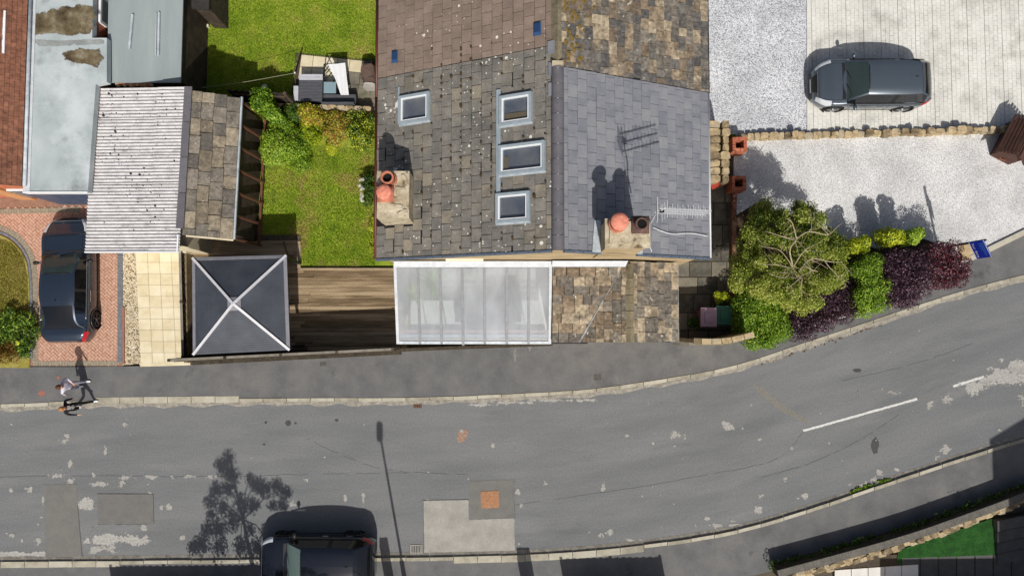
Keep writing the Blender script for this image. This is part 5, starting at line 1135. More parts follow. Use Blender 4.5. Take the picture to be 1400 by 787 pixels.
# ------------------------------------------------------------------ plants
import numpy as np
NR = np.random.default_rng(11)
def leaves(cl, n, size, tint=(0.5, .25), flat=.55, lo=-.25, aspect=.55, shell=(.72, 1.06)):
    """leaf-sized bent faces on the outsides of clumps cl = [(centre, rx, ry, rz, tint offset)]"""
    wts = np.array([c[1] * c[2] + c[1] * c[3] for c in cl]); wts /= wts.sum(); idx = NR.choice(len(cl), n, p=wts)
    C = np.array([list(c[0]) for c in cl])[idx]; Rr = np.array([[c[1], c[2], c[3]] for c in cl])[idx]; to = np.array([c[4] for c in cl])[idx]
    d = NR.normal(size=(n, 3)); d /= np.linalg.norm(d, axis=1)[:, None]; bad = d[:, 2] < lo; d[bad, 2] *= -1
    pos = C + d * Rr * NR.uniform(*shell, size=(n, 1))
    nr = d + NR.normal(size=(n, 3)) * flat; nr[:, 2] += .35; nr /= np.linalg.norm(nr, axis=1)[:, None]
    a = np.cross(nr, NR.normal(size=(n, 3))); a /= np.linalg.norm(a, axis=1)[:, None]; b = np.cross(nr, a)
    s = size * NR.uniform(.6, 1.35, size=(n, 1)); V = np.stack([pos - a * s * .5, pos + b * s * aspect * .5 + nr * s * .12, pos + a * s * .55, pos - b * s * aspect * .5 + nr * s * .12], 1).reshape(-1, 3)
    t = np.clip(NR.normal(tint[0], tint[1], n) + to, 0, 1)
    return V, t
def leafmesh(name, V, t, m, parent=None, per=4, **kw):
    base = Vector(((V[:, 0].min() + V[:, 0].max()) / 2, (V[:, 1].min() + V[:, 1].max()) / 2, V[:, 2].min())); n = len(V) // per
    me = bpy.data.meshes.new(name); me.vertices.add(len(V)); me.vertices.foreach_set('co', (V - np.array(base)).astype(np.float32).ravel())
    me.loops.add(len(V)); me.loops.foreach_set('vertex_index', np.arange(len(V), dtype=np.int32)); me.polygons.add(n)
    me.polygons.foreach_set('loop_start', np.arange(0, len(V), per, dtype=np.int32)); me.materials.append(m)
    at = me.attributes.new('tint', 'FLOAT', 'FACE'); at.data.foreach_set('value', t.astype(np.float32)); me.update(calc_edges=True); me.validate()
    o = bpy.data.objects.new(name, me); COL.objects.link(o); o.location = base; LOC[o.name] = base; adopt(o, parent); return tag(o, **kw)
m_bark = mat('bark', [lin(96, 84, 68), lin(134, 120, 98)], 8, .9, .04, 30, fine=(20, .2)); m_bark_pale = mat('pale_bark', [lin(140, 128, 100), lin(184, 172, 142)], 6, .85, .03, 30, fine=(16, .15))
K = 1.25
LG = leaf_mat('bright_green_leaf', [lin(32, 56, 10, K), lin(74, 108, 20, K), lin(120, 150, 36, K), lin(170, 188, 80, K)])
LM = leaf_mat('mid_green_leaf', [lin(16, 34, 8, K), lin(40, 68, 16, K), lin(70, 98, 26, K), lin(112, 128, 52, K)])
LY = leaf_mat('yellow_green_leaf', [lin(54, 78, 10, K), lin(116, 136, 20, K), lin(172, 178, 36, K), lin(206, 206, 80, K)])
LO_ = leaf_mat('golden_leaf', [lin(60, 66, 16, K), lin(132, 122, 40, K), lin(176, 150, 56, K), lin(150, 90, 44, K)])
LP = leaf_mat('purple_leaf', [lin(24, 14, 20, K), lin(50, 30, 40, K), lin(78, 52, 64, K), lin(136, 112, 126, K)], .2, .4)
LR = leaf_mat('red_purple_leaf', [lin(26, 10, 14, K), lin(64, 22, 28, K), lin(98, 38, 42, K), lin(140, 104, 112, K)], .25, .4)
LV = leaf_mat('olive_leaf', [lin(42, 58, 12, K), lin(86, 102, 26, K), lin(130, 142, 48, K), lin(182, 186, 98, K)])
LD = leaf_mat('dark_green_leaf', [lin(20, 36, 8, K), lin(44, 70, 18, K), lin(74, 102, 30, K), lin(116, 138, 56, K)])
LW = leaf_mat('white_petal', [lin(200, 196, 180), lin(230, 228, 216), lin(240, 240, 232)], .2)
def shrub(name, label, cat, poly, h, n, size, m, cr=.3, dome=.35, z0=.1, ncl=None, tint=(.5, .25), flat=.55, group=None, sq=.85, mix=None, vary=.15):
    cx = sum(p[0] for p in poly) / len(poly); cy = sum(p[1] for p in poly) / len(poly); hz = h * .8
    rr = max(math.dist((cx, cy), p) for p in poly); cl = []; ncl = ncl or max(5, int(len(poly) * 2)); tries = 0
    st_ = cr * .95 * 35.5 * 1.05; ys_ = min(p[1] for p in poly)
    while ys_ < max(p[1] for p in poly) + st_ * .5:
        xs_ = min(p[0] for p in poly) + R.uniform(0, st_ * .5)
        while xs_ < max(p[0] for p in poly):
            x, y = xs_ + R.uniform(-.3, .3) * st_, ys_ + R.uniform(-.3, .3) * st_; xs_ += st_
            k = 1 - cr * 20 / max(rr, 1)
            if not inside((cx + (x - cx) / max(k, .6), cy + (y - cy) / max(k, .6)), poly): continue
            e = min(1, math.dist((x, y), (cx, cy)) / rr); r = cr * R.uniform(.7, 1.2); p = P(x, y, hz); z = max(z0 + r * .6, h - r - dome * e * e * h + R.uniform(-.22, .06) * min(1, h))
            v_ = mnoise.noise(Vector((p.x * .9, p.y * .9, h))) * vary * 1.6
            cl.append(((p.x, p.y, z), r, r, r * .9, v_))
            if z - r > z0 + .4: cl.append(((p.x, p.y, (z + z0) / 2), r * .9, r * .9, (z - z0) / 2, v_ - .05))
        ys_ += st_
    b = P(cx, cy, z0); o = thing(name, label, cat, b, group)
    if mix:
        V, t = leaves(cl, int(n * .65), size, tint, flat); leafmesh('foliage', V, t, m, o); V, t = leaves(cl, int(n * .35), size, tint, flat); leafmesh('foliage', V, t, mix, o)
    else:
        V, t = leaves(cl, n, size, tint, flat); leafmesh('foliage', V, t, m, o)
    mb = MB()
    for k in range(5):
        c = R.choice(cl)[0]; mb.tube([(b.x + R.uniform(-.08, .08), b.y + R.uniform(-.08, .08), z0 - .02), ((b.x + c[0]) / 2, (b.y + c[1]) / 2, z0 + (c[2] - z0) * .55), c], [.03, .022, .01], 6)
    mb.build('stem', m_bark, o); return o
def ell(cx, cy, rx, ry, n=14): return [(cx + rx * math.cos(6.2832 * i / n), cy + ry * math.sin(6.2832 * i / n)) for i in range(n)]
# shrubs between the two lawns
shrub('shrub', 'round bright green shrub at the corner of the lower lawn', 'shrub', ell(383, 197, 36, 38), 1.5, 14000, .068, LG, .38, .5, ncl=26, tint=(.62, .2), sq=.9)
shrub('shrub', 'leafy green shrub reaching up beside the garage eaves', 'shrub', [(340, 120), (352, 120), (372, 134), (384, 150), (376, 162), (352, 152)], 2.1, 4200, .1, LG, .3, .3, ncl=14, tint=(.45, .22))
shrub('shrub', 'small yellow green shrub beside the round bright shrub', 'shrub', ell(420, 180, 17, 20), 1.0, 3600, .08, LY, .26, .4, ncl=12, tint=(.4, .2))
shrub('shrub', 'golden leaved shrub in the border below the patio', 'shrub', [(402, 146), (430, 144), (446, 152), (440, 172), (415, 166), (404, 158)], 1.3, 4200, .085, LO_, .28, .3, ncl=14, tint=(.5, .28), mix=LY)
shrub('shrub', 'bronze and gold shrub in the middle of the border', 'shrub', [(436, 150), (474, 148), (478, 186), (458, 196), (440, 184)], 1.1, 5200, .08, LO_, .28, .3, ncl=18, tint=(.6, .3), mix=LV)
shrub('shrub', 'variegated green and cream shrub against the house wall', 'shrub', [(472, 148), (508, 150), (508, 204), (490, 206), (474, 188)], 1.3, 5200, .075, LM, .28, .25, ncl=18, tint=(.6, .3), mix=LY)
shrub('shrub', 'low lime green cushion plant at the lawn edge', 'shrub', ell(452, 201, 10, 7), .45, 1400, .06, LY, .16, .3, ncl=7, tint=(.6, .2))
shrub('shrub', 'dark green shrub in the gap behind the golden shrub', 'shrub', ell(398, 152, 16, 14), 1.0, 2400, .085, LD, .26, .3, ncl=9, tint=(.5, .25))
shrub('rose_bush', 'flowering bush with white blooms below the squat chimney', 'shrub', ell(503, 258, 10, 22), .9, 1500, .08, LM, .2, .3, ncl=9, tint=(.45, .25))
fl = thing('flower_cluster', 'white blooms along the lawn side of the flowering bush', 'flowers', P(496, 262, .1))
for k in range(9):
    a = P(494 + R.uniform(-3, 5), 244 + k * 4 + R.uniform(-2, 2), .7); V, t = leaves([((a.x, a.y, .75), .07, .07, .06, 0)], 40, .05, lo=0); leafmesh('bloom', V, t, LW, fl)
shrub('shrub', 'scrappy yellow weeds at the foot of the house wall', 'shrub', [(506, 296), (514, 296), (513, 350), (507, 350)], .45, 900, .06, LY, .1, .2, ncl=10)
# garden corner by the left drive
shrub('shrub', 'dark leafy shrub at the end of the dry lawn', 'shrub', [(-20, 432), (20, 422), (43, 426), (43, 496), (28, 496), (20, 470), (-20, 462)], .8, 5200, .085, LD, .28, .25, ncl=20, tint=(.5, .3), mix=LG)
shrub('shrub', 'rusty brown clipped bush beside the dark leafy shrub', 'shrub', [(-30, 464), (14, 464), (24, 474), (24, 494), (-30, 496)], .9, 5000, .05, leaf_mat('rusty_leaf', [lin(60, 44, 10), lin(104, 80, 20), lin(134, 104, 34), lin(160, 120, 50)]), .3, .2, ncl=14)
V, t = leaves([((P(25, 469, 1.0).x, P(25, 469, 1.0).y, 1.0), .07, .06, .05, 0)], 50, .06, lo=0); leafmesh('flower', V, t, leaf_mat('yellow_petal', [lin(220, 220, 40), lin(236, 236, 90)], .2), None, label='single yellow flower on the dark leafy shrub', cat='flower')
# hedge run on the right
shrub('hedge', 'large bright green hedge bush spilling over the pavement', 'hedge', [(1000, 412), (1020, 400), (1060, 402), (1082, 420), (1086, 456), (1060, 474), (1026, 482), (1004, 470)], 1.75, 22000, .07, LG, .38, .2, ncl=30, tint=(.52, .26), sq=.93)
shrub('hedge', 'dark purple hedge between the bright bush and the green column', 'hedge', [(1080, 438), (1100, 418), (1130, 388), (1162, 372), (1176, 380), (1180, 430), (1150, 444), (1112, 456), (1086, 464)], 1.7, 20000, .06, LP, .34, .15, ncl=30, tint=(.4, .26), sq=.95)
shrub('hedge', 'bright green hedge column between two purple hedges', 'hedge', [(1174, 366), (1188, 346), (1204, 352), (1212, 390), (1214, 424), (1184, 436), (1172, 404)], 2.3, 13000, .066, LG, .32, .12, ncl=20, tint=(.6, .24), sq=.95)
shrub('hedge', 'dark purple hedge joined to the red hedge', 'hedge', [(1206, 348), (1230, 340), (1266, 340), (1284, 400), (1256, 416), (1216, 424), (1210, 392)], 2.35, 19000, .062, LP, .32, .12, ncl=28, tint=(.48, .28), sq=.95)
shrub('hedge', 'red purple hedge at the end beside the sale board', 'hedge', [(1262, 340), (1286, 332), (1304, 328), (1318, 344), (1327, 378), (1318, 392), (1284, 402), (1268, 380)], 2.3, 17000, .06, LR, .32, .12, ncl=26, tint=(.5, .28), sq=.95, mix=LP)
shrub('shrub', 'lime green shrub overhanging the pale gravel beside the tree', 'shrub', [(1160, 330), (1176, 324), (1188, 332), (1186, 346), (1168, 350)], 2.0, 2800, .09, LY, .25, .2, ncl=10, tint=(.5, .2))
shrub('shrub', 'lime green shrub in front of the purple hedge', 'shrub', [(1208, 316), (1236, 313), (1238, 334), (1210, 338)], 2.1, 2800, .09, LY, .24, .15, ncl=10, tint=(.45, .22))
shrub('shrub', 'bright green shrub right next to the lime one', 'shrub', [(1238, 314), (1264, 312), (1264, 332), (1240, 336)], 2.1, 2600, .09, LG, .24, .15, ncl=9, tint=(.75, .2))
# potted plants by the bins
def pot_plant(px, py, r, h, label, m, z0=.11, n=900):
    c = P(px, py, h * .6); o = thing('potted_plant', label, 'plant', (c.x, c.y, z0)); MB().lathe([(.11, 0), (.15, .22), (.17, .25), (.14, .25), (.13, .2), (.001, .2)], (c.x, c.y, z0), 14).build('pot', m_terra, o, True)
    cl = [((c.x + R.uniform(-r, r) * .6, c.y + R.uniform(-r, r) * .6, z0 + h * R.uniform(.55, .85)), r * .5, r * .5, r * .4, 0) for k in range(6)]; V, t = leaves(cl, n, .08, (.5, .25)); leafmesh('foliage', V, t, m, o)
pot_plant(985, 407, .28, 1.0, 'bushy lime plant in a pot behind the green bin', LY); pot_plant(951, 440, .34, .6, 'dark leafy plant in a pot beside the pink lidded bin', LD)
pot_plant(1000, 190, .14, .5, 'small green plant tucked beside the brick pier', LG, n=300)
def palm(px, py, z, r, label, m, n=46):
    c = P(px, py, z); o = thing('potted_palm', label, 'plant', (c.x, c.y, .12)); MB().lathe([(.16, 0), (.2, .35), (.22, .4), (.19, .4), (.18, .3), (.001, .3)], (c.x, c.y, .12), 14).build('pot', m_terra, o, True); MB().tube([(c.x, c.y, .4), (c.x, c.y, z)], .04, 6).build('stem', m_bark, o)
    vs = []; ts = []
    for k in range(n):
        a = R.random() * 6.28; e = R.uniform(-.1, .9); L = r * R.uniform(.7, 1.1); d = Vector((math.cos(a), math.sin(a), 0)); s = Vector((-d.y, d.x, 0)) * .022; p = Vector((c.x, c.y, z))
        m1 = p + d * L * .55 + Vector((0, 0, L * .5 * e)); tip = p + d * L + Vector((0, 0, L * (.45 * e - .25))); vs += [p - s, p + s, m1 + s, m1 - s, m1 - s, m1 + s, tip + s * .1, tip - s * .1]; ts += [R.random()] * 2
    leafmesh('fronds', np.array([list(v) for v in vs]), np.array(ts), m, o)
palm(592, 384, 1.5, .8, 'spiky potted palm under the conservatory roof', LG); palm(566, 400, 1.1, .55, 'smaller potted palm in the corner of the conservatory', LY, 36)
# the tree with bare pale limbs on top
tr = thing('tree', 'broad olive green tree with pale bare limbs beside the alley', 'tree', P(1040, 362, .1)); tb_ = P(1040, 362, .1)
def limb(pts, r0, r1, m, name='limb'):
    pts = smooth(pts, 5); n = len(pts); pts = [Vector(p) + mnoise.noise_vector(Vector(p) * 2.3) * .035 for p in pts]; MB().tube(pts, [r0 + (r1 - r0) * i / (n - 1) for i in range(n)], 7).build(name, m, tr, True)
hub = P(1084, 366, 3.7); hub2 = P(1092, 372, 3.6)
limb([tb_, P(1052, 363, 1.2), P(1070, 364, 2.6), hub], .13, .075, m_bark, 'trunk')
for pts, r in [([hub, P(1080, 340, 4.2), P(1088, 326, 4.5), P(1082, 304, 4.7), P(1076, 299, 4.8)], .05), ([P(1086, 326, 4.5), P(1068, 322, 4.6), P(1046, 316, 4.5)], .04), ([P(1088, 326, 4.5), P(1106, 317, 4.7), P(1130, 321, 4.7), P(1138, 318, 4.7)], .045), ([P(1106, 317, 4.7), P(1112, 311, 4.8)], .025),
               ([hub, P(1096, 346, 4.3), P(1112, 334, 4.5)], .045), ([hub, P(1068, 344, 4.2), P(1038, 336, 4.3)], .03), ([hub2, P(1108, 354, 4.3), P(1132, 357, 4.4), P(1152, 358, 4.4)], .045), ([P(1126, 356, 4.4), P(1140, 372, 4.3), P(1148, 382, 4.3)], .025),
               ([hub2, P(1100, 363, 4.2), P(1110, 368, 4.3), P(1119, 371, 4.3)], .06), ([hub2, P(1096, 380, 4.1), P(1094, 392, 4.1), P(1096, 406, 4.1)], .035), ([P(1096, 378, 4.2), P(1084, 388, 4.1), P(1074, 396, 4.0)], .025), ([hub2, P(1106, 384, 4.1), P(1114, 389, 4.1)], .025),
               ([hub, P(1060, 362, 4.0), P(1030, 360, 3.9)], .03), ([hub, P(1072, 380, 3.9), P(1050, 372, 3.9)], .03)]:
    limb(pts, r * .62, r * .2, m_bark_pale)
    for k in range(3):
        i = R.randrange(1, len(pts)); a_ = Vector(pts[i - 1]).lerp(Vector(pts[i]), R.random()); d_ = Vector((R.uniform(-1, 1), R.uniform(-1, 1), R.uniform(-.1, .5))).normalized(); limb([a_, a_ + d_ * .25, a_ + d_ * R.uniform(.4, .75) + Vector((0, 0, R.uniform(-.1, .1)))], r * .26, .004, m_bark_pale, 'twig')
cl = []
crown = [(1010, 330), (1020, 300), (1040, 276), (1066, 262), (1090, 268), (1112, 286), (1134, 300), (1150, 320), (1166, 340), (1158, 366), (1150, 392), (1124, 412), (1112, 436), (1090, 430), (1062, 412), (1034, 404), (1006, 400), (994, 376), (1000, 350)]
k = 0
while k < 145:
    x, y = R.uniform(995, 1170), R.uniform(260, 440)
    if not inside((1084 + (x - 1084) * 1.07, 346 + (y - 346) * 1.06), crown): continue
    e = math.dist((x, y), (1082, 348)) / 88; near = math.dist((x, y), (1090, 370)) < 22
    z = 4.1 - 1.5 * e * e + R.uniform(-1.0, .15) - (.5 if near else 0); p = P(x, y, z); r = R.uniform(.2, .36); cl.append(((p.x, p.y, z), r, r, r * .6, R.uniform(-.22, .2))); k += 1
V, t = leaves(cl, 64000, .068, (.7, .22), .8, -.8, .5, (.35, 1.1)); leafmesh('crown', V, t, LV, tr)
V, t = leaves([c for c in cl if c[0][1] > P(0, 345, 3).y or R.random() < .25], 15000, .07, (.55, .25), .8, -.8, .5, (.35, 1.1)); leafmesh('crown', V, t, LD, tr)
for c in cl[::4]:
    q0 = hub.lerp(Vector(c[0]), .35) - Vector((0, 0, .3)); limb([hub - Vector((0, 0, .3)), q0, Vector(c[0])], .025, .008, m_bark)
# grass on the lawns
m_grass = leaf_mat('grass_blade', [lin(84, 116, 14), lin(124, 158, 32), lin(172, 188, 68), lin(198, 178, 112)], .15, .7); m_drygrass = leaf_mat('dry_grass_blade', [lin(136, 136, 54), lin(172, 164, 80), lin(204, 190, 124)], .3, .8)
def grass(poly, z, n, label, m, h=.06, bias=.45, dry=.0):
    w_ = [P(x, y, z) for x, y in poly]; xs_ = [p.x for p in w_]; ys_ = [p.y for p in w_]; vs = []; ts = []
    while len(ts) < n:
        x, y = R.uniform(min(xs_), max(xs_)), R.uniform(min(ys_), max(ys_))
        if not inside((x, y), w_): continue
        nz = mnoise.noise(Vector((x * .8, y * .8, 3))) + .5 * mnoise.noise(Vector((x * 2.4, y * 2.4, 9))); a = R.random() * 6.28; s = .014; l = h * R.uniform(.6, 1.3) * (1 + .5 * nz); dx, dy = R.uniform(-1, 1) * l * .7, R.uniform(-1, 1) * l * .7
        vs += [(x - s * math.cos(a), y - s * math.sin(a), z), (x + s * math.cos(a), y + s * math.sin(a), z), (x + dx, y + dy, z + l)]; ts.append(min(1, max(0, bias + nz * .75 + R.gauss(0, .13))))
    leafmesh('grass', np.array(vs), np.array(ts), m, None, 3, label=label, cat='grass', kind='stuff')
grass([(270, -15), (516, -15), (513, 84), (408, 76), (400, 130), (268, 130)], .1, 42000, 'short green grass of the upper lawn', m_grass, bias=.45)
grass([(346, 200), (440, 200), (512, 205), (513, 366), (414, 366), (412, 328), (346, 328)], .112, 36000, 'patchy green grass of the lower lawn', m_grass, bias=.55)
grass([(-10, 324), (14, 330), (32, 350), (38, 380), (39, 430), (-10, 436)], .13, 9000, 'dry yellow grass beside the red block drive', m_drygrass)
gt = [(p[0], p[1] - 3 + R.uniform(-2, 2)) for p in resample(LO, 200) if 1165 < p[0] < 1222]; cl = [((P(x + R.uniform(-5, 5), y + R.uniform(-2, 2), .02).x, P(x, y + R.uniform(-2.5, 2), .02).y, .03), R.uniform(.03, .1), R.uniform(.02, .07), .035, 0) for x, y in [q for q in gt * 5 if mnoise.noise(Vector((q[0] * .12, 0, 5))) > -.12] + [(1177, 667), (1186, 664), (1192, 662)]]
V, t = leaves(cl, 900, .07, lo=0); leafmesh('verge_weeds', V, t, LG, None, label='strip of green weeds along the lower kerb', cat='weeds', kind='stuff')
wd_ = [P(x + R.uniform(-14, 14), y + R.uniform(-10, 1), R.uniform(.1, .5)) for x, y in LBp if x > 960 for _ in range(20) if mnoise.noise(Vector((x * .03, 0, 0))) > -.35]; V, t = leaves([((p.x, p.y, p.z), R.uniform(.05, .14), R.uniform(.04, .1), R.uniform(.04, .1), 0) for p in wd_], 9000, .07, lo=0); leafmesh('wall_weeds', V, t, LD, None, label='dark weeds at the foot of the long retaining wall', cat='weeds', kind='stuff')

lit = [(x + R.uniform(-6, 6), y + R.uniform(-2, 7)) for x, y in resample(UP, 400) if 1040 < x < 1220 for _ in range(3)]
V, t = leaves([((P(x, y, .01).x, P(x, y, .01).y, .012), .05, .04, .004, 0) for x, y in lit], 900, .045, (.5, .3), .15, 0); leafmesh('leaf_litter', V, t, leaf_mat('fallen_leaf', [lin(70, 50, 34), lin(120, 90, 60), lin(160, 140, 100)], .1, .8), None, label='fallen leaves along the kerb below the hedges', cat='leaf litter', kind='stuff')
# ------------------------------------------------------------------ patio furniture
m_rattan = mat('grey_rattan', [lin(70, 72, 78), lin(90, 92, 98)], 5, .7, .03, 80, stretch=(1, 6, 6), fine=(30, .12)); m_cushgrey = mat('pale_grey_fabric', [lin(176, 178, 184), lin(196, 198, 204)], 4, .95, .02)
a, b = P(409, 138, .8), P(440, 101, .8)
so_ = thing('storage_bench', 'grey slatted storage box standing on the cream patio slabs', 'storage box', ((a.x + b.x) / 2, (a.y + b.y) / 2, .14))
MB().box(a.x, b.x, a.y, b.y, .14, .72).build('body', m_rattan, so_)
for i in range(9): y0 = a.y + (b.y - a.y) * i / 9; MB().box(a.x - .02, b.x + .02, y0 + .004, y0 + (b.y - a.y) / 9 - .006, .725, .76).build('lid_slat', m_rattan if i < 7 else m_cushgrey, so_)
a, b = P(440.5, 141, .8), P(485, 127.5, .8); s2b = thing('storage_bench', 'long dark grey bench along the patio wall', 'bench', ((a.x + b.x) / 2, (a.y + b.y) / 2, .14)); MB().box(a.x, b.x, a.y, b.y, .14, .6).build('body', m_rattan, s2b); MB().box(a.x, b.x, a.y, b.y, .604, .64).build('seat', m_rattan, s2b); MB().box(a.x, b.x, a.y - .06, a.y - .004, .14, .95).build('backrest', m_rattan, s2b)
a, b = P(442, 127, .7), P(459, 111.5, .7); t_ = thing('side_table', 'small table with pale blue glass top on the patio', 'table', ((a.x + b.x) / 2, (a.y + b.y) / 2, .14)); MB().box(a.x, b.x, a.y, b.y, .62, .65).build('table_top', plain('pale_blue_glass', lin(136, 160, 170), .2), t_)
for x in (a.x + .03, b.x - .03):
    for y in (a.y + .03, b.y - .03): MB().box(x - .02, x + .02, y - .02, y + .02, .14, .62).build('leg', m_black, t_)
ai = thing('clothes_airer', 'black folding clothes airer half covered by a white cloth', 'clothes airer', P(460, 108, .14))
A2, B2, C2, D2 = P(443, 88, 1.0), P(472, 86, 1.0), P(477, 130, .9), P(466, 131, .9)
for p, r in ((A2, B2), (P(444, 89, .95), P(459, 109, .7)), (P(451, 88, .95), P(443, 100, .7)), (P(457, 96, .9), P(444, 110, .7)), (A2, P(443, 104, .2)), (B2, P(472, 100, .2)), (C2, P(478, 128, .2)), (D2, P(464, 128, .2)), (P(459, 109, .7), P(452, 113, .3)), (P(444, 100, .95), P(456, 113, .7))): MB().bar(p, r, .03, .03).build('rail', m_black, ai)
n = 10; vs = []
for i in range(n + 1):
    for j in range(n + 1):
        t, s = i / n, j / n; x = (446 + 26 * s) * (1 - t) + (465 + 11 * s) * t; y = 88 + 42 * t - 2 * s * (1 - t); 
        if t < .45: x = (448 + 24 * s) * (1 - t / .45) + (458 + 16 * s) * (t / .45)
        else: x = (458 + 16 * s) * (1 - (t - .45) / .55) + (466 + 11 * s) * ((t - .45) / .55)
        vs.append(P(x, y, 1.02 - .1 * t + .03 * math.sin(s * 9 + t * 4)))
MB().add(vs, [(i * (n + 1) + j, i * (n + 1) + j + 1, (i + 1) * (n + 1) + j + 1, (i + 1) * (n + 1) + j) for i in range(n) for j in range(n)]).build('cloth', plain('white_cloth', lin(228, 230, 232), .95), ai, True)
c = P(505, 100, .7); bq = thing('covered_barbecue', 'brown covered barbecue standing against the house wall', 'barbecue', (c.x, c.y, .14)); MB().rock((c.x, c.y, .14), .3, .34, .85, .1).build('cover', mat('brown_cover', [lin(84, 66, 58), lin(108, 88, 78)], 3, .8, .05, 12), bq); MB().rock((c.x - .02, c.y - .42, .14), .26, .09, .5, .0).build('bag', plain('grey_bag', lin(176, 172, 166), .8), bq); MB().rock((c.x - .05, c.y + .42, .14), .22, .08, .55, .1).build('side_shelf', m_iron, bq)
a = P(405, 128, .6); MB().box(a.x - .09, a.x + .09, a.y - .28, a.y + .28, .14, .65).build('planter', m_cushgrey, None, label='slim grey planter box beside the storage box', cat='planter')
a = P(363, 121, .5); MB().ball((a.x, a.y, .62), .12, .12, .12).build('ball_light', plain('white_globe', lin(206, 206, 200), .5), None, True, label='pale round globe on the wall behind the green shrub', cat='globe')
a = P(322, 321, 1.0); MB().ball((a.x, a.y, 1.0), .07, .07, .07).build('wall_light', m_white, gar, True)
# ------------------------------------------------------------------ cars
m_tyre = plain('tyre_rubber', (.015, .015, .016, 1), .85); m_alloy = plain('alloy', lin(186, 188, 192), .3, .8); m_rimdark = plain('dark_alloy', lin(70, 72, 76), .35, .7)
m_cglass = glass_mat('car_glass', (.06, .09, .088, 1), .45, .04); m_cglass_d = glass_mat('privacy_glass', (.006, .007, .009, 1), .04, .04)
m_chrome = plain('chrome', lin(220, 222, 224), .15, .9); m_red = plain('tail_lamp_red', (.45, .012, .02, 1), .15, coat=.6); m_lamp = plain('headlamp_clear', lin(214, 220, 226), .12, .0, coat=.8)
m_seat = mat('car_seat', [lin(88, 92, 98), lin(120, 124, 130)], 6, .9); m_trim = plain('black_trim', (.012, .012, .013, 1), .55); m_plate_y = plain('yellow_plate', lin(230, 196, 40), .5); m_plate_w = plain('white_plate', lin(232, 232, 230), .5)
def lerpt(tab, x):
    tab = sorted(tab)
    if x <= tab[0][0]: return tab[0][1]
    for (a, va), (b, vb) in zip(tab, tab[1:]):
        if x <= b: t = (x - a) / (b - a); t = t * t * (3 - 2 * t) * .5 + t * .5; return va + (vb - va) * t
    return tab[-1][1]
m_cglass_t = glass_mat('sky_tint_car_glass', (.15, .22, .205, 1), .35, .04)  # teal tint puts the sky's reflection into the windscreen colour
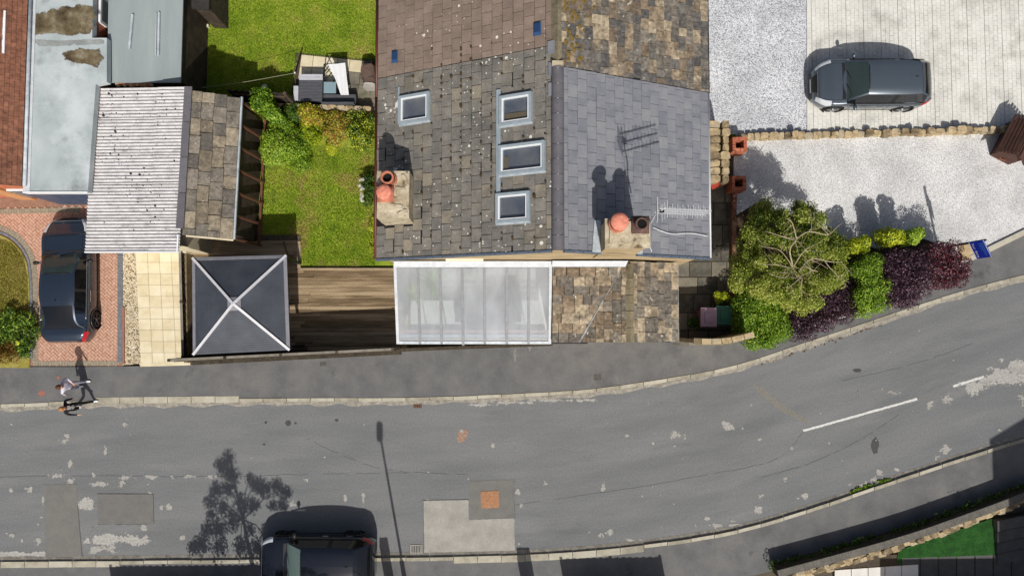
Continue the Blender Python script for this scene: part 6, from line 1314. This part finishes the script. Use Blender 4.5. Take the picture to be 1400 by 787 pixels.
def car(label, cat, loc, ang, L, W, H, kind, paint, z=.0, rim=m_alloy, rails=False):
    M = Matrix.Translation((loc[0], loc[1], z)) @ Matrix.Rotation(ang, 4, 'Z'); root = thing('car', label, cat, (loc[0], loc[1], z)); h2 = L / 2; B = H * .62
    if kind == 'sedan': deck = [(-h2, .62), (-h2 + .08, .93), (-h2 + .3, 1.0), (-h2 + .9, 1.0), (h2 - 1.55, .93), (h2 - .75, .86), (h2 - .25, .72), (h2 - .06, .6), (h2, .5)]; cab = dict(f0=h2 - 1.42, f1=h2 - 2.15, r1=-h2 + 1.35, r0=-h2 + .52); belt = [(-h2, .98), (-h2 + .9, .96), (h2 - 1.5, .9), (h2, .86)]
    else: deck = [(-h2, .72), (-h2 + .06, 1.02), (-h2 + .4, 1.05), (h2 - 1.3, 1.0 * H / 1.55), (h2 - .7, .95 * H / 1.55), (h2 - .22, .82), (h2 - .05, .66), (h2, .52)]; cab = dict(f0=h2 - 1.12, f1=h2 - 1.72, r1=-h2 + .66, r0=-h2 + .1); belt = [(-h2, 1.03), (-h2 + .9, 1.0), (h2 - 1.2, .98), (h2, .9)]
    WX = (h2 - .86, -h2 + .84); WR = .335; xs_ = []; n = 72
    for i in range(n + 1): t = i / n; xs_.append(-h2 * math.cos(math.pi * t) * (.35) + (-h2 + L * t) * .65)
    def hw(x):
        u = abs(x) / h2; e = max(0, (u - .68) / .32) if x > 0 else max(0, (u - .78) / .22); k = (.40 if x > 0 else .27); return W / 2 * (1 - .035 * u * u - k * e ** (2.5 if x > 0 else 2.2))
    rows = []; nn = 11
    for x in xs_:
        w_ = hw(x); zt = lerpt(deck, x); zb = .2 + .08 * max(0, (abs(x) / h2 - .9) / .1); arch = 0
        for wx in WX:
            d = abs(x - wx)
            if d < WR + .05: zb = max(zb, WR + math.sqrt(max(0, (WR + .05) ** 2 - d * d)) - .0); arch = 1
        zb = min(zb, zt - .14); row = []
        prof = [(.90, 0), (.955, .04), (.985, .25), (1.0, .52), (.985, .76), (.95, .93), (.90, .99), (.80, 1.01), (.55, 1.03), (.28, 1.04), (0, 1.043)]
        for k, (a, f) in enumerate(prof): row.append(Vector((x, w_ * a, zb + (zt - zb) * f if f <= 1 else zt + (f - 1) * .9)))
        rows.append(row)
    N = len(rows)
    def cabin(x): return cab['r0'] + .06 < x < cab['f0'] - .04
    def surf(name, rng, jr, m, par, both=True, lift=0.0, mirror=None):
        mb = MB(M); i0, i1 = rng; j0, j1 = jr; out = None
        for s in ((1, -1) if both else (mirror or 1,)):
            vs = []; wd = j1 - j0 + 1
            for i in range(i0, i1 + 1):
                for j in range(j0, j1 + 1):
                    p = rows[i][j]; q = Vector((p.x, p.y * s, p.z))
                    if lift:
                        d = Vector((1.2 * (p.x / h2) ** 3 if abs(p.x) > h2 * .8 else 0, s * p.y / (W / 2), (p.z - .5))); q += d.normalized() * lift
                    vs.append(q)
            fs = []
            for i in range(i1 - i0):
                for j in range(j1 - j0):
                    if name == 'body' and j0 + j >= 6 and cabin((rows[i0 + i][0].x + rows[i0 + i + 1][0].x) / 2): continue
                    a, b, c, d = i * wd + j, i * wd + j + 1, (i + 1) * wd + j + 1, (i + 1) * wd + j; fs.append((a, d, c, b) if s < 0 else (a, b, c, d))
            mb.add(vs, fs)
        return mb.build(name, m, par, True)
    body = surf('body', (0, N - 1), (0, nn - 1), paint, root)
    for i, nm in ((0, 'rear_bumper'), (N - 1, 'front_bumper')):     # close the ends
        mb = MB(M); e = rows[i]; mb.add([Vector((p.x, p.y, p.z)) for p in e] + [Vector((p.x, -p.y, p.z)) for p in e[::-1]], [tuple(range(2 * nn)) if i == 0 else tuple(range(2 * nn))[::-1]]); mb.build(nm, paint if i == 0 else m_trim, root)
    # cabin shell
    f0, f1, r1, r0 = cab['f0'], cab['f1'], cab['r1'], cab['r0']; cx_ = []
    for i in range(9): cx_.append(r0 + (r1 - r0) * i / 8)
    for i in range(1, 13): cx_.append(r1 + (f1 - r1) * i / 12)
    for i in range(1, 9): cx_.append(f1 + (f0 - f1) * i / 8)
    crow = []
    def roofz(x):
        if x >= f1: t = (f0 - x) / (f0 - f1); return (t ** .82)
        if x <= r1: t = (x - r0) / (r1 - r0); return (t ** .72)
        return 1
    for x in cx_:
        bz = lerpt(belt, x) + .005; t = roofz(x); mid = (x - (f1 + r1) / 2) / ((f1 - r1) / 2); crown = .045 * (1 - min(1, mid * mid)); zd = max(bz, lerpt(deck, x) + .046 if (x > f1 or x < r1) else bz); zr_ = zd + (H - .05 - zd) * t + crown * (t >= .99)
        wb = hw(x) * .93; wr = wb * (1 - .235 * t) ; wr *= (1 - .07 * max(0, -mid) ** 3 * t) * (1 - .03 * max(0, mid) ** 2)
        crow.append([Vector((x, wb, bz)), Vector((x, wr + .012, bz + (zr_ - bz) * .9)), Vector((x, wr * .93, zr_ - .012 * t)), Vector((x, wr * .62, zr_ + .022 * t)), Vector((x, wr * .3, zr_ + .035 * t)), Vector((x, 0, zr_ + .04 * t))])
    def cpart(name, i0, i1, j0, j1, m, par, sides=(1, -1), push=0):
        mb = MB(M); wd = j1 - j0 + 1
        for s in sides:
            vs = [Vector((p.x, (p.y + push * (j0 == 0)) * s, p.z + push * (j0 > 0))) for i in range(i0, i1 + 1) for p in crow[i][j0:j1 + 1]]
            mb.add(vs, [((i * wd + j, (i + 1) * wd + j, (i + 1) * wd + j + 1, i * wd + j + 1) if s < 0 else (i * wd + j, i * wd + j + 1, (i + 1) * wd + j + 1, (i + 1) * wd + j)) for i in range(i1 - i0) for j in range(j1 - j0)])
        return mb.build(name, m, par, True)
    nc = len(cx_) - 1
    cpart('roof', 8, 20, 1, 5, paint, root); cpart('windscreen', 20, nc, 2, 5, m_cglass_t if kind == 'hatch' else m_cglass, root); cpart('rear_window', 0, 8, 2, 5, m_cglass_d, root)
    for s in (1, -1): cpart('front_pillar', 20, nc, 1, 2, paint, root, (s,)); cpart('rear_pillar', 0, 8, 1, 2, paint, root, (s,))
    for s in (1, -1):
        cpart('side_window', 5 if kind == 'sedan' else 4, 13, 0, 1, m_cglass_d, root, (s,)); cpart('side_window', 14, nc, 0, 1, m_cglass_d, root, (s,)); cpart('door_pillar', 13, 14, 0, 1, m_trim, root, (s,)); cpart('quarter_panel', 0, 5 if kind == 'sedan' else 4, 0, 1, paint, root, (s,))
        ch_ = [Vector((p[0].x, (p[0].y + .012) * s, p[0].z + .012)) for p in crow[3:-2]]; MB(M).tube(ch_, .011, 6).build('window_trim', m_chrome if kind == 'sedan' else m_trim, root, True)
    MB(M).tube([Vector((crow[20][0].x - .02, y, crow[20][5].z + .012 - .0 * abs(y) - .03 * (y / .5) ** 2)) for y in (-.45, -.2, 0, .2, .45)], .014, 6).build('screen_seal', m_trim, root, True)
    MB(M).box(f0 + .03, f0 + .15, -W * .38, W * .38, lerpt(deck, f0) - .04, lerpt(deck, f0 + .1) + .035).build('scuttle', m_trim, root)
    for wy in (-.42, .12): MB(M).bar((f0 + .02, wy, lerpt(deck, f0) + .075), (f0 - .16, wy + .5, lerpt(deck, f0) + .2), .02, .015).build('wiper', m_trim, root)
    # interior
    MB(M).box(r0 + .2, f0 - .2, -W * .42, W * .42, .3, .45).build('cabin_floor', m_trim, root); MB(M).box(-h2 + .45, h2 - .45, -W * .3, W * .3, .2, .27).build('underbody', m_trim, root); MB(M).rock((f0 - .42, 0, .6), .3, W * .4, .34, 0).build('dashboard', m_trim, root) if False else MB(M).box(f0 - .65, f0 - .12, -W * .4, W * .4, .6, .92).build('dashboard', m_trim, root)
    for sx_, sy_ in ((f1 - .45, .38), (f1 - .45, -.38), (r1 + .55, .38), (r1 + .55, -.38)):
        st_ = MB(M).box(sx_ - .1, sx_ + .45, sy_ - .25, sy_ + .25, .45, .62).build('seat', m_seat, root); MB(M).add([(sx_ - .12, sy_ - .24, .6), (sx_ + .03, sy_ - .24, .6), (sx_ - .1, sy_ - .2, 1.12), (sx_ - .22, sy_ - .2, 1.12), (sx_ - .12, sy_ + .24, .6), (sx_ + .03, sy_ + .24, .6), (sx_ - .1, sy_ + .2, 1.12), (sx_ - .22, sy_ + .2, 1.12)], [(0, 1, 2, 3), (7, 6, 5, 4), (1, 5, 6, 2), (3, 2, 6, 7), (0, 3, 7, 4)]).build('seat_back', m_seat, st_)
    MB(M).lathe([(.17, 0), (.185, .015), (.17, .03), (.16, .015), (.17, 0)], (f0 - .78, -.36, .86), 16).build('steering_wheel', m_trim, root, True)
    # lamps cut from the body surface
    def fi(x): return min(range(N), key=lambda i: abs(xs_[i] - x))
    for s in (1, -1):
        surf('headlight', (fi(h2 - .58), fi(h2 - .07)), (4, 7), m_lamp, root, False, .012, s); surf('tail_light', (fi(-h2 + .02), fi(-h2 + .4)), (4, 6), m_red, root, False, .014, s)
        surf('sill', (fi(WX[1] + .42), fi(WX[0] - .42)), (0, 1), m_trim, root, False, .006, s)
        mx_ = f0 - .28; my_ = hw(mx_) * .95 * s; mi = MB(M).ball((mx_, my_ + .14 * s, lerpt(belt, mx_) + .06), .075, .12, .07, n=12).build('wing_mirror', m_trim if kind != 'suv' else paint, root, True); MB(M).bar((mx_, my_, lerpt(belt, mx_) + .01), (mx_, my_ + .1 * s, lerpt(belt, mx_) + .04), .05, .04).build('mirror_arm', m_trim, mi)
        for hx in (f1 - .75, r1 + .25): MB(M).bar((hx - .11, hw(hx) * 1.005 * s, .8), (hx + .11, hw(hx) * 1.005 * s, .8), .025, .03).build('door_handle', m_chrome, root)
        for dx in (f0 - .2, (f1 + r1) / 2 - .02, r1 - .05):
            i = fi(dx); MB(M).tube([Vector((rows[i][j].x, (rows[i][j].y + .002) * s, rows[i][j].z)) for j in range(1, 7)], .006, 4).build('door_seam', m_trim, root)
        if rails: MB(M).tube([Vector((p[2].x, p[2].y * s, p[2].z + .035)) for p in crow[8:20]], .018, 6).build('roof_rail', m_trim, root, True)
        bs = [Vector((rows[i][7].x, rows[i][7].y * s * .96, rows[i][7].z + .004)) for i in range(fi(f0 + .12), fi(h2 - .12))]; MB(M).tube(bs, .007, 4).build('bonnet_seam', m_trim, root)
    surf('grille', (N - 4, N - 1), (8, 10), m_trim, root, True, .01); i = fi(h2 - .14); MB(M).tube([Vector((rows[i][j].x, rows[i][j].y * s, rows[i][j].z + .012)) for s, js in ((1, range(7, 11)), (-1, range(9, 6, -1))) for j in js], .012, 5).build('grille_trim', m_chrome, root)
    MB(M).box(h2 - .0, h2 + .015, -.26, .26, .36, .47).build('number_plate', m_plate_w, root)
    i = fi(-h2 + .06 if kind != 'sedan' else -h2 + .5); MB(M).tube([Vector((rows[i][j].x, rows[i][j].y * s, rows[i][j].z + .003)) for s, js in ((1, range(6, 11)), (-1, range(9, 5, -1))) for j in js], .008, 4).build('boot_seam', m_trim, root)
    MB(M).add([(r1 + .2, -.02, H + .0), (r1 + .2, .02, H), (r1 + .38, 0, H), (r1 + .18, 0, H + .07)], [(0, 2, 3), (2, 1, 3), (1, 0, 3)]).build('aerial_fin', m_trim, root)
    if kind != 'sedan': cpart('tailgate_spoiler', 6, 8, 2, 5, paint, root, push=.012)
    for wx in WX:
        for s in (1, -1):
            yo = (hw(wx) - .11) * s; wh = MB(M).lathe([(.2, -.1), (.3, -.105), (.325, -.07), (WR, 0), (.325, .07), (.3, .105), (.2, .1)], (wx, yo, WR), 28, axis='y').build('wheel', m_tyre, root, True)
            rm = MB(M); rm.lathe([(.21, 0), (.225, .02), (.225, .0)], (wx, yo + .09 * s, WR), 24, axis='y'); 
            for k in range(5):
                a = 6.2832 * k / 5; rm.bar((wx, yo + .1 * s, WR), (wx + .215 * math.cos(a), yo + .095 * s, WR + .215 * math.sin(a)), .06, .03, up=(0, 1, 0))
            rm.lathe([(.001, .03 * s), (.05, .03 * s), (.06, 0)], (wx, yo + .1 * s, WR), 12, axis='y'); rm.build('rim', rim, wh); MB(M).lathe([(.21, 0), (.001, 0)], (wx, yo + .06 * s, WR), 20, axis='y').build('brake_disc', m_trim, wh)
            ar = []
            for k in range(13): a = math.pi * (k / 12); ar.append((wx + (WR + .055) * math.cos(a), (hw(wx) * .99) * s, WR + (WR + .05) * math.sin(a) * 1.0))
            MB(M).tube(ar, .022, 5).build('wheel_arch', m_trim if kind == 'suv' else paint, root, True)
            MB(M).lathe([(WR + .05, -.12), (WR + .05, .12)], (wx, yo, WR), 24, axis='y').build('arch_liner', m_trim, root)
    return root
def paint(name, c, r=.28): return mat(name, [c, tuple(x * 1.06 for x in c[:3]) + (1,)], 3, r, metal=.55, spec=.5, coat=.8)
c = (P(1112, 122) + P(1283, 122)) / 2; gy = (P(1200, 92).y + P(1200, 156).y) / 2
car('dark grey hatchback estate parked on the pale block paved drive', 'car', (P(1183, 122, .3).x - .02, gy), math.pi, 4.36, 1.82, 1.56, 'suv', paint('steel_grey_paint', lin(96, 106, 116)), .105)
car('slate blue saloon parked on the red block drive', 'car', (P(109, 382, 0).x, P(104, 384, 0).y), rad(92), 4.7, 1.82, 1.42, 'sedan', paint('slate_blue_paint', lin(54, 66, 82), .22), .11, m_rimdark)
car('black hatchback parked half on the lower pavement', 'car', (P(440, 757, 0).x, P(440, 757, 0).y), math.pi, 4.28, 1.8, 1.46, 'hatch', paint('black_paint', lin(30, 36, 47), .16), .03, m_rimdark)  # bluish lift in the black paint stands in for sky reflection

# ------------------------------------------------------------------ people
m_skin = plain('skin', lin(206, 160, 132), .6)
def person(label, base, yaw, top, inner, legs, shoes, hair, J, z0=.1, hgt=1.0):
    """J: joints in the person's own frame, x forward, y left, z up"""
    T = Matrix.Translation((base[0], base[1], z0)) @ Matrix.Rotation(yaw, 4, 'Z') @ Matrix.Scale(hgt, 4); nodes = []; edges = []; part = []
    def add(p, r, par, pt_): nodes.append((Vector(p), r)); part.append(pt_); (edges.append((par, len(nodes) - 1)) if par is not None else None); return len(nodes) - 1
    pel = add(J['pelvis'], (.135, .12), None, 'leg'); waist = add(Vector(J['pelvis']).lerp(Vector(J['chest']), .5), (.115, .12), pel, 'top'); chest = add(J['chest'], (.13, .155), waist, 'top'); nb_ = add(J['neck'], (.06, .065), chest, 'top'); nk = add(Vector(J['neck']).lerp(Vector(J['head']), .45), (.048, .048), nb_, 'skin')
    hd = Vector(J['head']); add(hd, (.085, .078), nk, 'skin'); add(hd + Vector((0, 0, .085)), (.07, .066), len(nodes) - 1, 'skin')
    for s in ('l', 'r'):
        sg = 1 if s == 'l' else -1
        sh_ = add(J['sh_' + s], (.06, .06), chest, 'top'); el = add(J['el_' + s], (.043, .043), sh_, 'top'); wr = add(J['wr_' + s], (.027, .03), el, 'top'); d = (Vector(J['wr_' + s]) - Vector(J['el_' + s])).normalized(); pm = add(Vector(J['wr_' + s]) + d * .06, (.018, .036), wr, 'skin')
        sd = d.cross(Vector((1, 0, 0))).normalized() if abs(d.x) < .9 else Vector((0, 1, 0)); fw = sd.cross(d).normalized(); pb = Vector(J['wr_' + s]) + d * .075
        for k, ln in enumerate((.065, .08, .075, .058)):
            o_ = fw * (.027 - .018 * k); a_ = add(pb + o_ + d * .015, (.009, .009), pm, 'skin'); b_ = add(pb + o_ * 1.1 + d * ln * .6 + sd * .006 * sg, (.008, .008), a_, 'skin'); add(pb + o_ * 1.1 + d * ln + sd * .022 * sg, (.007, .007), b_, 'skin')
        a_ = add(Vector(J['wr_' + s]) + d * .035 + fw * .035, (.011, .011), wr, 'skin'); add(Vector(J['wr_' + s]) + d * .075 + fw * .06, (.009, .009), a_, 'skin')
        hp = add(J['hip_' + s], (.092, .092), pel, 'leg'); kn = add(J['kn_' + s], (.058, .058), hp, 'leg'); an = add(J['an_' + s], (.038, .038), kn, 'leg'); f = Vector(J['foot_' + s]); A_n = Vector(J['an_' + s])
        hl = add(A_n + (f - A_n) * .1 + Vector((-.02, 0, -.045)), (.036, .036), an, 'shoe'); add(A_n.lerp(f, .6) + Vector((0, 0, -.02)), (.036, .042), hl, 'shoe'); add(f, (.025, .036), len(nodes) - 1, 'shoe')
    me = bpy.data.meshes.new('tmp'); me.from_pydata([p for p, _ in nodes], edges, []); o = bpy.data.objects.new('tmp', me); COL.objects.link(o); o.modifiers.new('s', 'SKIN'); sd_ = o.modifiers.new('u', 'SUBSURF'); sd_.levels = 2; sd_.render_levels = 2
    for i, (p, r) in enumerate(nodes): me.skin_vertices[0].data[i].radius = r; me.skin_vertices[0].data[i].use_root = (i == 0)
    bpy.context.view_layer.update(); ev = bpy.data.meshes.new_from_object(o.evaluated_get(bpy.context.evaluated_depsgraph_get())); bpy.data.objects.remove(o)
    root = thing('person', label, 'person', (base[0], base[1], z0)); segs = [(nodes[a][0], nodes[b][0], part[b]) for a, b in edges]; mats_ = {'leg': 0, 'top': 1, 'skin': 2, 'shoe': 3}
    mb = MB(T); mb.v = [T @ v.co for v in ev.vertices]
    for f in ev.polygons:
        c_ = f.center; best = min(segs, key=lambda s: (c_ - (s[0] + (s[1] - s[0]) * max(0, min(1, (c_ - s[0]).dot(s[1] - s[0]) / max((s[1] - s[0]).length_squared, 1e-9))))).length); mb.f.append(list(f.vertices)); k = mats_[best[2]]
        if k == 1 and inner and c_.x > Vector(J['chest']).x + .07 and abs(c_.y) < .06: k = 4
        mb.m.append(k)
    mb.build('body', [legs, top, m_skin, shoes, inner or top], root, True, base=(base[0], base[1], z0))
    hb = MB(T); hc = hd + Vector((-.025, 0, .055)); vs = []; n, m_ = 14, 10
    for i in range(m_ + 1):
        for k in range(n):
            th, ph = math.pi * .62 * i / m_, 6.2832 * k / n; r = .112 + .01 * mnoise.noise(Vector((i * .7, k * .9, 1))); p = Vector((r * .95 * math.sin(th) * math.cos(ph), r * .85 * math.sin(th) * math.sin(ph), r * 1.05 * math.cos(th)))
            if p.x > .04 and p.z < .055: p = Vector((.07, p.y, max(p.z, .05)))
            vs.append(hc + p)
    hb.add(vs, [(i * n + k, (i + 1) * n + k, (i + 1) * n + (k + 1) % n, i * n + (k + 1) % n) for i in range(m_) for k in range(n)]); hb.tube([hc + Vector((-.07, 0, .0)), hc + Vector((-.105, 0, -.1)), hc + Vector((-.1, .01, -.22)), hc + Vector((-.085, .0, -.3))], [.07, .075, .06, .02], 9); hb.build('hair', hair, root, True)
    fc = MB(T); fc.add([hd + Vector(p) for p in ((.088, -.016, -.005), (.088, .016, -.005), (.112, 0, -.01), (.09, 0, .035))], [(0, 2, 3), (2, 1, 3), (0, 1, 2)]); fc.build('nose', m_skin, root)
    for s in (-1, 1): MB(T).ball(hd + Vector((.078, .033 * s, .035)), .012, .014, .009, n=8, m=5).build('eye', m_black, root, True); MB(T).ball(hd + Vector((-.005, .085 * s, .015)), .022, .012, .034, n=8, m=5).build('ear', m_skin, root, True)
    MB(T).ball(hd + Vector((.08, 0, -.045)), .01, .026, .008, n=8, m=5).build('mouth', plain('lips', lin(170, 88, 84), .5), root, True)
    return root
walk = dict(pelvis=(0, 0, .93), chest=(.03, 0, 1.25), neck=(.03, 0, 1.43), head=(.06, 0, 1.54), sh_l=(.03, .18, 1.38), sh_r=(.03, -.18, 1.38), el_l=(-.1, .27, 1.14), wr_l=(.02, .3, .93), el_r=(.06, -.27, 1.13), wr_r=(.25, -.3, 1.0),
            hip_l=(.02, .09, .88), hip_r=(-.01, -.09, .88), kn_l=(.22, .09, .5), an_l=(.33, .09, .1), foot_l=(.5, .1, .05), kn_r=(-.02, -.09, .48), an_r=(-.3, -.09, .13), foot_r=(-.17, -.1, .03))
walk2 = dict(walk); walk2.update(el_l=(.05, .3, 1.18), wr_l=(.2, .12, 1.1), el_r=(-.12, -.26, 1.15), wr_r=(-.12, -.34, .93), kn_l=(.1, .09, .49), an_l=(.14, .09, .1), foot_l=(.3, .1, .04), kn_r=(.06, -.09, .48), an_r=(-.12, -.09, .11), foot_r=(.04, -.1, .03), hip_l=(.02, .09, .88))
b1, b2 = P(116, 524, 0), P(119.5, 552, 0)
def fab(n, a, b): return mat(n, [a, b], 9, .95, .03, 25)
person('person in a pale lilac top and light trousers walking on the pavement', b1, rad(0), fab('lilac_knit', lin(190, 184, 206), lin(222, 218, 232)), None, fab('pale_denim', lin(150, 148, 170), lin(182, 180, 198)), m_white, mat('brown_hair', [lin(66, 40, 24), lin(104, 66, 40)], 20, .6), walk2)
person('person in a black jacket over a white shirt striding along the kerb', b2, rad(4), fab('black_jacket', (.01, .01, .012, 1), (.02, .02, .022, 1)), fab('white_shirt', lin(220, 218, 214), lin(236, 234, 230)), fab('black_trousers', (.01, .01, .012, 1), (.016, .016, .018, 1)), m_white, mat('fair_hair', [lin(150, 100, 58), lin(196, 146, 92)], 20, .6), walk, .1)

# ------------------------------------------------------------------ what stands beyond the lower edge and throws its shadow into view
lp = P(556, 806, .1); sd2 = Vector((-sdir.x, -sdir.y, 0)) / sdir.z; tip = P(512.5, 584, 0); hgt_ = (tip - lp).length / sd2.length
sl_ = thing('street_lamp', 'tall grey street lamp on the lower pavement beside the black hatchback', 'street lamp', lp)
MB().tube([lp, lp + Vector((0, 0, 1.3))], .085, 12).build('base', m_galv, sl_, True); MB().tube([lp + Vector((0, 0, 1.3)), lp + Vector((0, 0, hgt_ - .3))], [.05, .04], 12).build('pole', m_galv, sl_, True)
MB().rock((lp.x, lp.y + .02, hgt_ - .3), .12, .36, .14, 0).build('lamp_head', m_galv, sl_)
for x0, x1_, h, lb in ((150, 366, 1.95, 'tall garden fence opposite the red block drive'), (767, 902, 2.3, 'tall garden fence beyond the concrete repair')): fence(P(x0 + 12, 829, 0), P(x1_ + 12, 827, 0), h, 'garden_fence', lb, cap=False)
for x0, x1_, h in ((706, 723, 2.45), (520, 531, 2.9)):
    a, b = P(x0 + 14, 834, 0), P(x1_ + 14, 822, 0); MB().box(a.x, b.x, a.y, b.y, 0, h).build('gate_pier', m_stonewall, None, label=('wide stone gate pier across the road from the conservatory' if x0 > 600 else 'slim stone gate pier beside the black hatchback'), cat='pier')
t2 = thing('tree', 'slim dark tree behind the garden fence throwing its shadow on the road', 'tree', P(366, 842, .1)); tb2 = P(366, 842, .1)
def shadow_pt(px, py, y_w):        # a point above world y_w whose shadow falls at the pixel
    g_ = P(px, py, 0); k = (y_w - g_.y) / sdir.y; return g_ + sdir * k
cl = []; YW = tb2.y
for px, py, r in [(313, 626, .28), (308, 640, .34), (318, 650, .33), (300, 634, .22), (312, 668, .32), (296, 670, .3), (288, 686, .3), (330, 688, .34), (350, 662, .3), (362, 668, .32), (341, 654, .2), (378, 664, .3), (390, 674, .28), (386, 690, .24), (346, 690, .3), (306, 694, .3), (318, 712, .34), (300, 724, .34), (284, 722, .28), (276, 744, .36), (264, 748, .24), (300, 748, .36), (330, 746, .34), (352, 748, .36), (370, 744, .32), (392, 748, .36), (342, 724, .22), (362, 726, .24), (290, 704, .25), (372, 690, .22)]:
    p = shadow_pt(px, py, YW + R.uniform(-.5, .5)); cl.append((tuple(p), r, r, r * .9, 0))
V, t = leaves(cl, 9000, .1, (.4, .2), .8, -.9, .55, (.2, 1.1)); leafmesh('crown', V, t, LD, t2)
MB().tube([tb2, shadow_pt(338, 740, YW), shadow_pt(332, 705, YW), shadow_pt(322, 670, YW), shadow_pt(313, 635, YW)], [.1, .07, .05, .03, .01], 8).build('trunk', m_bark, t2)
for c_ in cl[::2]: MB().tube([shadow_pt(332, 710, YW), (Vector(c_[0]) + shadow_pt(330, 690, YW)) / 2, Vector(c_[0])], [.03, .02, .01], 6).build('limb', m_bark, t2)
gq = [P(1224, 868, 0), P(1416, 866, 0), P(1416, 930, 0), P(1224, 930, 0)]; go_ = thing('garage', 'stone garage shading the dark paving slabs', 'garage', gq[0]); MB().prism([p[:2] for p in gq], 0, 3.3).build('wall', m_stonewall, go_); MB().prism([(p.x, p.y) for p in gq], 3.303, 3.5).build('roof', m_slate_w, go_)
hb_ = P(1408, 842, 0); ho = thing('house', 'stone house with grey roof below the lower pavement', 'house', (hb_.x, hb_.y, 0)); hx1, hy0 = hb_.x + 9, hb_.y - 9
MB().add([(hb_.x, hb_.y, 0), (hx1, hb_.y, 0), (hx1, hb_.y, 7.6), ((hb_.x + hx1) / 2, hb_.y, 10.6), (hb_.x, hb_.y, 7.7), (hb_.x, hy0, 0), (hx1, hy0, 0), (hx1, hy0, 7.6), ((hb_.x + hx1) / 2, hy0, 10.6), (hb_.x, hy0, 7.7)], [(4, 3, 2, 1, 0), (5, 6, 7, 8, 9), (0, 5, 9, 4), (1, 2, 7, 6), (0, 1, 6, 5)]).build('wall', m_stonewall, ho)
xm = (hb_.x + hx1) / 2; MB().slab([(hb_.x - .1, hb_.y + .1, 7.9), (xm, hb_.y + .1, 10.9), (xm, hy0, 10.9), (hb_.x - .1, hy0, 7.9)], .1).build('roof', m_slate_w, ho); MB().slab([(hx1 + .1, hb_.y + .1, 7.8), (xm + .001, hb_.y + .1, 10.9), (xm + .001, hy0, 10.9), (hx1 + .1, hy0, 7.8)], .1).build('roof', m_slate_w, ho)
